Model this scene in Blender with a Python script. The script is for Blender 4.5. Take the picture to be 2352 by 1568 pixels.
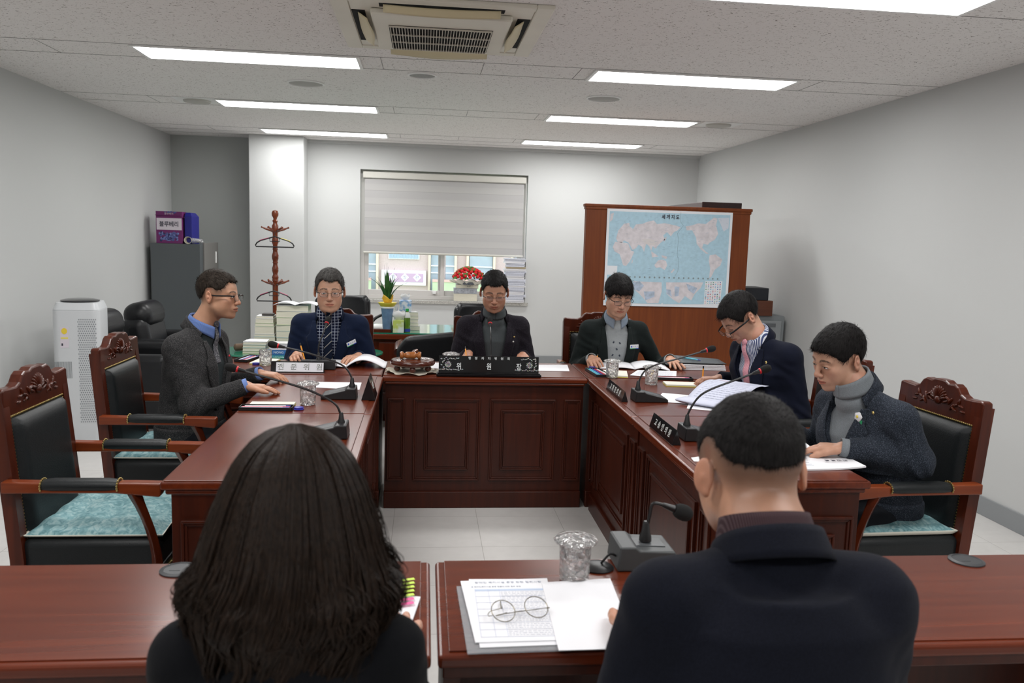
import bpy, bmesh, math, random
import numpy as np
from mathutils import Vector, Matrix, Euler
R = math.radians
PI = math.pi
for o in list(bpy.data.objects): bpy.data.objects.remove(o)
SC = bpy.context.scene
COL = SC.collection
# ---------------------------------------------------------------- camera
cd = bpy.data.cameras.new('camera'); cam = bpy.data.objects.new('camera', cd); COL.objects.link(cam)
_f = Vector((0.1063235, 0.9865554, -0.1241119)); _r = Vector((0.9941826, -0.1033151, 0.0304469)); _u = Vector((-0.0172149, 0.1266271, 0.9918010))
M = Matrix((( _r.x, _u.x, -_f.x, 0), (_r.y, _u.y, -_f.y, 0), (_r.z, _u.z, -_f.z, 1.5924), (0, 0, 0, 1)))
cam.matrix_world = M
cd.sensor_width = 36; cd.lens = 1898.79 * 36 / 2352; cd.clip_start = 0.05; cd.clip_end = 200
cd.dof.use_dof = True; cd.dof.focus_distance = 4.6; cd.dof.aperture_fstop = 5.6
SC.camera = cam
# ---------------------------------------------------------------- world and view
w = bpy.data.worlds.new('world'); SC.world = w; w.use_nodes = True
bg = w.node_tree.nodes['Background']; bg.inputs[0].default_value = (0.86, 0.93, 1.0, 1); bg.inputs[1].default_value = 3.0
SC.view_settings.view_transform = 'Standard'; SC.view_settings.look = 'None'
SC.view_settings.exposure = 0.0; SC.view_settings.gamma = 1; SC.view_settings.use_curve_mapping = False
LAMP = 18.8          # strength of the ceiling light diffusers
# room numbers (metres)
XL, XR, YB, HC, YF = -3.03, 3.42, 10.34, 2.686, -2.6
T = 0.79            # table top height
# ---------------------------------------------------------------- materials
MATS = {}
def nt(m): return m.node_tree.nodes, m.node_tree.links
def mat(name, col, rough=0.5, metal=0.0, spec=0.5, coat=0.0, bump=0.0, bscale=80, var=0.0, vscale=6, sheen=0.0, trans=0.0, ior=1.45, emit=None, estr=0, stretch=(1,1,1), alpha=1.0):
    if name in MATS: return MATS[name]
    m = bpy.data.materials.new(name); m.use_nodes = True; N, L = nt(m); b = N['Principled BSDF']
    b.inputs['Base Color'].default_value = (*col, 1); b.inputs['Roughness'].default_value = rough; b.inputs['Metallic'].default_value = metal
    b.inputs['Specular IOR Level'].default_value = spec; b.inputs['Coat Weight'].default_value = coat; b.inputs['Coat Roughness'].default_value = 0.15
    b.inputs['IOR'].default_value = ior; b.inputs['Transmission Weight'].default_value = trans; b.inputs['Sheen Weight'].default_value = sheen
    b.inputs['Alpha'].default_value = alpha
    if emit: b.inputs['Emission Color'].default_value = (*emit, 1); b.inputs['Emission Strength'].default_value = estr
    tc = N.new('ShaderNodeTexCoord'); mp = N.new('ShaderNodeMapping'); mp.inputs['Scale'].default_value = stretch
    L.new(tc.outputs['Object'], mp.inputs[0])
    if bump > 0:
        n = N.new('ShaderNodeTexNoise'); n.inputs['Scale'].default_value = bscale; n.inputs['Detail'].default_value = 3
        L.new(mp.outputs[0], n.inputs[0]); bp = N.new('ShaderNodeBump'); bp.inputs['Strength'].default_value = bump; bp.inputs['Distance'].default_value = 0.002
        L.new(n.outputs[0], bp.inputs['Height']); L.new(bp.outputs[0], b.inputs['Normal'])
    if var > 0:
        n2 = N.new('ShaderNodeTexNoise'); n2.inputs['Scale'].default_value = vscale; n2.inputs['Detail'].default_value = 4
        L.new(mp.outputs[0], n2.inputs[0]); mr = N.new('ShaderNodeMapRange'); mr.inputs['From Min'].default_value = 0.3; mr.inputs['From Max'].default_value = 0.7
        mr.inputs['To Min'].default_value = 1 - var; mr.inputs['To Max'].default_value = 1 + var
        L.new(n2.outputs[0], mr.inputs[0]); mx = N.new('ShaderNodeVectorMath'); mx.operation = 'SCALE'
        mx.inputs[0].default_value = col; L.new(mr.outputs[0], mx.inputs['Scale']); L.new(mx.outputs[0], b.inputs['Base Color'])
    MATS[name] = m; return m
def wood(name, c1, c2, rough=0.3, axis='X', scale=1.0, coat=0.3):
    if name in MATS: return MATS[name]
    m = bpy.data.materials.new(name); m.use_nodes = True; N, L = nt(m); b = N['Principled BSDF']
    tc = N.new('ShaderNodeTexCoord'); mp = N.new('ShaderNodeMapping')
    s = {'X': (1.2, 26, 26), 'Y': (26, 1.2, 26), 'Z': (26, 26, 1.2)}[axis]
    mp.inputs['Scale'].default_value = tuple(v * scale for v in s)
    L.new(tc.outputs['Object'], mp.inputs[0])
    n = N.new('ShaderNodeTexNoise'); n.inputs['Scale'].default_value = 1.6; n.inputs['Detail'].default_value = 6; n.inputs['Distortion'].default_value = 0.6
    L.new(mp.outputs[0], n.inputs[0])
    mp2 = N.new('ShaderNodeMapping'); mp2.inputs['Scale'].default_value = tuple(0.12 * v if v > 10 else v for v in s); L.new(tc.outputs['Object'], mp2.inputs[0])
    n3 = N.new('ShaderNodeTexNoise'); n3.inputs['Scale'].default_value = 1.0; L.new(mp2.outputs[0], n3.inputs[0])
    ad = N.new('ShaderNodeMath'); ad.operation = 'ADD'; L.new(n.outputs[0], ad.inputs[0]); L.new(n3.outputs[0], ad.inputs[1])
    cr = N.new('ShaderNodeValToRGB'); cr.color_ramp.elements[0].position = 0.4; cr.color_ramp.elements[1].position = 0.66
    hv = N.new('ShaderNodeMath'); hv.operation = 'MULTIPLY'; hv.inputs[1].default_value = 0.5; L.new(ad.outputs[0], hv.inputs[0])
    cr.color_ramp.elements[0].color = (*c2, 1); cr.color_ramp.elements[1].color = (*c1, 1)
    L.new(hv.outputs[0], cr.inputs[0]); L.new(cr.outputs[0], b.inputs['Base Color'])
    b.inputs['Roughness'].default_value = rough; b.inputs['Coat Weight'].default_value = coat; b.inputs['Coat Roughness'].default_value = 0.12; b.inputs['Specular IOR Level'].default_value = .32
    MATS[name] = m; return m
# ---------------------------------------------------------------- mesh building
class B:
    def __init__(s): s.v = []; s.f = []; s.m = []; s.cur = 0
    def add(s, vs, fs):
        n = len(s.v); s.v += [tuple(v) for v in vs]; s.f += [tuple(n + i for i in f) for f in fs]; s.m += [s.cur] * len(fs); return s
    def box(s, c, d, rot=None):
        x, y, z = d[0]/2, d[1]/2, d[2]/2
        vs = [Vector((i, j, k)) for i in (-x, x) for j in (-y, y) for k in (-z, z)]
        if rot is not None: vs = [rot @ v for v in vs]
        c = Vector(c); return s.add([v + c for v in vs], [(0,1,3,2),(4,6,7,5),(0,4,5,1),(2,3,7,6),(0,2,6,4),(1,5,7,3)])
    def bb(s, a, b): return s.box([(a[i]+b[i])/2 for i in range(3)], [abs(b[i]-a[i]) for i in range(3)])
    def lathe(s, prof, n=24, c=(0,0,0), rot=None, cap=True, facet=0, fn=None):
        vs = []; c = Vector(c)
        for k, (r, z) in enumerate(prof):
            for i in range(n):
                a = 2*PI*i/n; rr = r * (fn(a, k, z) if fn else 1); v = Vector((rr*math.cos(a), rr*math.sin(a), z))
                if rot is not None: v = rot @ v
                vs.append(v + c)
        fs = [(k*n+i, k*n+(i+1)%n, (k+1)*n+(i+1)%n, (k+1)*n+i) for k in range(len(prof)-1) for i in range(n)]
        if cap: fs += [tuple(range(n))[::-1], tuple((len(prof)-1)*n + i for i in range(n))]
        return s.add(vs, fs)
    def tube(s, pts, rad, n=10, cap=True, flat=1.0, up=None):
        pts = [Vector(p) for p in pts]; m = len(pts); rad = [rad]*m if not hasattr(rad, '__len__') else rad
        vs = []; prev = None
        for i in range(m):
            d = (pts[min(i+1, m-1)] - pts[max(i-1, 0)]).normalized()
            if prev is None:
                u = Vector(up) if up else (Vector((0,0,1)) if abs(d.z) < .9 else Vector((1,0,0)))
                a = (u - d*u.dot(d)).normalized()
            else: a = (prev - d*prev.dot(d)).normalized()
            prev = a; b = d.cross(a)
            for k in range(n):
                t = 2*PI*k/n; vs.append(pts[i] + (a*math.cos(t)*flat + b*math.sin(t))*rad[i])
        fs = [(i*n+k, i*n+(k+1)%n, (i+1)*n+(k+1)%n, (i+1)*n+k) for i in range(m-1) for k in range(n)]
        if cap: fs += [tuple(range(n))[::-1], tuple((m-1)*n+k for k in range(n))]
        return s.add(vs, fs)
    def ring(s, pts, rad, n=8):
        pts = [Vector(p) for p in pts]; m = len(pts); vs = []
        nrm = sum(((pts[i]-pts[0]).cross(pts[(i+1) % m]-pts[0]) for i in range(m)), Vector()).normalized()
        for i in range(m):
            d = (pts[(i+1) % m] - pts[i-1]).normalized(); a = nrm; b = d.cross(a)
            for k in range(n):
                t = 2*PI*k/n; vs.append(pts[i] + (a*math.cos(t) + b*math.sin(t))*rad)
        return s.add(vs, [(i*n+k, i*n+(k+1)%n, ((i+1)%m)*n+(k+1)%n, ((i+1)%m)*n+k) for i in range(m) for k in range(n)])
    def prism(s, poly, h, M=None):          # poly in xy, extruded 0..h in z, then matrix M
        n = len(poly); vs = [Vector((x, y, 0)) for x, y in poly] + [Vector((x, y, h)) for x, y in poly]
        if M is not None: vs = [M @ v for v in vs]
        return s.add(vs, [tuple(range(n))[::-1], tuple(range(n, 2*n))] + [(i, (i+1)%n, n+(i+1)%n, n+i) for i in range(n)])
    def ball(s, c, r, n=12, m=8, rot=None):
        r = (r, r, r) if not hasattr(r, '__len__') else r; c = Vector(c); vs = []
        for j in range(1, m):
            t = PI*j/m
            for i in range(n):
                a = 2*PI*i/n; v = Vector((r[0]*math.sin(t)*math.cos(a), r[1]*math.sin(t)*math.sin(a), r[2]*math.cos(t)))
                if rot is not None: v = rot @ v
                vs.append(v + c)
        q = Vector((0, 0, r[2])); q = rot @ q if rot is not None else q
        vs += [c + q, c - q]; k = (m-1)*n
        fs = [(j*n+i, (j+1)*n+i, (j+1)*n+(i+1)%n, j*n+(i+1)%n) for j in range(m-2) for i in range(n)]
        fs += [(k, i, (i+1)%n) for i in range(n)] + [(k+1, (m-2)*n+(i+1)%n, (m-2)*n+i) for i in range(n)]
        return s.add(vs, fs)
    def grid(s, fn, nu, nv):
        vs = [fn(i/nu, j/nv) for i in range(nu+1) for j in range(nv+1)]
        return s.add(vs, [(i*(nv+1)+j, (i+1)*(nv+1)+j, (i+1)*(nv+1)+j+1, i*(nv+1)+j+1) for i in range(nu) for j in range(nv)])
    def slot(s, k): s.cur = k; return s
    def build(s, name, m, parent=None, smooth=False, bevel=0, seg=2, loc=None, rot=None, solid=0, sub=0, fix=False):
        me = bpy.data.meshes.new(name); me.from_pydata(s.v, [], s.f)
        for x in (m if isinstance(m, (list, tuple)) else [m]): me.materials.append(x)
        if isinstance(m, (list, tuple)): me.polygons.foreach_set('material_index', s.m)
        if fix or True:
            bm = bmesh.new(); bm.from_mesh(me)
            if not solid: bmesh.ops.recalc_face_normals(bm, faces=bm.faces)
            bm.to_mesh(me); bm.free()
        if smooth:
            me.polygons.foreach_set('use_smooth', [True]*len(me.polygons))
            if smooth != 'all': me.set_sharp_from_angle(angle=R(smooth if smooth is not True else 40))
        me.update()
        o = bpy.data.objects.new(name, me); COL.objects.link(o)
        if parent is not None: o.parent = parent
        if loc is not None: o.location = loc
        if rot is not None: o.rotation_euler = rot
        if solid: md = o.modifiers.new('s', 'SOLIDIFY'); md.thickness = solid; md.offset = 0
        if bevel: md = o.modifiers.new('b', 'BEVEL'); md.width = bevel; md.segments = seg; md.limit_method = 'ANGLE'; md.angle_limit = R(35)
        if sub: md = o.modifiers.new('u', 'SUBSURF'); md.levels = sub; md.render_levels = sub
        return o
def tag(o, label=None, cat=None, group=None, kind=None):
    if label: o['label'] = label
    if cat: o['category'] = cat
    if group: o['group'] = group
    if kind: o['kind'] = kind
    return o
def thing(name, label, cat, loc=(0,0,0), rz=0, group=None, rot=None):
    o = bpy.data.objects.new(name, None); COL.objects.link(o); o.empty_display_size = .05
    o.location = loc; o.rotation_euler = rot if rot is not None else (0, 0, rz); return tag(o, label, cat, group)
def struct(o): o['kind'] = 'structure'; return o
def kids(o): return [c for c in bpy.data.objects if c.parent == o]
def copy_tree(o, parent=None):
    c = o.copy(); COL.objects.link(c)
    if parent is not None: c.parent = parent
    for ch in kids(o): copy_tree(ch, c)
    return c
def dup(o, loc, rz=0, label=None, rot=None):
    c = copy_tree(o); c.location = loc; c.rotation_euler = rot if rot is not None else (0, 0, rz)
    if label: c['label'] = label
    return c
def text(name, s, size, m, parent=None, loc=(0,0,0), rot=(0,0,0), ext=0.0004, align='CENTER', bold=0.0, sx=1.0):
    c = bpy.data.curves.new(name, 'FONT'); c.body = s; c.size = size; c.extrude = ext; c.align_x = align; c.align_y = 'CENTER'; c.offset = bold; c.resolution_u = 2
    t = bpy.data.objects.new(name, c); COL.objects.link(t)
    dg = bpy.context.evaluated_depsgraph_get(); me = bpy.data.meshes.new_from_object(t.evaluated_get(dg)); me.name = name
    bpy.data.objects.remove(t); bpy.data.curves.remove(c)
    me.materials.clear(); me.materials.append(m)
    o = bpy.data.objects.new(name, me); COL.objects.link(o); o.location = loc; o.rotation_euler = rot; o.scale = (sx, 1, 1)
    if parent is not None: o.parent = parent
    return o
# ---------------------------------------------------------------- palette
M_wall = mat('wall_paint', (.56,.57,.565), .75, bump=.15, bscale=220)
M_wallg = mat('alcove_shaded_paint', (.44,.46,.445), .8, bump=.15, bscale=220)  # wall colour made greyer: the column's shade on the alcove is painted in
M_white = mat('white_metal', (.85,.85,.84), .4)
M_black = mat('black_plastic', (.012,.012,.013), .35)
M_blackm = mat('black_matte', (.012,.012,.012), .8)
M_foam = mat('mic_foam', (.008,.008,.008), .95, bump=.9, bscale=900)
M_red = mat('red_ring', (.6,.02,.03), .35)
M_leather = mat('black_leather', (.010,.012,.013), .42, bump=.35, bscale=260, spec=.35)
M_leather2 = mat('black_leather_soft', (.009,.0095,.011), .36, bump=.3, bscale=120, spec=.38)
M_gold = mat('brass', (.55,.42,.16), .3, metal=1)
M_silver = mat('silver', (.6,.6,.62), .25, metal=1)
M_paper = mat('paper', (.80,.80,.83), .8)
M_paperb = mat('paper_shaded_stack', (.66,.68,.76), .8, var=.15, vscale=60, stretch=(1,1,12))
M_cream = mat('book_block', (.66,.63,.52), .8, var=.1, vscale=90, stretch=(.2,.2,10))
M_ink = mat('ink', (.05,.05,.07), .7)
M_inkl = mat('pale_ink', (.45,.48,.56), .7)
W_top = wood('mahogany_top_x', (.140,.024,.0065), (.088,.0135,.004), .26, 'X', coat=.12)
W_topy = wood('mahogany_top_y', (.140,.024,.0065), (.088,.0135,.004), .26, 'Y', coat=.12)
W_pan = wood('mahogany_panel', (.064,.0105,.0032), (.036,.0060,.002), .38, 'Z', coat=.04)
W_chair = wood('mahogany_chair', (.105,.018,.005), (.05,.008,.0025), .3, 'Z', coat=.15)
W_arm = wood('mahogany_arm', (.22,.044,.010), (.13,.022,.006), .3, 'Y', coat=.15)
W_cab = wood('cabinet_wood', (.20,.047,.0075), (.14,.030,.005), .5, 'Z', coat=.0)
W_rack = wood('rack_wood', (.23,.050,.014), (.12,.022,.007), .25, 'Z', coat=.4)
def glassmat(name='cut_glass', col=(1,1,1), rough=0.02, ior=1.5): return mat(name, col, rough, trans=1.0, ior=ior)
M_glass = glassmat()
# ================================================================ ROOM
def floor_mat():
    m = bpy.data.materials.new('floor_tiles'); m.use_nodes = True; N, L = nt(m); b = N['Principled BSDF']
    tc = N.new('ShaderNodeTexCoord'); br = N.new('ShaderNodeTexBrick'); br.offset = 0; br.inputs['Scale'].default_value = 1.0
    mp = N.new('ShaderNodeMapping'); mp.inputs['Location'].default_value = (.15, .12, 0); L.new(tc.outputs['Object'], mp.inputs[0]); L.new(mp.outputs[0], br.inputs[0])
    br.inputs['Brick Width'].default_value = .47; br.inputs['Row Height'].default_value = .47; br.inputs['Mortar Size'].default_value = .0016
    br.inputs['Color1'].default_value = (.64,.625,.605,1); br.inputs['Color2'].default_value = (.67,.655,.635,1); br.inputs['Mortar'].default_value = (.40,.385,.36,1)
    n = N.new('ShaderNodeTexNoise'); n.inputs['Scale'].default_value = 14; n.inputs['Detail'].default_value = 8; L.new(tc.outputs['Object'], n.inputs[0])
    mr = N.new('ShaderNodeMapRange'); mr.inputs[3].default_value = .9; mr.inputs[4].default_value = 1.08; L.new(n.outputs[0], mr.inputs[0])
    mx = N.new('ShaderNodeVectorMath'); mx.operation = 'SCALE'; L.new(br.outputs[0], mx.inputs[0]); L.new(mr.outputs[0], mx.inputs['Scale'])
    L.new(mx.outputs[0], b.inputs['Base Color']); b.inputs['Roughness'].default_value = .28; return m
def ceil_mat():
    m = bpy.data.materials.new('ceiling_tiles'); m.use_nodes = True; N, L = nt(m); b = N['Principled BSDF']
    tc = N.new('ShaderNodeTexCoord'); mp = N.new('ShaderNodeMapping'); mp.inputs['Scale'].default_value = (36, 150, 1); mp.inputs['Rotation'].default_value = (0,0,.35); L.new(tc.outputs['Object'], mp.inputs[0])
    n = N.new('ShaderNodeTexNoise'); n.inputs['Scale'].default_value = 1.0; n.inputs['Detail'].default_value = 2; n.inputs['Distortion'].default_value = 1.2; L.new(mp.outputs[0], n.inputs[0])
    c = N.new('ShaderNodeValToRGB'); c.color_ramp.elements[0].position = .655; c.color_ramp.elements[1].position = .685
    c.color_ramp.elements[0].color = (.84,.815,.80,1); c.color_ramp.elements[1].color = (.30,.26,.23,1); L.new(n.outputs[0], c.inputs[0])
    n2 = N.new('ShaderNodeTexNoise'); n2.inputs['Scale'].default_value = 75; n2.inputs['Detail'].default_value = 1; L.new(tc.outputs['Object'], n2.inputs[0])
    c2 = N.new('ShaderNodeValToRGB'); c2.color_ramp.elements[0].position = .68; c2.color_ramp.elements[1].position = .72
    c2.color_ramp.elements[0].color = (1,1,1,1); c2.color_ramp.elements[1].color = (.35,.32,.3,1); L.new(n2.outputs[0], c2.inputs[0])
    mx = N.new('ShaderNodeMix'); mx.data_type = 'RGBA'; mx.blend_type = 'MULTIPLY'; mx.inputs[0].default_value = 1; L.new(c.outputs[0], mx.inputs[6]); L.new(c2.outputs[0], mx.inputs[7])
    L.new(mx.outputs[2], b.inputs['Base Color']); b.inputs['Roughness'].default_value = .9; return m
b = B(); b.bb((XL-.3, YF-.3, -.2), (XR+.3, YB+.4, 0)); struct(b.build('floor', floor_mat()))
b = B(); b.bb((XL-.3, YF-.3, HC), (XR+.3, YB+.4, HC+.2)); ce = struct(b.build('ceiling', ceil_mat()))
M_line = mat('ceiling_joint', (.28,.27,.26), .9)
b = B()
for yc in (-.4, 1.6, 3.6, 5.59, 7.61, 9.55):
    for s in (-1, 1): b.bb((XL, yc+s*.19-.003, HC-.0015), (XR, yc+s*.19+.003, HC+.01))
b.bb((XL, 10.06, HC-.0015), (XR, 10.066, HC+.01))
for yc in (5.59, 7.61, 9.55):
    for x in (-2.35, -.3, .35, .98, 2.6): b.bb((x, yc-.19, HC-.0015), (x+.004, yc+.19, HC+.01))
b.build('tile_joints', M_line, ce)
b = B(); b.bb((XL-.3, YF-.3, 0), (XL, YB+.4, HC)); struct(b.build('wall_left', M_wall))
b = B(); b.bb((XR, YF-.3, 0), (XR+.3, YB+.4, HC)); struct(b.build('wall_right', M_wall))
b = B(); b.bb((XL, YF-.3, 0), (XR, YF, HC)); struct(b.build('wall_front', M_wall))
WX0, WX1, WZ0, WZ1 = -.797, 1.256, .79, 2.365
b = B(); b.bb((-1.5, YB, 0), (WX0, YB+.22, HC)); b.bb((WX1, YB, 0), (XR, YB+.22, HC)); b.bb((WX0, YB, 0), (WX1, YB+.22, WZ0-.04)); b.bb((WX0, YB, WZ1), (WX1, YB+.22, HC))
struct(b.build('wall_back', M_wall))
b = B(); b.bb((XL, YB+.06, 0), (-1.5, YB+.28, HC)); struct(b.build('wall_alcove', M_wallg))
b = B(); b.bb((-2.04, 9.98, 0), (-1.42, YB+.1, HC)); struct(b.build('trim_1', M_wall, bevel=.006))
M_base = mat('baseboard_grey', (.26,.275,.285), .5)
for nm, a, c in (('baseboard_left', (XL, YF, 0), (XL+.012, YB, .115)), ('baseboard_right', (XR-.012, YF, 0), (XR, YB, .115)), ('baseboard_back', (-1.42, YB-.012, 0), (XR, YB, .115)),
    ('baseboard_alcove', (XL, YB+.048, 0), (-2.04, YB+.06, .115)), ('baseboard_column', (-2.052, 9.968, 0), (-1.408, 9.98, .115))):
    b = B(); b.bb(a, c); struct(b.build(nm, M_base, bevel=.002))
# crown strip where back wall meets ceiling
b = B(); b.bb((-1.42, YB-.05, HC-.03), (XR, YB, HC)); struct(b.build('trim_2', M_wall))
# window
M_frame = mat('window_frame', (.62,.60,.58), .4)
M_gran = mat('granite_sill', (.42,.41,.38), .35, var=.5, vscale=140)
M_pane = mat('window_glass', (1,1,1), 0.0, trans=1.0, ior=1.02, spec=.2)
b = B(); b.bb((WX0-.05, YB-.035, WZ0-.04), (WX1+.04, YB+.24, WZ0)); struct(b.build('window_sill', M_gran, bevel=.003))
wn = bpy.data.objects.new('window_1', None); COL.objects.link(wn); struct(wn)
b = B(); y0, y1 = YB+.10, YB+.18
b.bb((WX0, y0, WZ0), (WX0+.05, y1, WZ1)); b.bb((WX1-.05, y0, WZ0), (WX1, y1, WZ1)); b.bb((WX0+.05, y0, WZ0), (WX1-.05, y1, WZ0+.05)); b.bb((WX0+.05, y0, WZ1-.05), (WX1-.05, y1, WZ1)); b.build('window_frame', M_frame, wn, bevel=.004)
for x0, x1, yy in ((WX0+.05, .245, YB+.115), (.165, WX1-.05, YB+.145)):
    b = B(); z0, z1, t = WZ0+.05, WZ1-.05, .05
    b.bb((x0, yy, z0), (x0+t, yy+.03, z1)); b.bb((x1-t, yy, z0), (x1, yy+.03, z1)); b.bb((x0+t, yy, z0), (x1-t, yy+.03, z0+.065)); b.bb((x0+t, yy, z1-t), (x1-t, yy+.03, z1))
    s = b.build('sash', M_frame, wn, bevel=.003)
    b = B(); b.bb((x0+t, yy+.012, z0+.065), (x1-t, yy+.018, z1-t)); b.build('pane', M_pane, s)
b = B(); b.bb((.10, YB+.085, WZ0+.075), (.145, YB+.115, WZ0+.105)); b.build('window_latch', M_white, wn, bevel=.003)
# roller blind
bl = thing('roller_blind', 'pale grey banded roller blind pulled halfway down over the window', 'blind', (.235, YB+.03, 2.30))
b = B(); b.bb((-1.0, -.03, -.035), (1.0, .04, .04)); b.build('cassette', mat('blind_case', (.60,.59,.54), .5), bl, bevel=.008)
def blind_mat():
    m = bpy.data.materials.new('blind_fabric'); m.use_nodes = True; N, L = nt(m); pb = N['Principled BSDF']; out = N['Material Output']
    tc = N.new('ShaderNodeTexCoord'); sx = N.new('ShaderNodeSeparateXYZ'); L.new(tc.outputs['Object'], sx.inputs[0])
    a = N.new('ShaderNodeMath'); a.operation = 'MULTIPLY_ADD'; a.inputs[1].default_value = 1/.166; a.inputs[2].default_value = 20.1; L.new(sx.outputs[2], a.inputs[0])
    f = N.new('ShaderNodeMath'); f.operation = 'FRACT'; L.new(a.outputs[0], f.inputs[0])
    c = N.new('ShaderNodeValToRGB'); e = c.color_ramp.elements; e[0].position = 0; e[0].color = (.36,.35,.36,1); e[1].position = .03; e[1].color = (.60,.59,.58,1)
    q = e.new(.45); q.color = (.585,.575,.57,1); q = e.new(.5); q.color = (.55,.54,.54,1); q = e.new(.97); q.color = (.56,.55,.55,1)
    L.new(f.outputs[0], c.inputs[0]); L.new(c.outputs[0], pb.inputs['Base Color']); pb.inputs['Roughness'].default_value = .9
    tr = N.new('ShaderNodeBsdfTranslucent'); L.new(c.outputs[0], tr.inputs[0]); mx = N.new('ShaderNodeMixShader'); mx.inputs[0].default_value = .25
    L.new(pb.outputs[0], mx.inputs[1]); L.new(tr.outputs[0], mx.inputs[2]); L.new(mx.outputs[0], out.inputs[0]); return m
b = B(); b.bb((-.98, .0, -.93), (.975, .003, -.03)); b.build('blind_fabric', blind_mat(), bl)
b = B(); b.tube([(-.99, 0, -.935), (.985, 0, -.935)], .013, 12); b.build('bottom_rail', mat('blind_case', (0,0,0)), bl, smooth=True)
b = B(); b.tube([(1.0, -.01, -.02), (1.0, -.01, -1.2), (1.004, -.01, -1.22), (1.008, -.01, -1.2), (1.008, -.01, -.02)], .002, 6); b.build('pull_cord', M_white, bl)
# ceiling lights
M_emit = mat('light_diffuser', (1,1,1), .5, emit=(1.0,.995,.985), estr=LAMP)
def light(x, y, lab):
    t = thing('ceiling_light', lab, 'ceiling light', (x, y, HC), 0, 'long recessed ceiling panel lights')
    b = B(); w, d = .69, .19
    for s in (-1, 1): b.bb((s*w, -d, -.012), (s*(w-.022), d, .0)); b.bb((-w+.022, s*d, -.012), (w-.022, s*(d-.022), .0))
    b.build('frame', M_white, t, bevel=.002)
    b = B(); b.add([(-w+.02, -d+.02, -.004), (-w+.02, d-.02, -.004), (w-.02, d-.02, -.004), (w-.02, -d+.02, -.004)], [(0,1,2,3)]); b.build('diffuser', M_emit, t)
names = {5.59: 'nearer', 7.61: 'middle', 9.55: 'farthest'}
light(-1.12, 5.59, 'largest looking panel light on the left side, just left of the air conditioner')
light(1.76, 5.59, 'panel light right of the air conditioner, second of the right hand row')
light(-1.12, 7.61, 'middle panel light of the left row, between two others')
light(1.76, 7.61, 'panel light above the map cabinet, between a longer and a shorter looking one')
light(-1.12, 9.55, 'farthest panel light of the left row, in front of the column')
light(1.76, 9.55, 'farthest panel light of the right row, nearest to the back wall')
light(1.76, 3.58, 'panel light cut off by the top edge at the upper right')
light(-1.12, 3.58, 'panel light of the left row above the nearest armchair, outside the picture')
for x in (-1.12, 1.76):
    for y in (1.6, -.4): light(x, y, 'panel light of the %s row behind the camera, at %s' % ('left' if x < 0 else 'right', 'the front tables' if y > 1 else 'the rear of the room'))
# ceiling air conditioner
M_ac = mat('yellowed_plastic', (.74,.71,.62), .5, var=.05, vscale=3); M_acy = mat('yellow_flap', (.64,.56,.36), .5); M_dark = mat('dark_void', (.006,.006,.006), .9)
ac = thing('air_conditioner', 'yellowed square ceiling cassette air conditioner with central grille', 'air conditioner', (.062, 4.55, HC))
b = B()
for sgn in (-1, 1): b.bb((sgn*.53, -.53, -.02), (sgn*.445, .53, .0)); b.bb((-.445, sgn*.53, -.02), (.445, sgn*.46, .0))
b.bb((-.445, -.46, -.014), (.445, .46, -.0)); b.build('body', M_ac, ac, bevel=.006)
b = B(); b.bb((-.345, -.36, -.045), (.345, .40, -.015)); 
b.build('centre_panel', M_ac, ac, bevel=.008)
b = B(); b.bb((-.265, -.16, -.0475), (.265, .345, -.044)); b.build('grille_opening', M_dark, ac)
b = B()
for i in range(36): x = -.258 + i*.516/35; b.bb((x-.0016, -.158, -.056), (x+.0016, .343, -.047))
for y in (-.158, 0.01, .175, .343): b.bb((-.262, y-.004, -.055), (.262, y+.004, -.048))
b.build('grille', mat('grille_bar', (.62,.58,.5), .5), ac)
b = B()
for sgn in (-1, 1): b.bb((sgn*.375, -.30, -.0165), (sgn*.44, .33, -.013))
b.bb((-.30, -.455, -.0165), (.30, -.385, -.013)); b.bb((-.30, .415, -.0165), (.30, .45, -.013)); b.build('air_slots', M_dark, ac)
def flap(p0, p1, n, side):
    d = Vector(p1) - Vector(p0); b = B()
    def fn(u, v):
        p = Vector(p0) + d*u; q = Vector(n) * (v-.2)*(.045 + .022*math.sin(u*PI)**2); return p + q + Vector((0, 0, -.02 - .03*v - .008*math.sin(u*PI)))
    b.grid(fn, 16, 4); b.build('louver_flap', M_acy, ac, smooth=True, solid=.004)
flap((-.40, -.28, 0), (-.40, .31, 0), (1, 0, 0), 0); flap((.40, -.28, 0), (.40, .31, 0), (-1, 0, 0), 0); flap((-.28, .44, 0), (.28, .44, 0), (0, 1.6, 0), 0); flap((-.28, -.44, 0), (.28, -.44, 0), (0, .6, 0), 0)
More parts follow.
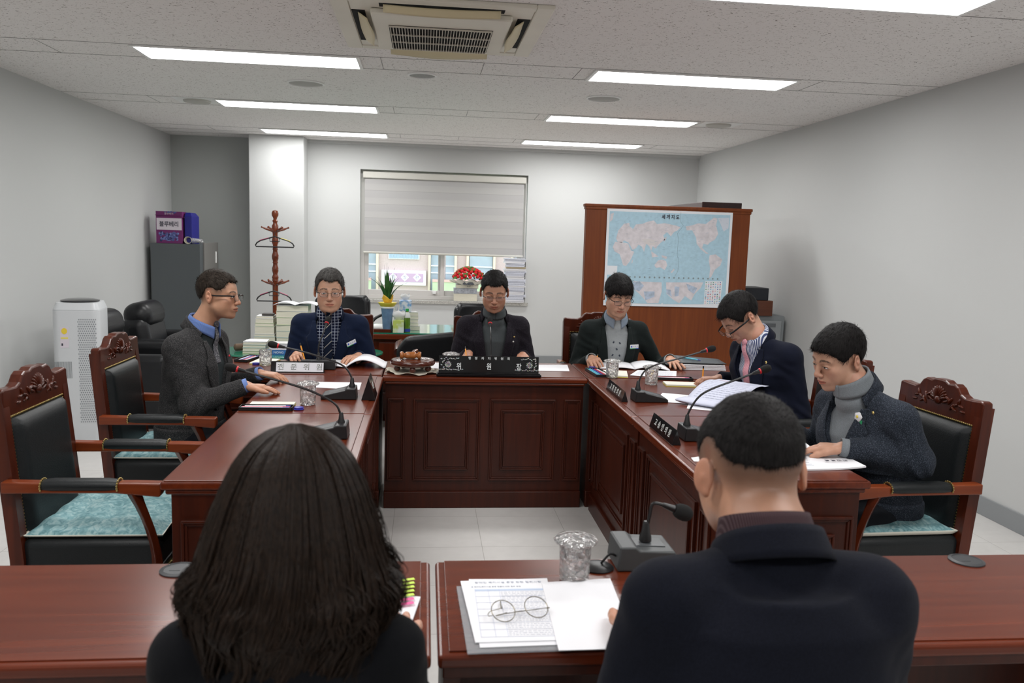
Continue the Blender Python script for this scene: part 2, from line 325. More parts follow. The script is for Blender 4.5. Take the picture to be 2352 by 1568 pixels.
# round ceiling speakers and vents
M_spk = mat('speaker_mesh', (.33,.33,.32), .7, var=.3, vscale=400)
def disc(x, y, r, lab, dark=False):
    t = thing('ceiling_speaker', lab, 'ceiling speaker', (x, y, HC), 0, 'round ceiling speakers')
    b = B(); b.lathe([(r, 0), (r, -.008), (r-.01, -.012), (r-.012, -.006)], 40, cap=False); b.build('rim', M_white, t, smooth=True)
    b = B(); b.lathe([(r-.01, -.006), (r-.04, -.011), (.001, -.013)], 40, cap=True); b.build('mesh_cover', M_spk if dark else mat('speaker_pale', (.42,.41,.39), .7), t, smooth=True)
disc(-.04, 5.9, .10, 'dark round ceiling speaker just behind the air conditioner', True)
disc(-.9, 6.44, .135, 'round ceiling speaker left of the air conditioner, behind the near left light')
disc(1.35, 6.46, .135, 'round ceiling speaker between the two nearer lights on the right')
def det(x, y, lab):
    t = thing('ceiling_detector', lab, 'detector', (x, y, HC), 0, 'white plates in the ceiling'); b = B(); b.bb((-.18, -.15, -.006), (.18, .15, 0)); b.build('plate', M_white, t, bevel=.003)
    b = B(); b.lathe([(.115, -.006), (.11, -.02), (.06, -.026), (.001, -.027)], 30); b.build('dome', mat('detector_white', (.5,.49,.45), .5), t, smooth=True)
det(-1.97, 7.55, 'flat round white fixture left of the middle left light'); det(2.66, 7.55, 'flat round white fixture right of the middle right light')
# ---- outside: the building across the yard
M_brick = mat('pale_brick', (.50,.41,.40), .9, var=.06, vscale=30); M_blue = mat('blue_glazing', (.30,.36,.41), .35, var=.15, vscale=1.5); M_org = mat('ochre_pillar', (.60,.52,.42), .8)
M_pink = mat('mauve_banner', (.44,.31,.43), .8); M_lawn = mat('lawn', (.30,.42,.15), .9, var=.2, vscale=3); M_bwin = mat('block_white', (.75,.75,.78), .7)
b = B(); b.bb((-25, YB+.6, -3.4), (25, 40, -3.2)); gl = struct(b.build('ground_outside', M_lawn))
ob = thing('school_building', 'pale brick building with blue windows and mauve sign seen outside', 'building', (0, 24, -3.2))
b = B(); b.bb((-9, 0, 0), (9, 3, 9)); b.build('wall', M_brick, ob)
for i, (a, c) in enumerate(((-3.2, -1.39), (.173, .447), (.597, .848), (1.275, 1.944), (2.6, 3.9), (-6, -3.9), (4.6, 6))):
    b = B(); b.bb((a, -.06, .3), (c, .02, 8.5)); wq = b.build('window', M_blue, ob)
    for z in (3.72, 3.92, 4.6, 5.2): b = B(); b.bb((a, -.09, z), (c, -.05, z+.03)); b.build('window_bar', M_bwin, wq)
for x in (-1.348, .13, .878, 1.22, 1.989, 2.5, 4.2): b = B(); b.bb((x-.035, -.15, 0), (x+.035, 0, 9)); b.build('pillar', M_org, ob, bevel=.01)
b = B(); b.bb((-1.224, -.10, 3.36), (.035, -.0, 3.78)); s = b.build('sign_board', M_bwin, ob)
b = B(); b.bb((-1.10, -.12, 3.45), (-.04, -.09, 3.70)); b.build('sign_panel', M_pink, s)
for x, ch in ((-.90, '영'), (-.566, '상'), (-.218, '관')):
    b = B(); b.prism([(x-.115, 3.585), (x, 3.47), (x+.115, 3.585), (x, 3.70)], .01, Matrix.Rotation(PI/2, 4, 'X')); q = b.build('sign_diamond', M_bwin, s, loc=(0, -.115, 0))
    text('sign_letter', ch, .13, mat('sign_ink', (.30,.25,.35), .8), q, (x, -.016, 3.585), (PI/2, 0, 0), .003)
b = B(); b.bb((-1.04, -.05, 4.1), (-.16, .0, 4.36)); s = b.build('block_window', M_bwin, ob)
b = B()
for i in range(20): x = -1.02 + i*.0425; b.bb((x, -.07, 4.12), (x+.03, -.05, 4.34))
b.build('glass_blocks', mat('block_blue', (.3,.42,.55), .3), s)
for x0, x1 in ((-7, -1.5), (.22, 9)):
    hd = thing('green_fence', 'green fence %s of the mauve sign seen through the window' % ('left' if x0 < 0 else 'right'), 'fence', ((x0+x1)/2, 23.6, -3.2))
    b = B(); b.bb((-(x1-x0)/2, 0, 0), ((x1-x0)/2, .1, 3.49)); b.build('fence_boards', mat('fence_green', (.42,.50,.34), .8, var=.1, vscale=2), hd); b = B(); b.bb((-(x1-x0)/2, -.02, 3.49), ((x1-x0)/2, .12, 3.56)); b.build('fence_rail', mat('rail_red', (.58,.38,.35), .7), hd)
# ================================================================ DESKS
def frame_ring(b, x0, x1, z0, z1, y, t=.022, d=.012):
    """mitred raised moulding on the plane y, facing -y"""
    for (k, dd) in ((0, d), (t*.45, d*.55)):
        a0, a1, c0, c1 = x0+k, x1-k, z0+k, z1-k; tt = t*.45
        P = [[(a0,c0),(a1,c0),(a1-tt,c0+tt),(a0+tt,c0+tt)], [(a0,c1),(a0+tt,c1-tt),(a1-tt,c1-tt),(a1,c1)], [(a0,c0),(a0+tt,c0+tt),(a0+tt,c1-tt),(a0,c1)], [(a1,c0),(a1,c1),(a1-tt,c1-tt),(a1-tt,c0+tt)]]
        for q in P:
            n = len(q); b.add([(p[0], y, p[1]) for p in q] + [(p[0], y-dd, p[1]) for p in q], [tuple(range(n)), tuple(range(n, 2*n))[::-1]] + [(i, (i+1)%n, n+(i+1)%n, n+i) for i in range(n)])
def panel(parent, x0, x1, z0, z1, y, m, rz=0, loc=(0,0,0)):
    b = B(); frame_ring(b, x0, x1, z0, z1, y); 
    if x1-x0 > .16:
        k = .065; frame_ring(b, x0+k, x1-k, z0+k, z1-k, y, .02, .012); b.bb((x0+k+.02, y-.008, z0+k+.02), (x1-k-.02, y, z1-k-.02))
    return b.build('raised_panel', m, parent, bevel=.002, loc=loc, rot=(0, 0, rz))
def desk(name, label, w, d, loc, rz, npan=2, ends=(True, True), topm=None, group='meeting desks around the square'):
    """front (towards the middle of the room) is local -y; origin on the floor at the front edge centre"""
    t = thing(name, label, 'desk', loc, rz, group); h = T; tm = topm or W_top
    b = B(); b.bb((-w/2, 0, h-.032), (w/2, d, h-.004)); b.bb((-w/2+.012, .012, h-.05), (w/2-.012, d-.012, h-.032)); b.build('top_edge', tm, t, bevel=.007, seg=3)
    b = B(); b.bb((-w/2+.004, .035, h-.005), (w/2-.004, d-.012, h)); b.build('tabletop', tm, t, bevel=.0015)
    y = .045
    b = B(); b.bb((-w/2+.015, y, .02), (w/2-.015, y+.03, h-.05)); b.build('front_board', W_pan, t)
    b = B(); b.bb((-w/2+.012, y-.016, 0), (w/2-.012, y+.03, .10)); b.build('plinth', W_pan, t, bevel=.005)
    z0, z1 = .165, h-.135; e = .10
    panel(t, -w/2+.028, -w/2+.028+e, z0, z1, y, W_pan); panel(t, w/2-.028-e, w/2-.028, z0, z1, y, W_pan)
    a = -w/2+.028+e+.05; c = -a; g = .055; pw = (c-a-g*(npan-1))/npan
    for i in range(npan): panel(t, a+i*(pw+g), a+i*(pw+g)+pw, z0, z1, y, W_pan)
    for k, sx in enumerate((-1, 1)):
        b = B(); b.bb((sx*(w/2-.018), y+.03, 0), (sx*(w/2-.045), d-.03, h-.05)); b.build('side_board', W_pan, t, bevel=.002)
        if ends[k]: panel(t, -d/2+.07, d/2-.06, z0, z1, 0, W_pan, rz=sx*PI/2, loc=(sx*(w/2-.018), d/2+.01, 0))
    return t
desk('conference_desk', 'dark red wooden desk of the man behind the wide black nameplate', 1.19, .59, (.365, 4.70, 0), 0, 2, (False, False))
desk('conference_desk', 'desk of the man in navy suit and tie, beside the gavel stand', 1.18, .58, (-.825, 4.705, 0), 0, 2, (True, False))
desk('conference_desk', 'desk of the man in dark jacket and light grey vest before the map', 1.18, .58, (1.557, 4.705, 0), 0, 2, (False, True))
desk('conference_desk', 'farther desk of the left wing, under the hands of the man in tweed', 1.006, .605, (-.225, 4.196, 0), PI/2, 1, (False, False), topm=W_top)
desk('conference_desk', 'nearest desk of the left wing, empty top beside two armchairs', 1.03, .605, (-.225, 3.175, 0), PI/2, 1, (True, False))
desk('conference_desk', 'farther desk of the right wing, with microphone and crumpled printed sheets', 1.006, .605, (.962, 4.196, 0), -PI/2, 1, (False, False))
desk('conference_desk', 'nearest desk of the right wing, with a report near the grey coated man', 1.03, .605, (.962, 3.175, 0), -PI/2, 1, (False, True))
# front tables (the camera side)
def front_table(label, x0, x1, groms):
    w = x1-x0; t = thing('front_table', label, 'table', ((x0+x1)/2, 1.51, 0), 0, 'two tables in the foreground'); d = .475; h = T
    b = B(); b.bb((-w/2, 0, h-.03), (w/2, d, h-.003)); b.build('top_edge', W_top, t, bevel=.008, seg=3)
    b = B(); b.bb((-w/2+.022, .018, h-.004), (w/2-.022, d-.004, h)); b.build('tabletop', W_top, t, bevel=.001)
    b = B(); b.bb((-w/2+.02, d-.06, .12), (w/2-.02, d-.035, h-.03)); b.build('modesty_board', W_pan, t)
    b = B(); b.bb((-w/2+.01, .012, h-.055), (w/2-.01, .03, h-.03)); b.build('apron', W_pan, t, bevel=.003)
    for s in (-1, 1): b = B(); b.bb((s*(w/2-.012), .03, 0), (s*(w/2-.045), d-.06, h-.03)); b.build('side_board', W_pan, t)
    for gx in groms:
        x = gx-(x0+x1)/2; b = B(); b.lathe([(.044, 0), (.044, .003), (.036, .006), (.034, .0035), (.001, .0035)], 36, (x, d-.045, h)); b.bb((x-.02, d-.055, h+.003), (x+.005, d-.053, h+.0042)); b.build('cable_grommet', mat('grommet_grey', (.035,.037,.04), .45), t, smooth=True)
    return t
front_table('left foreground table with round cable cover, in front of the woman', -1.75, .025, (-.565,))
front_table('right foreground table with papers, cup and round cable covers', .038, 1.83, (1.423,))
# ================================================================ ARMCHAIRS
def armchair(label, loc, rz):
    t = thing('armchair', label, 'chair', loc, rz, 'carved wooden armchairs with black leather')
    W = .255; lean = lambda z: .235 + max(0, z-.45)*.09
    Hh = 1.015
    for s in (-1, 1):
        b = B(); pts = [(s*(W-.02), .25, 0), (s*(W-.02), .235, .25), (s*(W-.02), .235, .45), (s*(W-.022), lean(.75), .75), (s*(W-.025), lean(Hh), Hh)]
        for p, q in zip(pts, pts[1:]):
            b.add([(p[0]-.022, p[1]-.02, p[2]), (p[0]+.022, p[1]-.02, p[2]), (p[0]+.022, p[1]+.025, p[2]), (p[0]-.022, p[1]+.025, p[2]), (q[0]-.022, q[1]-.02, q[2]), (q[0]+.022, q[1]-.02, q[2]), (q[0]+.022, q[1]+.025, q[2]), (q[0]-.022, q[1]+.025, q[2])],
                  [(0,3,2,1), (4,5,6,7), (0,1,5,4), (1,2,6,5), (2,3,7,6), (3,0,4,7)])
        b.build('back_leg', W_chair, t)
        b = B(); b.tube([(s*(W-.005), -.235, 0), (s*(W-.005), -.24, .15), (s*(W-.005), -.235, .34)], [.018, .022, .028], 4); b.build('front_leg', W_chair, t, bevel=.004)
    # crest rail: ogee outline
    half = [(0, 1.085), (.03, 1.084), (.05, 1.075), (.085, 1.078), (.105, 1.068), (.125, 1.045), (.15, 1.035), (.19, 1.036), (.235, 1.04), (.25, 1.035), (.252, 1.0), (.252, .935)]
    poly = [(-x, z) for x, z in half[::-1]] + half[1:] + [(-.252+.0, .935)][0:0]
    b = B(); b.prism([(x, z) for x, z in poly], .042, Matrix.Translation((0, lean(1.0)+.02, 0)) @ Matrix.Rotation(PI/2, 4, 'X')); b.build('crest_rail', W_chair, t, bevel=.006, seg=2)
    random.seed(3); b = B(); yc = lean(1.0)-.022
    for k in range(11):
        a = -1.35 + 2.7*k/10; r = Matrix.Rotation(a, 3, 'Y'); b.ball((.028*math.sin(a), yc, 1.005+.028*math.cos(a)), (.008, .009, .026), 8, 6, r)
    for s in (-1, 1):
        for k in range(9):
            x = .045 + k*.0125; a = s*(1.2 + .9*math.sin(k*1.9)); b.ball((s*x, yc, 1.003+.016*math.sin(k*1.3)-.07*x), (.006, .008, .022-.0008*k), 8, 5, Matrix.Rotation(a, 3, 'Y'))
    b.ball((0, yc-.003, 1.0), (.017, .012, .017), 10, 6); b.build('carving', W_chair, t, smooth=True)
    b = B(); frame_w = W-.055
    def pad(u, v):
        x = (u-.5)*2*frame_w; z = .50 + v*.435; e = min(u, 1-u, v, 1-v); f = min(1, e/.11); f = math.sqrt(max(0, 1-(1-f)**2))
        return (x, lean(z)-.012-.03*f, z)
    b.grid(pad, 24, 28); b.build('backrest', M_leather, t, smooth=True)
    b = B(); b.bb((-W+.02, .235, .47), (W-.02, .272, .505)); 
    b.build('lower_rail', W_chair, t, bevel=.004)
    b = B(); b.add([(-W+.03, lean(.50)+.012, .50), (W-.03, lean(.50)+.012, .50), (W-.03, lean(.95)+.012, .95), (-W+.03, lean(.95)+.012, .95), (-W+.03, lean(.5)-.01, .50), (W-.03, lean(.5)-.01, .50), (W-.03, lean(.95)-.01, .95), (-W+.03, lean(.95)-.01, .95)], [(0,1,2,3), (7,6,5,4), (0,4,5,1), (2,6,7,3), (0,3,7,4), (1,5,6,2)]); b.build('back_board', W_chair, t)
    b = B(); b.box((0, 0, .462), (.49, .46, .116)); b.build('seat', M_leather, t, bevel=.028, seg=4, smooth=True)
    b = B(); b.box((0, 0, .412), (.485, .47, .03)); b.build('seat_base', M_leather, t, bevel=.006)
    b = B(); b.box((0, 0, .358), (.50, .48, .08)); b.build('seat_rail', W_chair, t, bevel=.006)
    b = B()
    def nail(p, r=.0042): b.ball(p, r, 6, 4)
    for i in range(42): x = -.235 + .47*i/41; nail((x, -.237, .405))
    for s in (-1, 1):
        for i in range(40): nail((s*.2435, -.225+.45*i/39, .405))
    for i in range(38):
        x = -frame_w + 2*frame_w*i/37; nail((x, lean(.94)-.017, .94)); nail((x, lean(.5)-.017, .497))
    for i in range(40):
        z = .50 + .44*i/39
        for s in (-1, 1): nail((s*(frame_w+.004), lean(z)-.015, z), .0036)
    b.build('nail_trim', M_gold, t, smooth=True)['kind'] = 'stuff'
    for s in (-1, 1):
        xa = s*.272
        b = B(); b.tube([(xa, .25, .735), (xa, .10, .728), (xa, -.08, .728), (xa, -.20, .722), (xa, -.265, .715)], [.024, .022, .022, .027, .027], 4, flat=.8); 
        b = B()
        prof = [(.262, .738, .020), (.12, .735, .018), (-.10, .735, .018), (-.16, .735, .021), (-.245, .733, .024), (-.25, .733, .018)]
        vs = []; fs = []
        for (y, z, hh) in prof: vs += [(xa-.022, y, z), (xa+.022, y, z), (xa+.022, y, z-2*hh), (xa-.022, y, z-2*hh)]
        for i in range(len(prof)-1):
            for k in range(4): fs.append((i*4+k, i*4+(k+1)%4, i*4+4+(k+1)%4, i*4+4+k))
        fs += [(0, 1, 2, 3), (len(prof)*4-4, len(prof)*4-1, len(prof)*4-2, len(prof)*4-3)]
        b.add(vs, fs); b.build('armrest', W_arm, t, bevel=.005)
        b = B(); b.tube([(xa, .135, .722), (xa, .10, .724), (xa, -.075, .724), (xa, -.11, .722)], [.026, .030, .030, .026], 16, flat=.75); b.build('arm_pad', M_leather, t, smooth=True)
        b = B()
        for y in (.135, -.11):
            for k in range(12): a = PI*(k/11)*1.3-.4; b.ball((xa+.0285*math.cos(a), y, .722+.0225*math.sin(a)), .004, 6, 4)
        b.build('arm_nails', M_gold, t, smooth=True)['kind'] = 'stuff'
        b = B(); P = []
        for k in range(9): v = k/8; P.append((xa - s*.008*v, -.155 - .05*math.sin(v*PI*.75) + .0*v - .03*v, .70 - .36*v))
        b.tube(P, [.026, .02, .018, .018, .018, .019, .021, .024, .026], 4, flat=1.0, up=(1, 0, 0)); b.build('arm_support', W_chair, t, bevel=.004)
    return t
AC = {}
def place(key, lab, x, y, rz):
    if not AC: AC['first'] = armchair(lab, (x, y, 0), rz); o = AC['first']
    else: o = dup(AC['first'], (x, y, 0), rz, lab)
    AC[key] = o
place('c1', 'empty armchair nearest the camera on the left, with a teal cushion', -1.125, 3.11, PI/2)
place('c2', 'armchair under the man in the grey tweed jacket', -1.19, 4.12, PI/2)
place('c3', 'armchair behind the man in navy suit and tie', -.60, 5.47, 0)
place('c4', 'armchair behind the man in charcoal jacket and grey turtleneck', .46, 5.50, 0)
place('c5', 'armchair behind the man in front of the map, its left post showing', 1.245, 5.54, 0)
place('c6', 'armchair behind the man in the dark navy suit and pink tie', 1.93, 4.12, -PI/2)
place('c7', 'armchair at the right under the man in the blue grey wool coat', 1.80, 3.06, -PI/2+.05)
# teal cushions
def teal():
    m = bpy.data.materials.new('teal_damask'); m.use_nodes = True; N, L = nt(m); b = N['Principled BSDF']
    tc = N.new('ShaderNodeTexCoord'); n = N.new('ShaderNodeTexNoise'); n.inputs['Scale'].default_value = 34; n.inputs['Detail'].default_value = 6; n.inputs['Distortion'].default_value = 1.6; L.new(tc.outputs['Object'], n.inputs[0])
    c = N.new('ShaderNodeValToRGB'); e = c.color_ramp.elements; e[0].position = .35; e[0].color = (.085,.20,.22,1); e[1].position = .62; e[1].color = (.27,.40,.41,1); q = e.new(.5); q.color = (.16,.305,.325,1)
    L.new(n.outputs[0], c.inputs[0]); L.new(c.outputs[0], b.inputs['Base Color']); b.inputs['Roughness'].default_value = .75
    n2 = N.new('ShaderNodeTexNoise'); n2.inputs['Scale'].default_value = 500; L.new(tc.outputs['Object'], n2.inputs[0]); bp = N.new('ShaderNodeBump'); bp.inputs['Strength'].default_value = .4; bp.inputs['Distance'].default_value = .001
    L.new(n2.outputs[0], bp.inputs['Height']); L.new(bp.outputs[0], b.inputs['Normal']); return m
M_teal = teal(); M_piping = mat('cushion_cream', (.62,.60,.52), .8)
def cushion(label, x, y, rz):
    t = thing('seat_cushion', label, 'cushion', (x, y, .52), rz, 'teal patterned seat cushions')
    b = B()
    def top(u, v):
        X = (u-.5)*.47; Y = (v-.5)*.46; e = min(u, 1-u, v, 1-v); f = min(1, e/.16); f = math.sin(f*PI/2)
        dz = 0
        for i in (-.12, 0, .12):
            for j in (-.12, 0, .12): dz += .012*math.exp(-((X-i)**2+(Y-j)**2)/.0006)
        wob = .004*math.sin(X*50+1)+.004*math.sin(Y*43)
        k = 1 - .03*math.sin(v*PI)*(abs(u-.5)>.48) 
        return (X*k, Y*k, .012 + .030*f + (wob-dz)*f + .004*math.sin(X*34)*(1-f))
    b.grid(top, 40, 40); b.build('cushion_top', M_teal, t, smooth=True)
    b = B(); b.grid(lambda u, v: ((u-.5)*.472, (v-.5)*.462, .003 + .005*(1-min(1, min(u, 1-u, v, 1-v)/.05)) + (.009+.004*math.sin((u-.5)*.47*34) if min(u, 1-u, v, 1-v) < .001 else 0)), 40, 40); b.build('cushion_underside', M_piping, t, smooth=True, solid=.003)
cushion('teal patterned cushion on the empty near left armchair', -1.12, 3.11, PI/2)
cushion('teal patterned cushion under the man in tweed', -1.19, 4.12, PI/2)
cushion('teal patterned cushion under the man in the blue grey wool coat', 1.79, 3.06, -PI/2+.05)
# ================================================================ BACK OF THE ROOM
cb = thing('tall_cabinet', 'tall reddish brown wooden cabinet back carrying the world map', 'cabinet', (2.138, 7.2, 0))
b = B(); b.bb((-.742, 0, 0), (.742, .08, 1.875)); b.build('carcass', W_cab, cb, bevel=.004)
b = B(); b.bb((-.758, -.014, 1.885), (.758, .09, 1.912)); b.bb((-.75, -.008, 1.862), (.75, .085, 1.887)); b.build('cornice', W_cab, cb, bevel=.007, seg=3)
b = B(); b.bb((-.37/2+2.65, 7.3, 1.913), (.37/2+2.65, 8.35, 1.967)); t = b.build('wooden_box', wood('dark_box', (.035,.012,.010), (.02,.006,.006), .3, 'Y'), bevel=.004); tag(t, 'long flat dark wooden box lying on the tall cabinet', 'box')
b = B(); b.bb((2.45, 7.30, 0), (2.85, 8.0, 1.911)); t = b.build('side_cabinet', W_cab, bevel=.004); tag(t, 'wooden cabinet behind the map cabinet carrying the flat dark box', 'cabinet')
# world map
mp = thing('world_map', 'large pale blue world map poster on the wooden cabinet', 'map', (2.145, 7.186, 1.45))
MW, MH = 1.135, .848
b = B(); b.bb((-MW/2, 0, -MH/2), (MW/2, .006, MH/2)); b.build('sheet', mat('map_paper', (.78,.80,.84), .6), mp)
M_sea = mat('map_sea', (.42,.61,.72), .6, var=.06, vscale=30); M_land = mat('map_land', (.66,.62,.65), .6, var=.12, vscale=22); M_land2 = mat('map_land_blue', (.42,.50,.62), .6, var=.2, vscale=30)
# poster pixel frame: measured u,v on the sheet
def mu(px, py): # photo-crop units -> sheet metres
    u = (px-241)/(1376-241); v = (py-(152+(px-241)*.039))/(1004-152-(px-241)*.02); return (-MW/2+u*MW, MH/2-v*MH)
def patch(name, pts, m, y=-.0008, par=mp, th=.0006):
    q = [mu(*p) for p in pts]; b = B(); b.prism(q, th, Matrix.Translation((0, y, 0)) @ Matrix.Rotation(PI/2, 4, 'X')); return b.build(name, m, par)
b = B(); b.bb((-MW/2+.022, -.0006, -MH/2+.03), (MW/2-.022, .001, MH/2-.022)); b.build('sea', M_sea, mp)
patch('asia_and_europe', [(330,415),(345,345),(395,285),(440,278),(447,308),(478,332),(500,292),(560,287),(600,270),(660,258),(690,290),(760,282),(860,303),(905,318),(880,345),(845,362),(822,398),(785,360),(752,388),(772,425),(735,450),(705,482),(690,505),(662,482),(650,522),(630,482),(602,462),(586,532),(560,482),(532,470),(512,500),(480,515),(462,482),(442,450),(402,432),(382,452),(342,440)], M_land)
patch('africa', [(322,442),(380,446),(440,458),(468,520),(498,530),(478,582),(458,620),(430,656),(402,648),(386,600),(368,552),(322,528),(302,490)], M_land)
patch('australia', [(685,648),(718,606),(758,600),(790,612),(803,650),(782,692),(742,668),(702,672)], M_land)
patch('north_america', [(950,312),(1010,302),(1062,285),(1132,292),(1205,236),(1238,245),(1228,300),(1252,380),(1222,430),(1182,450),(1162,472),(1122,462),(1112,498),(1150,532),(1182,552),(1150,548),(1100,510),(1060,462),(1052,410),(1012,345),(962,345)], M_land)
patch('greenland', [(1240,242),(1345,238),(1342,330),(1300,358),(1272,300)], mat('map_ice', (.62,.66,.74), .6))
patch('south_america', [(1185,562),(1240,555),(1305,600),(1290,652),(1240,690),(1212,752),(1192,766),(1198,680),(1180,610)], M_land)
patch('small_islands', [(836,712),(862,680),(872,690),(848,718)], M_land)
for i, q in enumerate(([(650,525),(680,545),(720,572),(660,580)], [(745,560),(800,575),(790,595),(752,582)], [(758,430),(778,400),(784,410),(768,444)], [(478,610),(490,600),(486,630),(478,632)], [(270,200),(300,190),(290,250),(268,270)])): patch('small_islands', q, M_land)
patch('north_india_shade', [(560,420),(640,420),(700,440),(690,470),(640,475),(590,455)], mat('map_pale', (.66,.62,.62), .6), -.0015)
patch('inset_europe', [(258,775),(772,788),(766,992),(256,980)], M_sea, -.0012); patch('inset_north_america', [(785,790),(1150,790),(1150,992),(783,992)], M_sea, -.0012); patch('flag_panel', [(1160,790),(1318,790),(1308,995),(1157,995)], mat('map_paper', (0,0,0)), -.0012)
patch('europe_shape', [(505,790),(760,800),(765,880),(740,985),(640,985),(620,960),(560,900),(500,850)], M_land, -.0018); patch('europe_blue', [(500,800),(560,790),(600,830),(560,880),(510,860)], M_land2, -.0022); patch('europe_blue', [(600,880),(700,880),(700,925),(620,960)], M_land2, -.0022)
patch('states_shape', [(800,800),(1140,800),(1120,850),(1070,900),(1040,960),(980,920),(930,985),(870,950),(810,900)], M_land, -.0018); patch('states_blue', [(880,835),(925,840),(920,920),(885,925)], M_land2, -.0022); patch('states_blue', [(985,810),(1090,850),(1060,900),(1010,870)], M_land2, -.0022); patch('states_blue', [(800,860),(845,865),(860,930),(815,900)], M_land2, -.0022)
b = B(); random.seed(5)
fl = [mat('flag_'+n, c, .6) for n, c in (('red', (.55,.08,.12)), ('blue', (.05,.12,.4)), ('cyan', (.1,.4,.6)), ('pink', (.7,.35,.4)), ('green', (.1,.35,.2)), ('black', (.03,.03,.05)))]
for r in range(13):
    for c in range(7):
        x, z = mu(1170+c*21.5, 802+r*15.0); b.slot(random.randrange(6)); b.bb((x-.0055, -.0026, z-.0035), (x+.0055, -.002, z+(.0035 if random.random() < .6 else 0)))
b.build('national_flags', fl, mp)
b = B()
for i in range(20): x, z = mu(425+i*44.5, 750+i*1.0); b.lathe([(.0075, 0), (.0075, .001)], 10, (x, -.003, z), Matrix.Rotation(PI/2, 3, 'X'))
b.build('clock_row', mat('map_grey', (.25,.3,.32), .6), mp)
x, z = mu(810, 232); text('map_title', '세 계 지 도', .042, M_ink, mp, (x, -.003, z), (PI/2, 0, 0), .0005, bold=.0012, sx=.85)
patch('legend', [(262,652),(352,655),(350,735),(260,732)], mat('map_paper', (0,0,0)), -.0012)
b = B(); random.seed(2)
for i in range(260):
    px, py = random.uniform(275, 1330), random.uniform(210, 740); x, z = mu(px, py); w_ = random.uniform(.003, .012); b.bb((x-w_, -.0026, z-.0006), (x+w_, -.002, z+.0006))
b.build('place_names', mat('map_print', (.30,.40,.52), .7), mp)
b = B(); pts = [mu(*p) for p in ((900,185),(900,270),(930,305),(880,370),(890,420),(888,560),(905,610),(902,700),(878,745))]
b.tube([(x, -.002, z) for x, z in pts], .0008, 4); b.build('date_line', mat('map_grey', (0,0,0)), mp)
# right corner items
g = thing('drawer_unit', 'grey plastic drawer unit beside the right wall', 'drawers', (3.17, 7.45, 0))
M_gpl = mat('grey_plastic', (.22,.24,.25), .5)
b = B(); b.bb((-.21, 0, 0), (.21, .45, .94)); b.build('case', M_gpl, g, bevel=.008)
for i in range(4): b = B(); b.bb((-.18, -.012, .06+i*.215), (.18, .002, .25+i*.215)); dq = b.build('drawer', mat('grey_drawer', (.27,.29,.30), .5), g, bevel=.006); b = B(); b.bb((-.05, -.016, .19+i*.215), (.12, -.010, .225+i*.215)); b.build('handle', mat('grey_dark', (.12,.13,.14), .5), dq)
b = B(); b.bb((2.91, 7.40, .942), (3.235, 7.75, 1.085)); tag(b.build('brown_box', wood('brown_box_wood', (.12,.035,.012), (.08,.02,.008), .5, 'X'), bevel=.004), 'brown wooden box stacked on the grey drawer unit', 'box')
b = B(); b.bb((2.91, 7.42, 1.086), (3.195, 7.74, 1.20)); tag(b.build('black_box', mat('navy_black', (.012,.014,.02), .5), bevel=.004), 'black box on top of the brown box by the right wall', 'box')
# grey locker with things on it
M_lock = mat('locker_grey', (.10,.112,.118), .45, metal=.2)
lk = thing('steel_cabinet', 'dark grey steel cabinet in the left alcove', 'cabinet', (-2.71, 9.4, 0))
b = B(); b.bb((-.262, 0, .0), (.262, .75, 1.42)); b.build('carcass', M_lock, lk, bevel=.004)
b = B(); b.bb((.2615, .12, .02), (.278, .74, 1.435)); d_ = b.build('door', mat('locker_side', (.19,.185,.175), .45, metal=.1), lk, bevel=.003)
b = B(); b.bb((.278, .60, 1.2), (.284, .64, 1.33)); b.build('name_holder', M_white, d_)
bx = thing('berry_carton', 'purple and white fruit carton on the grey cabinet', 'carton', (-2.775, 9.42, 1.421)); M_pur = mat('carton_purple', (.16,.02,.13), .5); 
b = B(); b.bb((-.138, 0, 0), (.138, .16, .345)); b.build('carton_body', M_pur, bx, bevel=.002)
b = B(); b.bb((-.13, -.003, .145), (.132, 0, .272)); b.build('white_band', mat('carton_white', (.68,.62,.68), .5), bx)
b = B(); b.bb((-.14, -.02, .30), (.13, .005, .305)); b.bb((.138, 0, .28), (.16, .12, .284)); b.build('flap', M_pur, bx)
text('carton_letters', '블루베리', .062, M_ink, bx, (0, -.004, .205), (PI/2, 0, 0), .0006, bold=.0012, sx=.9)
text('carton_caption', '블루베리', .026, mat('carton_white', (0,0,0)), bx, (.0, -.001, .318), (PI/2, 0, 0), .0006)
b = B(); random.seed(8)
for i in range(60): b.slot(random.randrange(3)); b.ball((random.uniform(-.10, .10), -.0, random.uniform(.03, .12)), (.014, .004, .014), 10, 5)
for i in range(16): b.slot(0); b.ball((random.uniform(-.05, .08), -.0, random.uniform(.325, .342)), (.009, .003, .007), 8, 5)
b.build('berry_picture', [mat('berry_a', (.08,.10,.28), .4), mat('berry_b', (.16,.2,.45), .4), mat('berry_c', (.03,.03,.12), .4)], bx, smooth=True)
b = B(); b.bb((-2.62, 9.45, 1.421), (-2.545, 9.75, 1.72)); b.add([(-2.62, 9.45, 1.72), (-2.545, 9.45, 1.72), (-2.545, 9.75, 1.72), (-2.62, 9.75, 1.72), (-2.62, 9.5, 1.76), (-2.57, 9.5, 1.76), (-2.57, 9.7, 1.76), (-2.62, 9.7, 1.76)], [(0,1,5,4),(1,2,6,5),(2,3,7,6),(3,0,4,7),(4,5,6,7)])
tag(b.build('blue_carton', mat('carton_blue', (.015,.015,.22), .4), bevel=.002), 'deep blue carton behind the purple fruit carton', 'carton')
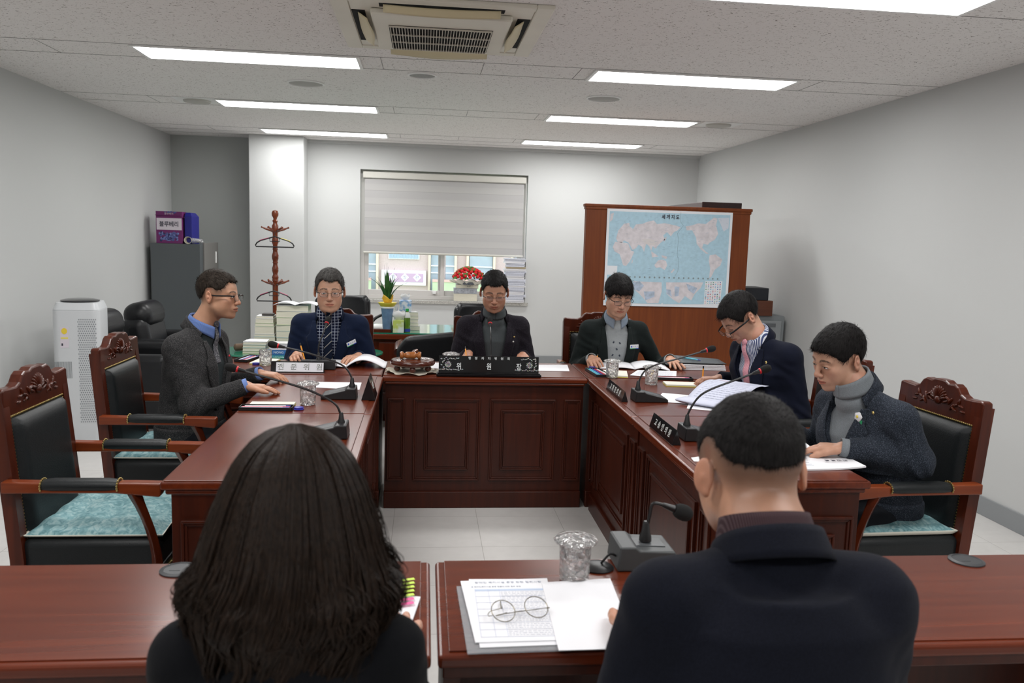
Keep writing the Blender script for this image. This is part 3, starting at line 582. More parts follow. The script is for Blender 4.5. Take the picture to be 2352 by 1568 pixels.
b = B(); b.lathe([(.001, -.09), (.027, -.09), (.038, .0), (.040, .002), (.036, 0), (.026, -.07)], 24, (-2.575, 9.40, 1.461), Matrix.Rotation(PI/2, 3, 'X') @ Matrix.Rotation(-.0, 3, 'Y'), cap=True); tag(b.build('paper_cups', mat('cup_cream', (.7,.66,.52), .7), smooth=True), 'roll of pale paper cups lying by the purple carton', 'cups')
b = B(); b.grid(lambda u, v: (-2.54+u*.10, 9.46+.05*math.sin(v*PI*2), 1.455+.03*math.cos(v*PI*2)*(1-.5*u)+.006*math.sin(u*30+v*20)), 10, 16); tag(b.build('plastic_bag', mat('clear_bag', (.8,.8,.8), .25, trans=.6), smooth=True), 'crumpled clear plastic sleeve beside the paper cups', 'bag')
# coat stand
cs = thing('coat_stand', 'turned reddish wood coat stand before the white column', 'coat stand', (-1.575, 9.0, 0))
prof = [(.03, .06), (.03, 1.0), (.028, 1.06), (.034, 1.07), (.03, 1.085), (.036, 1.10), (.03, 1.12), (.024, 1.135), (.033, 1.17), (.034, 1.2), (.024, 1.23), (.024, 1.25), (.03, 1.26), (.024, 1.27), (.034, 1.30), (.036, 1.33), (.026, 1.365), (.024, 1.39), (.03, 1.40), (.024, 1.41), (.027, 1.42), (.024, 1.44), (.035, 1.47), (.033, 1.5), (.026, 1.53), (.026, 1.56), (.034, 1.60), (.034, 1.645), (.022, 1.665), (.022, 1.68), (.03, 1.695), (.018, 1.71), (.02, 1.725), (.034, 1.75), (.036, 1.775), (.026, 1.80), (.001, 1.81)]
b = B(); b.lathe(prof, 24); b.build('pole', W_rack, cs, smooth=True)
for z0 in (1.585, 1.025):
    for k in range(6):
        a = k*PI/3 + .2; c_, s_ = math.cos(a), math.sin(a)
        b = B(); b.tube([(c_*r, s_*r, z0+dz) for r, dz in ((.02, .0), (.05, .012), (.09, .024), (.12, .036), (.128, .04), (.138, .043), (.144, .044))], [.013, .012, .012, .008, .007, .012, .004], 10); b.build('peg', W_rack, cs, smooth=True)
for k in range(4):
    a = k*PI/2+.6; b = B(); b.tube([(math.cos(a)*r, math.sin(a)*r, z) for r, z in ((.02, .22), (.08, .2), (.16, .1), (.22, .03), (.27, .015))], [.02, .02, .018, .016, .014], 8); b.build('foot', W_rack, cs, smooth=True)
def hanger(lab, x, z, s, tape):
    t = thing('clothes_hanger', lab, 'hanger', (x, 8.86, z), 0, 'black hangers on the coat stand'); w_ = .19*s
    b = B(); P = [(-w_, 0, -.045), (-w_-.005, 0, -.03), (-w_+.01, 0, -.005), (-w_*.75, 0, .018), (-.055, 0, .045), (0, 0, .062), (.055, 0, .045), (w_*.75, 0, .018), (w_-.01, 0, -.005), (w_+.005, 0, -.03), (w_, 0, -.045)]
    b.ring([P[0]] + P[1:], .0075, 6); b.build('hanger_frame', M_black, t, smooth=True)
    b = B(); b.tube([(-.05, 0, .045), (-.05, 0, .012), (.05, 0, .012), (.05, 0, .045)], .004, 6); b.build('cross_bar', M_black, t)
    b = B(); b.tube([(0, 0, .06), (0, 0, .10), (.02, .03, .125), (.03, .06, .13), (.02, .09, .12)], .003, 6); b.build('hook', M_black, t)
    for sx, col in zip((-1, 1), tape): b = B(); b.tube([(sx*w_*.82, 0, .016), (sx*.06, 0, .046)], .0062, 6); b.build('grip_strip', col, t)
M_mag = mat('magenta_strip', (.5,.05,.15), .5)
hanger('black hanger with a yellow strip on the upper pegs of the coat stand', -1.555, 1.47, 1.0, (M_mag, mat('yellow_strip', (.75,.65,.08), .5))); hanger('black hanger with magenta strips on the lower pegs of the coat stand', -1.565, .905, .9, (M_mag, M_mag))
# air purifier
ap = thing('air_purifier', 'tall white air purifier by the left wall', 'air purifier', (-2.49, 6.30, 0), .15); ap.scale = (.84, .84, 1)
M_app = mat('purifier_white', (.62,.64,.66), .3)
def rr(w_, d_, r, n=8):
    P = []
    for cx, cy, a0 in ((w_-r, d_-r, 0), (-w_+r, d_-r, 90), (-w_+r, -d_+r, 180), (w_-r, -d_+r, 270)):
        for k in range(n+1): a = R(a0+90*k/n); P.append((cx+r*math.cos(a), cy+r*math.sin(a)))
    return P
b = B(); b.prism(rr(.185, .19, .06), .96, Matrix.Translation((0, 0, .03))); 
n_ = len(rr(.185, .19, .06)); b.build('body', M_app, ap, smooth=True, bevel=.006)
b = B(); vs0 = rr(.185, .19, .06); vs1 = rr(.165, .17, .05)
b.add([(x, y, .99) for x, y in vs0] + [(x*.98, y*.98, 1.02+.055*(x/.185+1)/2*0+.02) for x, y in vs1], [(i, (i+1)%n_, n_+(i+1)%n_, n_+i) for i in range(n_)] + [tuple(range(n_, 2*n_))]); b.build('cap', M_app, ap, smooth=True)
b = B(); b.lathe([(.15, 0), (.155, .012), (.12, .02), (.001, .022)], 36, (0, 0, 1.038), None); b.build('control_top', mat('gloss_black', (.02,.02,.022), .12), ap, smooth=True)
b = B(); b.prism(rr(.165, .17, .05), .03, Matrix.Translation((0, 0, 0))); b.build('base', M_app, ap)
b = B()
for i in range(46):
    for j in range(9):
        x = .02 + j*.016 + (i % 2)*.008; z = .18 + i*.0165
        b.lathe([(.0055, 0), (.0055, .0008)], 6, (x, -.1908, z), Matrix.Rotation(PI/2, 3, 'X'))
b.build('perforation', mat('purifier_hole', (.28,.30,.32), .5), ap)
b = B()
for i in range(16): b.bb((-.17+i*.0085, -.1915, .50), (-.166+i*.0085, -.189, .62))
b.build('side_slots', mat('purifier_slot', (.25,.27,.28), .5), ap)
en = B(); en.bb((-.12, -.1915, .72), (-.055, -.1905, .87)); en = en.build('energy_label', mat('carton_white', (0,0,0)), ap)
b = B(); b.slot(0); b.lathe([(.022, 0), (.022, .0008)], 20, (-.088, -.192, .84), Matrix.Rotation(PI/2, 3, 'X')); b.slot(1); b.bb((-.115, -.1925, .785), (-.06, -.1915, .795)); b.slot(2); b.bb((-.112, -.1925, .735), (-.10, -.1915, .752)); b.build('label_marks', [mat('label_yellow', (.8,.6,.05), .5), mat('label_yellow2', (.8,.7,.1), .5), M_ink], en)
# lounge sofas and office chairs behind
def leather_block(b, c, d): b.box(c, d)
def sofa(lab, x, y, rz, z=0):
    t = thing('lounge_chair', lab, 'sofa', (x, y, z), rz, 'black leather reclining seats')
    b = B(); b.box((0, .0, .18), (.62, .72, .36)); b.build('seat_base', M_leather2, t, bevel=.04, seg=4, smooth=True)
    b = B(); b.box((0, -.03, .42), (.56, .62, .16)); b.build('seat', M_leather2, t, bevel=.06, seg=5, smooth=True)
    b = B(); b.box((0, .27, .56), (.6, .24, .46), Matrix.Rotation(-.18, 3, 'X')); b.build('backrest', M_leather2, t, bevel=.09, seg=5, smooth=True)
    b = B(); b.box((0, .28, .79), (.54, .25, .25), Matrix.Rotation(-.2, 3, 'X')); b.build('headrest', M_leather2, t, bevel=.11, seg=6, smooth=True)
    for s in (-1, 1): b = B(); b.box((s*.37, .0, .36), (.15, .72, .5)); b.build('arm', M_leather2, t, bevel=.05, seg=5, smooth=True)
    return t
sofa('black leather recliner with rolled headrest beside the purifier', -2.28, 7.90, PI/2); sofa('black leather recliner partly hidden behind the air purifier', -2.33, 6.98, PI/2)
def office_chair(lab, x, y, rz, hh):
    t = thing('office_chair', lab, 'chair', (x, y, 0), rz, 'black leather office chairs at the back')
    b = B(); b.box((0, 0, .48), (.52, .5, .12)); b.build('seat', M_leather2, t, bevel=.05, seg=4, smooth=True)
    b = B(); b.grid(lambda u, v: ((u-.5)*(.54-.05*v)*(1 if v < .85 else math.sqrt(max(.0, 1-((v-.85)/.15)**2*.25))), .24+.04*(abs(u-.5)*2)**2*-1.5+.05*v, .52+v*(hh-.52)), 16, 20); b.build('backrest', M_leather2, t, smooth=True, solid=.09, bevel=.03, seg=3)
    for s in (-1, 1): b = B(); b.box((s*.225, .26, hh-.2), (.09, .12, .36)); b.build('head_wing', M_leather2, t, bevel=.045, seg=4, smooth=True)
    b = B(); b.tube([(0, 0, .42), (0, 0, .12)], .03, 12); b.build('column', M_black, t)
    for k in range(5): a = k*2*PI/5; b = B(); b.tube([(0, 0, .11), (.28*math.cos(a), .28*math.sin(a), .07)], [.025, .015], 6); b.ball((.28*math.cos(a), .28*math.sin(a), .03), .03, 8, 6); b.build('leg', M_black, t)
    for s in (-1, 1): b = B(); b.tube([(s*.27, .2, .7), (s*.28, 0, .70), (s*.28, -.15, .69), (s*.27, -.18, .6), (s*.25, -.12, .5)], .018, 8); b.build('armrest', M_black, t, smooth=True)
    return t
office_chair('black leather office chair behind the man in navy suit and tie', -.80, 8.03, .0, .98)
office_chair('black office chair behind the man in grey turtleneck', .415, 6.05, 0, 1.085).scale = (.70, 1, 1)
# lounge armchair seen from behind, left of the chairman
t = thing('lounge_armchair', 'low black leather armchair seen from behind the gavel stand', 'armchair', (.12, 6.69, 0), PI-.06)
b = B(); b.box((0, 0, .33), (.52, .56, .4)); b.build('seat', M_leather2, t, bevel=.06, seg=4, smooth=True)
b = B()
def lb(u, v):
    x = (u-.5)*.62; top = .875 - .075*u - .09*max(0, (.12-min(u, 1-u)))/.12; z = .2 + v*(top-.2)
    return (x, .25+.05*v, z)
b.grid(lb, 24, 12); b.build('backrest', M_leather2, t, smooth=True, solid=.10, bevel=.03, seg=3)
for s in (-1, 1): b = B(); b.tube([(s*.30, .26, .68), (s*.31, .12, .72), (s*.31, -.1, .71), (s*.31, -.18, .66), (s*.31, -.2, .5), (s*.30, -.18, .1)], [.035, .035, .03, .035, .03, .03], 10); b.build('armrest', W_chair, t, smooth=True)
for s in (-1, 1):
    for q in (-1, 1): b = B(); b.tube([(s*.22, q*.22, .2), (s*.22, q*.22, 0)], .025, 8); b.build('leg', W_chair, t)
# executive desk
M_ggl = mat('green_glass', (.02,.20,.12), .05, coat=.5)
t = thing('executive_desk', 'dark reddish wooden desk with green glass top at the back', 'desk', (-.36, 7.0, 0))
b = B(); b.bb((-.62, 0, .71), (.75, .75, .755)); b.build('tabletop', W_top, t, bevel=.006)
b = B(); b.bb((-.60, .01, .7555), (.73, .74, .766)); b.build('glass_top', M_ggl, t, bevel=.002)
b = B(); b.bb((-.56, .05, 0), (.68, .68, .71)); b.build('carcass', W_chair, t)
for x0, x1 in ((-.52, -.08), (-.02, .62)):
    for z0, z1 in ((.06, .25), (.27, .46), (.48, .68)):
        b = B(); b.bb((x0, .03, z0), (x1, .052, z1)); d_ = b.build('drawer', W_chair, t, bevel=.005); b = B(); b.bb(((x0+x1)/2-.05, .02, (z0+z1)/2-.006), ((x0+x1)/2+.05, .03, (z0+z1)/2+.006)); b.build('handle', M_gold, d_, bevel=.003)
# oval coffee table with books
t = thing('oval_table', 'oval wooden side table under a green glass top', 'table', (-.965, 6.62, 0))
def oval(b, a, c, z0, z1, n=48): b.prism([(a*math.cos(2*PI*i/n), c*math.sin(2*PI*i/n)) for i in range(n)], z1-z0, Matrix.Translation((0, 0, z0)))
b = B(); oval(b, .62, .36, .60, .64); b.build('tabletop', W_chair, t, bevel=.006); b = B(); oval(b, .645, .38, .6405, .655); b.build('glass_top', M_ggl, t, bevel=.003)
b = B(); oval(b, .56, .32, .50, .60); b.build('apron', W_chair, t)
for sx in (-1, 1):
    for sy in (-1, 1): b = B(); b.tube([(sx*.42, sy*.18, .5), (sx*.44, sy*.2, .25), (sx*.42, sy*.19, 0)], [.04, .03, .02], 8); b.build('leg', W_chair, t, smooth=True)
# ================================================================ THINGS ON THE TABLES
M_crys = bpy.data.materials.new('crystal'); M_crys.use_nodes = True
def _cr():
    N, L = nt(M_crys); b = N['Principled BSDF']; b.inputs['Transmission Weight'].default_value = .9; b.inputs['IOR'].default_value = 1.5; b.inputs['Roughness'].default_value = .0; b.inputs['Base Color'].default_value = (1,1,1,1)
    tc = N.new('ShaderNodeTexCoord'); v = N.new('ShaderNodeTexVoronoi'); v.feature = 'F1'; v.inputs['Scale'].default_value = 52; L.new(tc.outputs['Object'], v.inputs[0])
    bp = N.new('ShaderNodeBump'); bp.inputs['Strength'].default_value = 1.0; bp.inputs['Distance'].default_value = .010; L.new(v.outputs[0], bp.inputs['Height']); L.new(bp.outputs[0], b.inputs['Normal'])
_cr()
def cup(lab, x, y, lid=True):
    t = thing('cut_glass_cup', lab, 'glass', (x, y, T+.0005), 0, 'cut crystal water cups')
    def facet(a, k, z): return 1 + (.035*abs(math.sin(a*8 + k*.39)) if 1 <= k <= 7 else 0)
    b = B(); b.lathe([(.030, 0), (.034, .004), (.0345, .016), (.035, .03), (.0355, .045), (.036, .06), (.0365, .07), (.0365, .078), (.037, .094), (.0345, .095), (.033, .07), (.031, .02), (.0, .016)][:-1] + [(.001, .016)], 48, fn=facet); b.build('tumbler', M_crys, t, smooth=25)
    if lid:
        b = B(); b.lathe([(.032, .0955), (.050, .0955), (.052, .099), (.047, .104), (.03, .110), (.012, .112), (.001, .112)], 32, fn=lambda a, k, z: 1 + (.025*abs(math.sin(a*12)) if k in (1, 2) else 0)); b.build('lid', M_crys, t, smooth=30)
    return t
c0 = cup('open crystal cup left of the white nameplate', -.940, 5.03, False)
cl = cup('lidded crystal cup beside the blue round cap, before the man in tweed', -.533, 3.88)
for lab, x, y in (('lidded crystal cup before the man in dark jacket and grey vest', 1.113, 4.745), ('lidded crystal cup near the pink tied man, behind the right microphone', 1.292, 4.53), ('lidded crystal cup on the foreground table above the eyeglasses', .366, 1.855), ('lidded crystal cup behind the wide black nameplate, left of the pencil hand', .165, 4.93)): dup(cl, (x, y, T+.0005), 0, lab)
def curve(P, n=10):
    P = [Vector(p) for p in P]; out = []
    Q = [2*P[0]-P[1]] + P + [2*P[-1]-P[-2]]
    for i in range(1, len(Q)-2):
        for k in range(n):
            t = k/n; a, b_, c, d = Q[i-1], Q[i], Q[i+1], Q[i+2]
            out.append(.5*((2*b_) + (c-a)*t + (2*a-5*b_+4*c-d)*t*t + (3*b_-a-3*c+d)*t**3))
    return out + [P[-1]]
M_unit = mat('unit_black', (.014,.014,.015), .38); M_btn = mat('unit_button', (.07,.075,.08), .4)
def mic(lab, x, y, rz, stem, w_=.12, l_=.17, h0=.022, h1=.055, m=None, foam=.0165, ring=True):
    """unit local: +x is the low front edge (towards the speaker); stem starts at the tall end; stem points local"""
    t = thing('desk_microphone', lab, 'microphone', (x, y, T+.0005), rz, 'gooseneck microphones'); m = m or M_unit
    prof = [(-l_/2, 0), (l_/2, 0), (l_/2, h0*.6), (l_/2-.012, h0), (-l_/2+.055, h1*.86), (-l_/2+.045, h1), (-l_/2+.005, h1)]
    b = B(); b.prism(prof, w_, Matrix.Translation((0, w_/2, 0)) @ Matrix.Rotation(PI/2, 4, 'X')); b.build('base', m, t, bevel=.005, seg=3)
    b = B(); b.add([(-.02, -.035, h1*.66), (.06, -.025, h0+.005), (.06, .025, h0+.005), (-.02, .035, h1*.66)], [(0,1,2,3)])
    a = math.atan2(h1*.86-h0, l_-.067); b = B(); b.box((.012, 0, (h0+h1*.86)/2 + .0012), (.075, .055, .003), Matrix.Rotation(a, 3, 'Y')); b.build('talk_button', M_btn, t, bevel=.001)
    s0 = Vector(stem[0]); b = B(); b.lathe([(.016, 0), (.015, .012), (.011, .022), (.008, .045), (.0055, .05)], 16, (s0.x, s0.y, s0.z-.004)); b.build('stem_socket', M_black, t, smooth=True)
    P = curve([s0 + Vector((0, 0, .02))] + [Vector(p) for p in stem[1:]]); b = B(); b.tube(P, .0045, 8); b.build('gooseneck', M_black, t, smooth=True)
    d = (P[-1]-P[-2]).normalized(); q = d.to_track_quat('Z', 'Y').to_matrix(); e = P[-1]
    b = B(); b.lathe([(.0045, -.03), (.0065, -.025), (.009, .0), (.0095, .003)], 14, e, q); b.build('mic_head', M_black, t, smooth=True)
    if ring: b = B(); b.lathe([(.0105, .0), (.0125, .002), (.0125, .006), (.0105, .008)], 18, e, q); b.build('red_ring', M_red, t, smooth=True)
    f = foam; b = B(); b.lathe([(f*.66, .006), (f*.85, .012), (f, .022), (f*1.02, .034), (f*.9, .044), (f*.6, .051), (.001, .054)], 20, e, q); b.build('foam_cover', M_foam, t, smooth=True)
    return t
mic('gooseneck microphone beside the triangular nameplate, leaning over the left far desk', -.405, 4.055, PI, [(-.06, 0, .055), (-.055, 0, .105), (-.02, 0, .155), (.06, 0, .19), (.18, 0, .225), (.29, 0, .25)])
mic('gooseneck microphone on the near left desk, its unit hidden by the woman', -.375, 3.27, PI, [(-.055, 0, .05), (-.05, 0, .095), (-.03, .0, .13), (.03, 0, .165), (.12, 0, .20), (.34, .0, .262)])
mic('gooseneck microphone beside the first black nameplate on the right desks', 1.15, 4.06, 0, [(-.06, 0, .055), (-.055, 0, .10), (-.03, 0, .15), (.03, 0, .185), (.15, 0, .22), (.285, 0, .262)])
mic('gooseneck microphone with its long neck in front of the crumpled sheets', 1.15, 3.26, 0, [(-.06, 0, .055), (-.055, 0, .11), (-.02, 0, .17), (.03, 0, .205), (.13, 0, .245), (.235, 0, .285)])
mic('small gooseneck microphone behind the white nameplate', -.615, 4.955, PI/2, [(-.03, 0, .05), (-.028, 0, .09), (-.02, -.0, .14), (.0, -.02, .2), (.06, -.035, .26)], w_=.20, l_=.14)
mic('gooseneck microphone in front of the man with the grey turtleneck', .405, 4.96, PI/2, [(-.03, 0, .05), (-.028, 0, .09), (-.01, 0, .15), (.01, 0, .21), (.08, 0, .275)], w_=.15, l_=.14)
M_ugrey = mat('unit_grey', (.055,.06,.062), .45)
t = mic('microphone with round foam ball on a grey box, foreground table', .558, 1.955, PI/2*0, [(.005, 0, .062), (.007, 0, .085), (.013, 0, .12), (.02, 0, .152), (.045, -.0, .150), (.072, -.0, .140)], w_=.12, l_=.155, h0=.05, h1=.062, m=M_ugrey, foam=.0205, ring=False)
b = B(); b.tube(curve([(-.075, -.03, .03), (-.09, -.03, .035), (-.105, -.03, .02), (-.115, -.025, .004)]), .003, 8); b.build('cable', M_black, t, smooth=True)
b = B(); b.lathe([(.04, 0), (.04, .003), (.03, .009), (.012, .011), (.001, .011)], 30, (.437, 1.925, T+.0005)); tag(b.build('cable_grommet', M_black, smooth=True), 'black round cable cover where the foreground microphone cable goes in', 'cable cover')
# nameplates
M_gblack = mat('plate_black', (.008,.008,.009), .12); M_plt = mat('plate_letters', (.72,.72,.70), .4)
def prism_plate(lab, x, y, rz, w_, s, hh=.058, white=False):
    t = thing('nameplate', lab, 'nameplate', (x, y, T+.0005), rz, 'nameplates on the desks')
    d = hh*.62; b = B(); b.prism([(-d/2, 0), (d/2, 0), (0, hh)], w_, Matrix.Translation((-w_/2, 0, 0)) @ Matrix(((0,0,1,0),(1,0,0,0),(0,1,0,0),(0,0,0,1)))); b.build('plate_body', M_gblack, t, bevel=.001)
    a = math.atan2(hh, d/2)
    if s: text('plate_letters', s, .034, M_plt, t, (0, -d/4-.0008, hh/2), (a, 0, 0), .0004, bold=.0004)
    return t
prism_plate('black triangular nameplate standing first on the right desks, nearer the chairman', 1.012, 4.19, -PI/2, .36, '고  희  진  의  원', .056)
prism_plate('black triangular nameplate on the nearest right desk', 1.012, 3.31, -PI/2, .34, '고  송  인  의  원', .062)
prism_plate('black triangular nameplate beside the left microphone, seen from its end', -.262, 4.08, PI/2, .17, '의 원', .11)
t = thing('nameplate', 'white faced nameplate in front of the man in navy suit', 'nameplate', (-.715, 4.80, T+.0005), .02, 'nameplates on the desks')
b = B(); b.prism([(-.03, 0), (.03, 0), (.004, .062), (-.004, .062)], .30, Matrix.Translation((-.15, 0, 0)) @ Matrix(((0,0,1,0),(1,0,0,0),(0,1,0,0),(0,0,0,1)))); b.build('plate_body', M_gblack, t, bevel=.001)
a = math.atan2(.062, .026); tl = Matrix.Rotation(a, 4, 'X')
b = B(); b.box((.012, -.0178, .031), (.265, .054, .0012), Matrix.Rotation(a, 3, 'X')); b.build('white_face', mat('plate_white', (.70,.70,.74), .35), t)
for i, ch in enumerate('전문위원'):
    text('plate_letter', ch, .040, mat('letter_dark', (.03,.04,.035), .5), t, (-.095+i*.072, -.0195, .031), (a, 0, 0), .0004, bold=.0007); text('plate_letter_face', ch, .040, mat('letter_white', (.75,.76,.74), .5), t, (-.0965+i*.072, -.0203, .032), (a, 0, 0), .0003, bold=-.0002)
t = thing('chair_nameplate', 'wide black lacquer nameplate with mother of pearl flowers', 'nameplate', (.382, 4.76, T+.0005), 0)
b = B(); b.bb((-.305, -.045, 0), (.305, .035, .014)); b.bb((-.30, -.035, .014), (.30, .025, .020)); b.build('base', M_gblack, t, bevel=.003)
lean_ = -.13; b = B(); b.box((0, .0, .066), (.585, .010, .095), Matrix.Rotation(lean_, 3, 'X')); b.build('board', M_gblack, t, bevel=.001)
def onb(x, z): return (x, -.0056 + (z-.066)*math.tan(-lean_), z)
for ch, x in zip('위원장', (-.175, 0.0, .175)): text('large_letter', ch, .042, mat('pearl_white', (.72,.75,.75), .3), t, onb(x, .052), (PI/2+lean_, 0, 0), .0005, bold=.0006, sx=.8)
for i, ch in enumerate('행정자치위원회'): text('small_letter', ch, .018, mat('pearl_white', (0,0,0)), t, onb(-.114+i*.038, .100), (PI/2+lean_, 0, 0), .0005, bold=.0003)
def pearl():
    m = bpy.data.materials.new('mother_of_pearl'); m.use_nodes = True; N, L = nt(m); b = N['Principled BSDF']; tc = N.new('ShaderNodeTexCoord'); v = N.new('ShaderNodeTexVoronoi'); v.inputs['Scale'].default_value = 190
    L.new(tc.outputs['Object'], v.inputs[0]); h = N.new('ShaderNodeHueSaturation'); h.inputs['Saturation'].default_value = .35; h.inputs['Value'].default_value = .75; L.new(v.outputs['Color'], h.inputs['Color']); L.new(h.outputs[0], b.inputs['Base Color']); b.inputs['Roughness'].default_value = .25; b.inputs['Metallic'].default_value = .3; return m
M_pearl = pearl(); random.seed(12)
for s in (-1, 1):
    b = B()
    def petal(x, z, a, L_=.02, w_=.006): 
        P = [(0, 0), (L_*.4, w_), (L_, 0), (L_*.4, -w_)]; c_, s_ = math.cos(a), math.sin(a)
        q = [(x+p*c_-r*s_, z+p*s_+r*c_) for p, r in P]; b.add([(p[0]*1.0, onb(0, p[1])[1]-.0004, p[1]) for p in q], [(0,1,2,3)])
    cx = s*.238
    for k in range(12): petal(cx, .064, k*PI/6, .021, .0065)
    for k in range(7): petal(cx, .064, k*PI/3.5+.2, .011, .005)
    for k in range(14): petal(s*(.285-.004*k*2.6), .034+.002*math.sin(k), PI*(s < 0)+s*.2+random.uniform(-.7, .7), .013, .003)
    for k in range(9): petal(s*(.265-.010*k), .098+.003*math.sin(k*2), random.uniform(-.6, .6)+(PI if s > 0 else 0)*0, .014, .003)
    for k in range(6): petal(s*.27, .035+.012*k, random.uniform(0, 3), .014, .004)
    b.build('pearl_flower', M_pearl, t)
# gavel, its stand and doily
M_gav = wood('gavel_wood', (.42,.15,.04), (.28,.09,.02), .25, 'X', coat=.5); M_gst = wood('stand_wood', (.10,.02,.010), (.05,.01,.005), .2, 'X', coat=.6)
t = thing('lace_doily', 'cream crocheted doily under the gavel stand', 'doily', (-.062, 4.86, T+.0004))
b = B(); b.grid(lambda u, v: ((.02+.135*u)*(1+.03*math.sin(v*2*PI*22)*(u > .9))*math.cos(v*2*PI), (.02+.125*u)*(1+.03*math.sin(v*2*PI*22)*(u > .9))*math.sin(v*2*PI), .002+.008*max(0, u-.72)/.28*(1+math.sin(v*2*PI*7+1))), 14, 176); b.build('lace', mat('doily_cream', (.55,.51,.42), .9, bump=1, bscale=500), t, smooth=True, solid=.002)
t = thing('gavel_stand', 'round dark wooden sounding block on little legs', 'stand', (-.062, 4.875, T+.008))
b = B(); b.lathe([(.11, .03), (.125, .034), (.132, .043), (.132, .055), (.125, .064), (.105, .066), (.10, .063), (.09, .067), (.075, .067), (.07, .064), (.06, .068), (.001, .068)], 48); b.build('round_top', M_gst, t, smooth=True)
for k in range(5): a = PI/2 + k*2*PI/5 + PI; b = B(); b.lathe([(.012, 0), (.019, .008), (.020, .018), (.014, .03), (.018, .036)], 14, (.095*math.cos(a), .095*math.sin(a), 0)); b.build('leg', M_gst, t, smooth=True)
t = thing('gavel', 'turned orange brown wooden gavel lying on its round stand', 'gavel', (-.075, 4.865, T+.008+.068+.022)); q = Matrix.Rotation(PI/2, 3, 'Y')
b = B(); b.lathe([(.018, -.062), (.022, -.057), (.022, -.045), (.013, -.038), (.013, -.033), (.019, -.028), (.021, -.02), (.021, -.001), (.020, 0), (.021, .001), (.021, .02), (.019, .028), (.013, .033), (.013, .038), (.022, .045), (.022, .057), (.018, .062)], 28, (0, 0, 0), q); b.build('gavel_head', M_gav, t, smooth=True)
b = B(); b.tube([(0, .015, 0), (.01, .06, .004), (.02, .10, .006), (.035, .15, .008)], [.007, .010, .013, .010], 14); b.build('gavel_handle', wood('handle_wood', (.2,.06,.02), (.12,.03,.01), .25, 'Y', coat=.5), t, smooth=True)
# papers
def sheet(name, lab, cat, pts, z=0, th=.0012, m=None, group=None, curl=0, lines=None, parent=None):
    """pts: four world corners (x,y) going round"""
    cx = sum(p[0] for p in pts)/4; cy = sum(p[1] for p in pts)/4; b = B()
    P = [(p[0]-cx, p[1]-cy) for p in pts]
    def fn(u, v):
        x = (P[0][0]*(1-u)+P[1][0]*u)*(1-v)+(P[3][0]*(1-u)+P[2][0]*u)*v; y = (P[0][1]*(1-u)+P[1][1]*u)*(1-v)+(P[3][1]*(1-u)+P[2][1]*u)*v
        return (x, y, curl*(max(0, u-.6)/.4)**2)
    n = 10 if curl else 1; k = len(b.v); b.grid(fn, n, 1)
    o = B(); o.v = [v for v in b.v] + [(v[0], v[1], v[2]+th) for v in b.v]; N_ = len(b.v); o.m = []
    for f in b.f: o.f.append(f); o.f.append(tuple(i+N_ for i in f)[::-1])
    from collections import Counter
    ec = Counter(); 
    for f in b.f:
        for i in range(4): ec[tuple(sorted((f[i], f[(i+1) % 4])))] += 1
    for f in b.f:
        for i in range(4):
            e = (f[i], f[(i+1) % 4])
            if ec[tuple(sorted(e))] == 1: o.f.append((e[1], e[0], e[0]+N_, e[1]+N_))
    ob_ = o.build(name, m or M_paper); ob_.location = (cx, cy, T+.0008+z); tag(ob_, lab, cat, group)
    if lines:
        l = B(); random.seed(int(abs(cx*1000)))
        for (u0, u1, v, h_) in lines:
            u = u0
            while u < u1:
                w_ = min(u1-u, random.uniform(.015, .05)); 
                q = [fn(u, v-h_/2), fn(u+w_, v-h_/2), fn(u+w_, v+h_/2), fn(u, v+h_/2)]; l.add([(a, b_, c+th+.0004) for a, b_, c in q], [(0,1,2,3)]); u += w_+.012
        l.build('printed_lines', M_inkl, ob_)
    return ob_
def block(name, lab, cat, c, d, rz, m, z=0, group=None, bevel=.001, cover=None):
    t = thing(name, lab, cat, (c[0], c[1], T+.0008+z), rz, group); b = B()
    b.bb((-d[0]/2, -d[1]/2, 0), (d[0]/2, d[1]/2, d[2])); b.build('page_block', m, t, bevel=bevel)
    if cover: b = B(); b.bb((-d[0]/2-.001, -d[1]/2-.001, -.0006), (d[0]/2+.001, d[1]/2+.001, .002)); b.build('backing', cover, t)
    return t
txt = [(.08, .92, .12+.045*i, .012) for i in range(18)]
sheet('paper_sheet', 'blank white sheet behind the left microphone', 'paper', [(-.62, 4.33), (-.325, 4.26), (-.33, 4.47), (-.625, 4.48)])
sheet('paper_sheet', 'white sheet right of the wide black nameplate', 'paper', [(.66, 4.95), (.895, 4.955), (.925, 5.21), (.645, 5.19)])
sheet('paper_sheet', 'white sheet under the wide nameplate, by the gavel stand', 'paper', [(-.13, 4.99), (.10, 4.99), (.10, 5.22), (-.13, 5.22)])
sheet('paper_sheet', 'white sheet lying flat before the dark suited man, under the curled page', 'paper', [(1.285, 3.86), (1.42, 3.80), (1.50, 3.96), (1.35, 4.02)], lines=txt)
sheet('paper_sheet', 'white sheet left of the curled printed page on the right far desk', 'paper', [(1.17, 4.03), (1.36, 3.96), (1.45, 4.18), (1.28, 4.26)], z=.001)
sheet('report', 'white report with printed heading at the near end of the right desks', 'report', [(1.30, 2.77), (1.622, 2.80), (1.615, 2.99), (1.36, 3.02)], th=.006, curl=.006)
text('report_heading', '의 안 목 록', .02, M_ink, bpy.data.objects['report'], (.07, -.02, .0125), (0, 0, PI), .0003)
b = B(); 
for yy in (-.07, -.055, -.03): b.bb((-.15, yy, .0070), (-.04, yy+.0015, .0076))
b.build('report_table', M_inkl, bpy.data.objects['report'])
sheet('paper_sheet', 'white page under the left hand corner of the near right desk', 'paper', [(1.005, 2.90), (1.10, 2.88), (1.12, 3.0), (1.01, 2.95)])
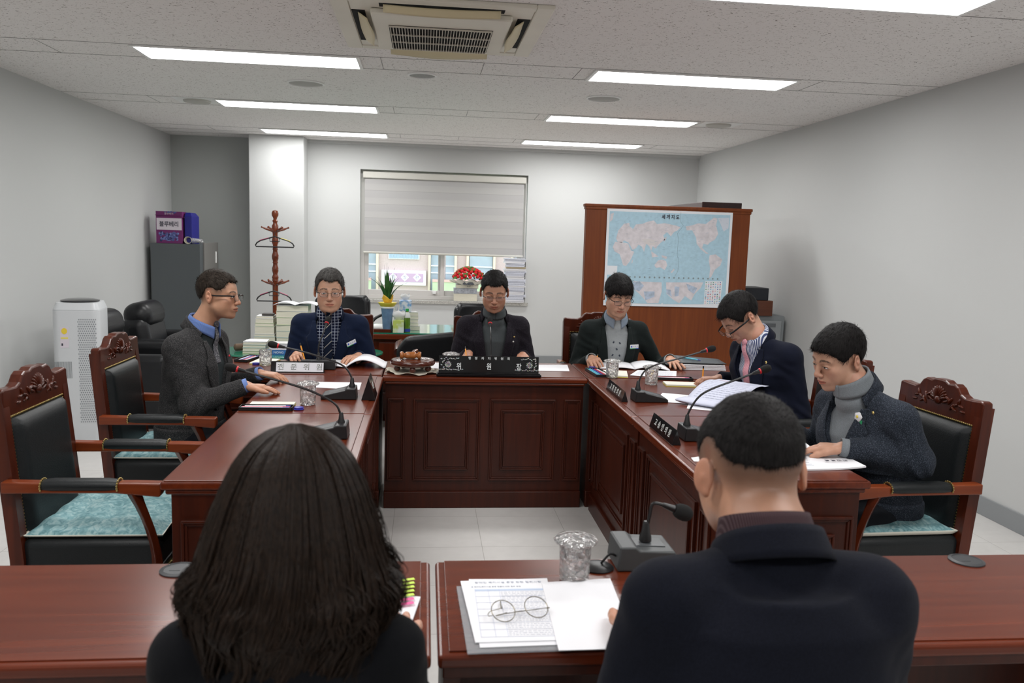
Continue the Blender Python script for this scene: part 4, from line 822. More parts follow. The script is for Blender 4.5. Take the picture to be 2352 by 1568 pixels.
sheet('paper_sheet', 'printed sheet just behind the hand of the man in wool coat', 'paper', [(1.36, 3.14), (1.56, 3.10), (1.60, 3.34), (1.42, 3.36)], lines=txt)
# curled printed document held up on the right far desk
t = thing('curled_document', 'printed sheets with red seal, top page curling up', 'document', (1.50, 4.08, T+.001), 0)
def curlf(u, v):
    # u along the page height (towards +x +y), v across
    ax, ay = 1.55, .2
    base = Vector((-.20, -.10, 0)) ; across = Vector((.13, -.13, 0)); up = Vector((.27, .23, 0))
    h_ = .012 + .085*math.sin(min(1, u*1.15)*PI*.62)**1.2
    return base + across*v*1.5 + up*u*1.0 + Vector((0, 0, h_))
b = B(); b.grid(curlf, 20, 6); pg = b.build('curled_page', mat('page_cool', (.56,.58,.70), .8), t, smooth=True, solid=.0008)
b = B()
for i in range(15):
    u = .12+.05*i; v = .1
    while v < .85: w_ = random.uniform(.02, .09); b.add([tuple(Vector(curlf(u+a, v+c))+Vector((-.002, -.002, .0018))) for a, c in ((0, 0), (.008, 0), (.008, w_), (0, w_))], [(0,1,2,3)]); v += w_+.02
b.build('printed_lines', M_inkl, pg)
b = B()
for a, c, e, f in ((.78, .12, .10, .02), (.78, .30, .10, .02), (.78, .12, .015, .2), (.87, .12, .015, .2), (.82, .19, .02, .06)): b.add([tuple(Vector(curlf(a+p, c+q))+Vector((-.002, -.003, .002))) for p, q in ((0, 0), (e, 0), (e, f), (0, f))], [(0,1,2,3)])
b.build('red_seal', mat('seal_red', (.5,.15,.16), .7), pg)
b = B(); b.grid(lambda u, v: Vector((-.20, -.10, .004)) + Vector((.13, -.13, 0))*v*1.5 + Vector((-.045, .0, 0))*math.sin(u*PI) + Vector((.02, .02, .0))*u + Vector((0, 0, .001+.03*u)), 10, 6); b.build('fold', mat('page_cool', (0,0,0)), t, smooth=True, solid=.0008)
# open booklets
def booklet(lab, c, rz, w_, d, lift=.03, curlr=.05):
    t = thing('open_booklet', lab, 'booklet', (c[0], c[1], T+.001), rz, 'open white booklets')
    b = B(); b.grid(lambda u, v: (-w_*u, (v-.5)*d, .003+lift*.4*math.sin(min(1, u*1.2)*PI)**.8*(1-u*.4)), 16, 2); p = b.build('left_pages', M_paper, t, smooth=True, solid=.004)
    b = B(); b.grid(lambda u, v: (w_*u, (v-.5)*d, .004+curlr*math.sin(min(1, u*1.05)*PI)**.9*(1-u*.35)), 18, 2); p = b.build('right_pages', M_paper, t, smooth=True, solid=.005)
    b = B(); 
    for i in range(9): y = -.38*d+i*d*.085; b.add([(-w_*u, y+k, .0085+lift*.4*math.sin(min(1, u*1.2)*PI)**.8*(1-u*.4)) for u, k in ((.12, 0), (.85, 0), (.85, .002), (.12, .002))], [(0,1,2,3)])
    b.build('ruled_lines', mat('faint_line', (.62,.64,.70), .8), t)
    return t
booklet('open booklet before the man in navy suit, its right pages arching up', (-.46, 5.08), .0, .235, .24, .03, .055)
booklet('open booklet under the hands of the man in the grey vest', (1.345, 5.17), -.12, .22, .26, .03, .022)
sheet('paper_sheet', 'white sheets pushed toward the pink tied man, under a black pen tray', 'paper', [(1.24, 4.82), (1.50, 4.73), (1.585, 5.0), (1.34, 5.02)], z=.002, lines=txt)
# note pads and pen trays
M_nyel = mat('pad_yellow', (.75,.68,.06), .6)
block('note_pad', 'cream note pad left of the open cup, edged yellow', 'note pad', (-.965, 5.15), (.13, .19, .009), -.12, mat('pad_cream', (.74,.73,.64), .7), cover=M_nyel, group='cream note pads')
block('note_pad', 'cream note pad under the lidded cup before the grey vest man', 'note pad', (1.16, 4.86), (.145, .20, .010), -.2, mat('pad_cream', (0,0,0)), cover=M_nyel, group='cream note pads')
block('note_pad', 'cream note pad in front of the pen tray of the pink tied man', 'note pad', (1.47, 4.52), (.20, .11, .010), -.1, mat('pad_cream', (0,0,0)), cover=M_nyel, group='cream note pads')
block('note_pad', 'cream note pad behind the pen tray of the man in tweed', 'note pad', (-.69, 3.845), (.20, .09, .010), 0, mat('pad_cream', (0,0,0)), cover=M_nyel, group='cream note pads')
pc = [mat('pen_blue', (.05,.06,.35), .35), mat('pen_red', (.6,.03,.06), .35), mat('pen_white', (.7,.7,.75), .35), mat('pen_orange', (.8,.35,.03), .4), mat('pen_cyan', (.12,.5,.65), .3), mat('pen_pink', (.7,.15,.4), .4)]
def tray(lab, x, y, rz, w_, d, pens):
    t = thing('pen_tray', lab, 'tray', (x, y, T+.0008), rz, 'black pen trays'); b = B(); h_ = .016
    b.bb((-w_/2, -d/2, 0), (w_/2, d/2, .002)); 
    for s in (-1, 1): b.bb((s*w_/2, -d/2, 0), (s*(w_/2-.003), d/2, h_)); b.bb((-w_/2, s*d/2, 0), (w_/2, s*(d/2-.003), h_))
    b.build('tray_body', M_black, t, bevel=.001)
    for i, (k, yy) in enumerate(pens):
        p = thing('pen', {0: 'blue', 1: 'red', 2: 'white', 3: 'orange', 4: 'light blue', 5: 'pink'}[k] + ' pen, ' + ['front edge', 'near the front', 'middle', 'near the rear', 'rear edge'][sorted(q_[1] for q_ in pens).index(yy)] + ' of the ' + lab, 'pen', (x, y, T+.0008), rz, 'pens in the trays')
        dx = .012*math.sin(i*5); r_ = .0042
        b = B(); b.tube([(-w_/2+.012+dx*.5, yy, .009), (w_/2-.04+dx*.4, yy+dx*.2, .010)], r_, 8); b.build('barrel', pc[k], p, smooth=True)
        b = B(); b.tube([(w_/2-.04+dx*.4, yy+dx*.2, .010), (w_/2-.015+dx*.1, yy+dx*.2, .010)], [r_*1.1, r_*.8], 8); b.build('cap', pc[0 if k == 2 else k], p, smooth=True)
tray('black tray of the man in tweed', -.70, 3.765, 0, .235, .075, ((0, -.022), (2, -.010), (1, .004), (3, -.028), (2, .018)))
tray('black tray left on the far desk', -1.085, 5.24, 1.35, .22, .085, ((0, -.03), (2, -.018), (1, -.004), (0, .01), (2, .022)))
tray('black tray of the grey vest man', 1.055, 4.88, -1.50, .26, .09, ((4, -.03), (4, -.015), (0, 0), (1, .015), (2, .028)))
tray('black tray of the pink tied man', 1.475, 4.70, -.12, .22, .06, ((5, -.015), (2, .0), (1, .013)))
b = B(); b.lathe([(.022, 0), (.024, .002), (.024, .003), (.021, .004), (.021, .011), (.019, .012), (.001, .012)], 28, (-.558, 3.765, T+.001)); tag(b.build('round_cap', mat('cap_blue', (.03,.03,.30), .35), smooth=True), 'round blue cap beside the pen tray of the man in tweed', 'cap')
for lab, x, y in (('small blue cap by the note pad at the far left', -1.0, 5.045), ('small blue cap behind the pen tray of the grey vest man', 1.06, 5.07)): b = B(); b.lathe([(.02, 0), (.021, .003), (.02, .012), (.001, .013)], 20, (x, y, T+.001)); tag(b.build('round_cap', mat('cap_blue', (0,0,0)), smooth=True), lab, 'cap')
b = B(); b.bb((1.37, 4.79, T+.0045), (1.40, 4.84, T+.016)); tag(b.build('yellow_marker', mat('marker_yellow', (.8,.55,.03), .4), bevel=.003), 'small yellow marker by the tray of the pink tied man', 'marker')
# binder pile
t = thing('document_pile', 'stack of white documents at the far right desk corner', 'documents', (1.79, 5.17, T+.001), -.04)
for i in range(4): b = B(); b.box((random.uniform(-.005, .005), random.uniform(-.005, .005), .004+i*.009), (.28, .22, .007)); b.build('booklet', M_paper, t, bevel=.001)
t = thing('grey_folder', 'dark grey folder lying tilted on the white documents', 'folder', (1.79, 5.18, T+.040), -.10)
b = B(); b.grid(lambda u, v: ((u-.5)*.30, (v-.5)*.22, .004+.018*(1-u)*v), 8, 8); b.build('cover', mat('folder_grey', (.055,.062,.068), .5), t, smooth=True, solid=.004)
t = thing('blue_pen', 'light blue pen on the dark grey folder', 'pen', (1.73, 5.17, T+.062), -.75); b = B(); b.tube([(-.065, 0, 0), (.05, 0, -.004)], .005, 8); b.build('barrel', pc[4], t, smooth=True); b = B(); b.tube([(.05, 0, -.004), (.068, 0, -.005)], [.005, .002], 8); b.build('tip', pc[0], t)
# foreground papers
t = thing('clear_folder', 'clear plastic folder under the printed sheets in the foreground', 'folder', (.20, 1.675, T+.0008), 0)
b = B(); b.add([(-.112+.013*k, yy, .0) for k, yy in ((0, -.172), (0, 0))], []); 
b = B(); b.prism([(-.105, -.165), (.10, -.160), (.10, .15), (-.115, .145)], .003); b.build('sleeve', mat('clear_plastic', (.75,.77,.80), .12, trans=.75, ior=1.2), t)
M_clip = mat('film', (.5,.5,.55), .2)
o = sheet('printed_form', 'printed form with heading and table under the round eyeglasses', 'paper', [(.112, 1.545), (.285, 1.548), (.30, 1.85), (.095, 1.84)], z=.0045, th=.002)
ox, oy, _ = o.location
text('form_heading', '장애인 복지시설 운영 관련 질의사항', .0105, M_inkl, o, (.205-ox, 1.828-oy, .0026), (0, 0, .0), .0002)
text('form_subheading', '■ 장애인복지시설 운영 현황에 대한 질의 답변', .006, M_inkl, o, (.175-ox, 1.805-oy, .0026), (0, 0, .0), .0002)
b = B()
for i in range(8): y = 1.565+i*.0315 - oy; b.bb((.125-ox, y, .0022), (.285-ox, y+.0006, .0025))
for x in (.125, .155, .18, .285): b.bb((x-ox, 1.565-oy, .0022), (x+.0006-ox, 1.793-oy, .0025))
b.build('form_table', mat('faint_blue', (.45,.50,.66), .8), o)
b = B(); b.bb((.125-ox, 1.782-oy, .0021), (.285-ox, 1.793-oy, .0023)); b.build('table_head', mat('head_blue', (.52,.60,.74), .8), o)
b = B(); random.seed(4)
for i in range(27):
    x = .183; y = 1.572+i*.0078 - oy
    while x < .275: w_ = random.uniform(.003, .010); b.bb((x-ox, y, .0022), (x+w_-ox, y+.0016, .0025)); x += w_+.0025
b.build('printed_lines', mat('print_grey', (.50,.52,.60), .8), o)
sheet('paper_sheet', 'printed sheet slid under the form in the foreground', 'paper', [(.12, 1.528), (.285, 1.533), (.29, 1.85), (.115, 1.855)], z=.0035, th=.0009)
sheet('paper_sheet', 'blank white sheet partly hidden by the man in front', 'paper', [(.272, 1.503), (.43, 1.505), (.45, 1.84), (.283, 1.822)], z=.007)
# round eyeglasses on the form
t = thing('eyeglasses', 'thin round metal eyeglasses lying on the printed form', 'glasses', (.212, 1.653, T+.009), .22); t.scale = (1.12,)*3
M_gun = mat('gunmetal', (.16,.14,.10), .3, metal=.9); 
for s in (-1, 1):
    ring = [(s*.033+.0225*math.cos(a), .003*0, .0225+.0225*math.sin(a)) for a in np.linspace(0, 2*PI, 33)[:-1]]
    ring = [(x, -.022+z*.95, .003+z*.5) for x, _, z in ring]
    b = B(); b.ring(ring, .0009, 6); r_ = b.build('rim', M_gun, t, smooth=True)
    b = B(); b.add(ring, [tuple(range(32))]); b.build('lens', mat('lens', (.9,.9,.9), .05, alpha=.07), r_)
b = B(); b.tube(curve([(-.0115, .002, .008), (-.004, -.002, .010), (.004, -.002, .010), (.0115, .002, .008)]), .0009, 6); b.build('bridge', M_gun, t)
b = B(); b.tube(curve([(.0555, .0, .008), (.060, .003, .008), (.03, .012, .003), (-.03, .010, .003), (-.045, .006, .003)]), .0008, 6); b.tube([(-.045, .006, .003), (-.022, .010, .004)], .0013, 6); b.build('right_temple', M_gun, t)
b = B(); b.tube(curve([(-.0555, -.002, .008), (-.062, .0, .008), (-.052, .02, .006), (-.028, .032, .004), (-.022, .05, .003), (-.018, .062, .003)]), .0008, 6); b.tube([(-.026, .03, .0045), (-.022, .05, .003), (-.018, .062, .003)], .0014, 6); b.build('left_temple', M_gun, t)
# papers beside the woman
sheet('paper_sheet', 'white sheet peeking out beside the curls of the woman', 'paper', [(-.20, 1.60), (-.015, 1.64), (.003, 1.765), (-.18, 1.80)], z=.0, th=.004)
sheet('paper_sheet', 'upper white sheet beside the woman with coloured index tabs', 'paper', [(-.22, 1.66), (-.05, 1.66), (-.038, 1.87), (-.2, 1.85)], z=.005, th=.003)
for i in range(7): b = B(); b.box((-.026, 1.845-i*.021, T+.0105), (.03, .011, .0008), Matrix.Rotation(.3, 3, 'Z')); tag(b.build('index_tab', mat('tab_green', (.55,.75,.10), .6) if i < 5 else mat('tab_pink', (.85,.12,.35), .6)), ['rearmost yellow green', 'second rearmost yellow green', 'middle yellow green', 'fourth yellow green', 'frontmost yellow green', 'rear pink', 'front pink'][i] + ' index tab on the sheets by the woman', 'index tab', 'index tabs')
b = B(); b.tube([(-.09, 1.66, T+.014), (-.055, 1.62, T+.012)], .004, 8); tag(b.build('magenta_pen', mat('pen_mag', (.4,.02,.2), .4), smooth=True), 'magenta pen by the sheets of the woman', 'pen')
# ---- window sill
def book(lab, c, d, rz, m, group, mb=None):
    t = thing('book', lab, 'book', c, rz, group); b = B(); b.bb((-d[0]/2+.002, -d[1]/2+.002, .0015), (d[0]/2-.002, d[1]/2-.002, d[2]-.0015)); b.build('pages', mb or M_cream, t)
    b = B(); b.bb((-d[0]/2, -d[1]/2, 0), (d[0]/2, d[1]/2, .0015)); b.bb((-d[0]/2, -d[1]/2, d[2]-.0015), (d[0]/2, d[1]/2, d[2])); b.bb((-d[0]/2, d[1]/2-.0015, 0), (d[0]/2, d[1]/2, d[2])); b.build('cover', m, t); return t
book('thick book at the bottom of the sill pile under the flowers', (.51, 10.40, .791), (.29, .19, .095), 0, mat('cover_grey', (.4,.42,.45), .5), 'books under the flowers')
book('grey spotted book in the middle of the pile under the flowers', (.51, 10.40, .887), (.29, .19, .065), 0, mat('cover_grey', (0,0,0)), 'books under the flowers', mat('spotted', (.36,.38,.42), .6, var=.3, vscale=40))
book('dark topped book right below the flowers', (.53, 10.40, .953), (.28, .19, .045), 0, mat('cover_dark', (.1,.11,.13), .5), 'books under the flowers')
M_rose = mat('rose_red', (.62,.008,.015), .6); M_leaf = mat('leaf_green', (.08,.22,.04), .5)
t = thing('rose_bouquet', 'arrangement of red roses wrapped in white gauze', 'bouquet', (.545, 10.33, 1.0)); random.seed(6)
for i in range(64):
    k = i/64; ph = math.acos(1-k*.85); th = i*2.399; x, y, z = .19*math.sin(ph)*math.cos(th), .09*math.sin(ph)*math.sin(th), .055+.15*math.cos(ph)
    b = B(); rr_ = .027
    for q in range(5): a = q*2*PI/5+i; b.ball((x+.007*math.cos(a), y+.007*math.sin(a), z), (rr_*.62, rr_*.5, rr_*.7), 7, 5, Matrix.Rotation(a, 3, 'Z'))
    b.ball((x, y, z+.006), rr_*.6, 7, 5); b.build('rose', M_rose, t, smooth=True)
b = B()
for i in range(90):
    th = i*2.4; ph = random.uniform(.1, 1.5); x, y, z = .205*math.sin(ph)*math.cos(th), .10*math.sin(ph)*math.sin(th), .055+.16*math.cos(ph); b.ball((x, y, z), (.015, .005, .022), 6, 4, Euler((random.random()*3, random.random()*3, random.random()*3)).to_matrix())
b.build('foliage', M_leaf, t)
b = B(); b.grid(lambda u, v: ((.10+.13*u+.012*math.sin(v*2*PI*11))*math.cos(v*2*PI), (.05+.06*u+.006*math.sin(v*2*PI*9))*math.sin(v*2*PI), .0+.05*u+.014*math.sin(v*2*PI*9+u*2)), 6, 120); b.build('gauze_wrap', mat('gauze', (.66,.64,.56), .8), t, smooth=True)
b = B(); b.lathe([(.09, .0), (.09, .03)], 20); b.build('basket', mat('cover_dark', (0,0,0)), t)
b = B(); b.ring([(0, -.10, .01), (-.02, -.105, -.01), (-.012, -.105, -.025)], .003, 5); b.ring([(0, -.10, .01), (.02, -.105, -.01), (.012, -.105, -.025)], .003, 5); b.build('ribbon', M_black, t)
random.seed(9); z = .791
for i in range(18):
    h_ = random.uniform(.018, .045); h_ = min(h_, 1.34-z) 
    if h_ < .005: break
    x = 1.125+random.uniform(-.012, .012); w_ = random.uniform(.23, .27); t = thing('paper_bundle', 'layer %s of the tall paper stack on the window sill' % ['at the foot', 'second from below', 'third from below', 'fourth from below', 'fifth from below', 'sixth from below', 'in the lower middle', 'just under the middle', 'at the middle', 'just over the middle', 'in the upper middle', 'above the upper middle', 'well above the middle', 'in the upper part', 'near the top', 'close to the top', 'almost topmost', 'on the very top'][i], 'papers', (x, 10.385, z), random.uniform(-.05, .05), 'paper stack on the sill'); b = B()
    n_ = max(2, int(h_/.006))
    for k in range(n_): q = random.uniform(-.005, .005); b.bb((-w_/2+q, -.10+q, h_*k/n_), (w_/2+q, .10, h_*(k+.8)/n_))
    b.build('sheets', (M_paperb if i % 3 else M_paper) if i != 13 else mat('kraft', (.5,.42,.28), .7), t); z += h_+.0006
# ---- on the executive desk (top z .766)
ZD = .767
t = thing('potted_orchid', 'green long leaved plant in a blue pot with yellow rim', 'plant', (-.31, 7.06, ZD)); random.seed(21)
b = B(); b.lathe([(.035, 0), (.04, .02), (.042, .1), (.052, .2), (.056, .22)], 28); b.build('pot', mat('pot_blue', (.12,.20,.32), .3, var=.2, vscale=20), t, smooth=True)
b = B(); b.lathe([(.054, .215), (.06, .222), (.077, .245), (.079, .252), (.06, .248), (.03, .245)], 28); b.build('pot_rim', mat('rim_yellow', (.62,.50,.04), .4), t, smooth=True)
b = B(); b.lathe([(.056, .205), (.058, .218), (.054, .222)], 28, cap=False); b.build('white_band', M_white, t)
b = B(); b.grid(lambda u, v: ((.025+.02*u+.008*math.sin(v*20))*math.cos(v*2*PI), (.025+.02*u)*math.sin(v*2*PI), .25+.05*u+.02*math.sin(v*2*PI*2)*u), 4, 40); b.build('yellow_ribbon', mat('ribbon_yellow', (.75,.45,.05), .5), t, smooth=True, solid=.002)
for i in range(17):
    a = i*2.4; sp = random.uniform(.02, .16); hh = random.uniform(.22, .38); b = B()
    def lf(u, v, a=a, sp=sp, hh=hh):
        r_ = .015 + sp*u**1.5; w_ = .014*math.sin(min(1, u*1.1+.12)*PI)**.7*(1 if u < .97 else .2); x = r_*math.cos(a); y = r_*math.sin(a)*.7
        return (x - math.sin(a)*w_*(v-.5)*2 + .3*w_*(v-.5), y + math.cos(a)*w_*(v-.5)*2, .25+hh*(u-.25*u*u*(sp/.1))+.004*abs(v-.5))
    b.grid(lf, 12, 2); b.build('leaf', mat('plant_leaf', (.03,.10,.02), .4, var=.3, vscale=12), t, smooth=True, solid=.0015)
def tissue(lab, x, y, z, w_, h_, m, rz=0, big=1.0):
    t = thing('tissue_box', lab, 'tissue box', (x, y, z), rz); b = B(); b.bb((-w_/2, -w_/2, 0), (w_/2, w_/2, h_)); b.build('box', m, t, bevel=.002)
    b = B(); b.grid(lambda u, v: ((.012+.04*big*math.sin(u*2.2))*math.cos(v*2*PI)*(1+.2*math.sin(v*13)), (.008+.03*big*math.sin(u*2.2))*math.sin(v*2*PI), h_+u*.075*big+.008*math.sin(v*2*PI*3)*u), 8, 24); b.build('tissue', mat('tissue_white', (.78,.78,.78), .9), t, smooth=True); return t
def pal(name, c, sc):
    m = bpy.data.materials.new(name); m.use_nodes = True; N, L = nt(m); b = N['Principled BSDF']; tc = N.new('ShaderNodeTexCoord'); n = N.new('ShaderNodeTexNoise'); n.inputs['Scale'].default_value = sc; L.new(tc.outputs['Object'], n.inputs[0]); r = N.new('ShaderNodeValToRGB'); e = r.color_ramp.elements
    e[0].position = .4; e[0].color = (*c[0], 1); e[1].position = .6; e[1].color = (*c[1], 1); L.new(n.outputs[0], r.inputs[0]); L.new(r.outputs[0], b.inputs['Base Color']); return m
tissue('green and white tissue box at the front of the rear desk', -.215, 7.03+.03, ZD, .092, .105, pal('tissue_green', ((.45,.55,.12), (.62,.70,.66)), 14))
for i, (zz, d) in enumerate(((0, (.20, .14, .035)), (.036, (.17, .13, .028)), (.065, (.16, .12, .03)), (.096, (.16, .12, .028)), (.125, (.15, .12, .03)))): book('book %s of the small pile carrying the blue tissue box' % ['at the bottom', 'second from the bottom', 'in the middle', 'next to the top', 'on top'][i], (-.135, 7.30, ZD+zz), d, .05*i, mat('cover_pale', (.62,.62,.60), .5), 'books under the blue tissue box')
tissue('blue and white tissue box on the small pile of books', -.165, 7.29, ZD+.156, .105, .10, pal('tissue_blue', ((.16,.34,.62), (.70,.74,.80)), 26), big=.7)
t = thing('tea_bottle', 'green tea bottle with green cap beside the tissue box', 'bottle', (-.143, 7.08, ZD))
b = B(); b.lathe([(.026, 0), (.028, .006), (.028, .035), (.025, .05), (.028, .065), (.027, .12), (.025, .145), (.013, .175), (.013, .185)], 24); b.build('bottle_body', mat('tea_green', (.10,.20,.02), .15, coat=.5, var=.2, vscale=10), t, smooth=True)
b = B(); b.lathe([(.0145, .182), (.0145, .2), (.001, .201)], 18); b.build('cap', mat('cap_green', (.02,.35,.08), .4), t, smooth=True); b = B(); b.lathe([(.0285, .005), (.0288, .032)], 24, cap=False); b.build('blue_label', mat('label_blue', (.03,.05,.3), .4), t, smooth=True)
b = B(); b.lathe([(.0275, .125), (.025, .148), (.0145, .172)], 24, cap=False); b.build('shoulder_label', mat('label_white', (.6,.62,.6), .3), t, smooth=True)
t = thing('desk_phone', 'black desk telephone handset behind the plant pot base', 'telephone', (-.36, 7.22, ZD), .2)
b = B(); b.prism([(-.10, 0), (.10, 0), (.10, .05), (-.10, .03)], .16, Matrix.Translation((0, .08, 0)) @ Matrix.Rotation(PI/2, 4, 'X')); b.build('phone_base', M_black, t, bevel=.006)
b = B(); b.tube(curve([(-.10, 0, .05), (-.06, 0, .10), (.0, 0, .13), (.08, 0, .14)]), [.02]+[.013]*28+[.018, .02], 10); b.build('handset', M_black, t, smooth=True)
b = B(); b.bb((-.50, 7.015, ZD), (-.275, 7.20, ZD+.028)); tag(b.build('wooden_tray', W_chair, bevel=.003), 'dark wooden tray at the left front of the rear desk', 'tray')
t = thing('wet_wipes', 'white soft pack lying on the wooden tray', 'pack', (-.385, 7.09, ZD+.029)); b = B(); b.grid(lambda u, v: ((u-.5)*.20, (v-.5)*.10, .0+.035*(math.sin(u*PI)**.4)*(math.sin(v*PI)**.5)), 14, 8); b.build('pack', mat('pack_white', (.70,.71,.69), .4, bump=.6, bscale=60), t, smooth=True, solid=.002)
b = B(); b.grid(lambda u, v: (-.245+.02*math.cos(v*2*PI)*(1-.3*u), 7.27+.02*math.sin(v*2*PI), ZD+.001+.2*u), 6, 16); tag(b.build('rolled_tissue', mat('tissue_white', (0,0,0)), smooth=True), 'white crumpled tissue roll behind the green tissue box', 'tissue')
# ---- on the oval table (top z .6555)
ZO = .656; g5 = 'books piled on the oval table'; cov = [mat('cover_green', (.35,.50,.18), .5), mat('cover_teal', (.25,.5,.5), .5), mat('cover_white', (.7,.7,.7), .5), mat('cover_blue', (.05,.18,.5), .5)]
zz = ZO
for i, (h_, k) in enumerate(((.055, 0), (.035, 1), (.05, 2), (.05, 1), (.06, 0), (.05, 2), (.045, 2))): book('thick book in the tall pile on the oval table, %s' % ['lowest', 'second from the bottom', 'third from the bottom', 'in the middle', 'third from the top', 'second from the top', 'topmost'][i], (-1.045, 6.80, zz), (.25, .18, h_), random.uniform(-.04, .04), cov[k], g5); zz += h_+.0008
t = thing('open_papers', 'open white papers draped on the tall book pile', 'papers', (-1.02, 6.80, zz)); b = B(); b.grid(lambda u, v: ((u-.5)*.34, (v-.5)*.22, .004+.022*abs(math.sin(u*PI*2))*(1-.3*v)-.02*max(0, .14-u)), 20, 4); b.build('pages', M_paper, t, smooth=True, solid=.004)
zz = ZO+.0
for i, (h_, k) in enumerate(((.045, 2), (.05, 1), (.02, 2), (.06, 2), (.025, 0), (.035, 2), (.018, 2))): book('book in the lower pile left on the oval table, %s' % ['lowest', 'second from the bottom', 'third from the bottom', 'in the middle', 'third from the top', 'second from the top', 'topmost'][i], (-1.265, 6.78+.005*i, zz), (.17-.006*i, .16, h_), random.uniform(-.05, .05), cov[k], g5); zz += h_+.0008
b = B(); b.box((-1.245, 6.79, zz+.010), (.09, .07, .018)); tag(b.build('dark_wallet', mat('wallet', (.05,.045,.04), .5), bevel=.004), 'dark wallet on top of the lower book pile', 'wallet')
zz = ZO
for i, (h_, k) in enumerate(((.02, 0), (.025, 2), (.022, 1), (.02, 2))): book('book at the front left of the oval table, %s' % ['lowest', 'second from the bottom', 'second from the top', 'topmost'][i], (-1.285, 6.50, zz), (.17, .16, h_), -.05+.03*i, cov[k], g5); zz += h_+.0008
o = sheet('paper_sheet', 'loose white sheet on the front left books of the oval table', 'paper', [(-1.37, 6.44), (-1.19, 6.43), (-1.20, 6.58), (-1.35, 6.59)], z=zz-T+.001)
book('blue covered book lying at the front of the oval table', (-1.10, 6.46, ZO), (.15, .14, .035), .04, cov[3], g5, mat('cover_blue', (0,0,0)))
text('cover_letters', 'NONG', .024, M_white, bpy.data.objects['book'] if False else None, (-1.10, 6.3885, ZO+.017), (PI/2, 0, .04), .0005); tx = bpy.data.objects[-1] if False else [o_ for o_ in bpy.data.objects if o_.name.startswith('cover_letters')][-1]; bk_ = [o_ for o_ in bpy.data.objects if o_.get('label', '').startswith('blue covered')][0]; tx.parent = bk_; tx.location = (0, -.0715, .017); tx.rotation_euler = (PI/2, 0, 0)
book('white boxed book lying on the blue covered book', (-1.10, 6.46, ZO+.036), (.14, .13, .05), .02, cov[2], g5, mat('carton_white', (0,0,0)))
t = thing('eyeglass_case', 'brown rolled pouch on the oval table', 'pouch', (-1.40, 6.58, ZO+.03), .5); b = B(); b.tube([(-.07, 0, 0), (-.06, 0, 0), (.05, 0, 0), (.06, 0, 0)], [.015, .028, .028, .02], 14); b.build('pouch', mat('pouch_brown', (.14,.09,.06), .8), t, smooth=True)
t = thing('desk_cup', 'round grey cup with green lid near the right end of the oval table', 'cup', (-.385, 6.48, ZO)) if False else None
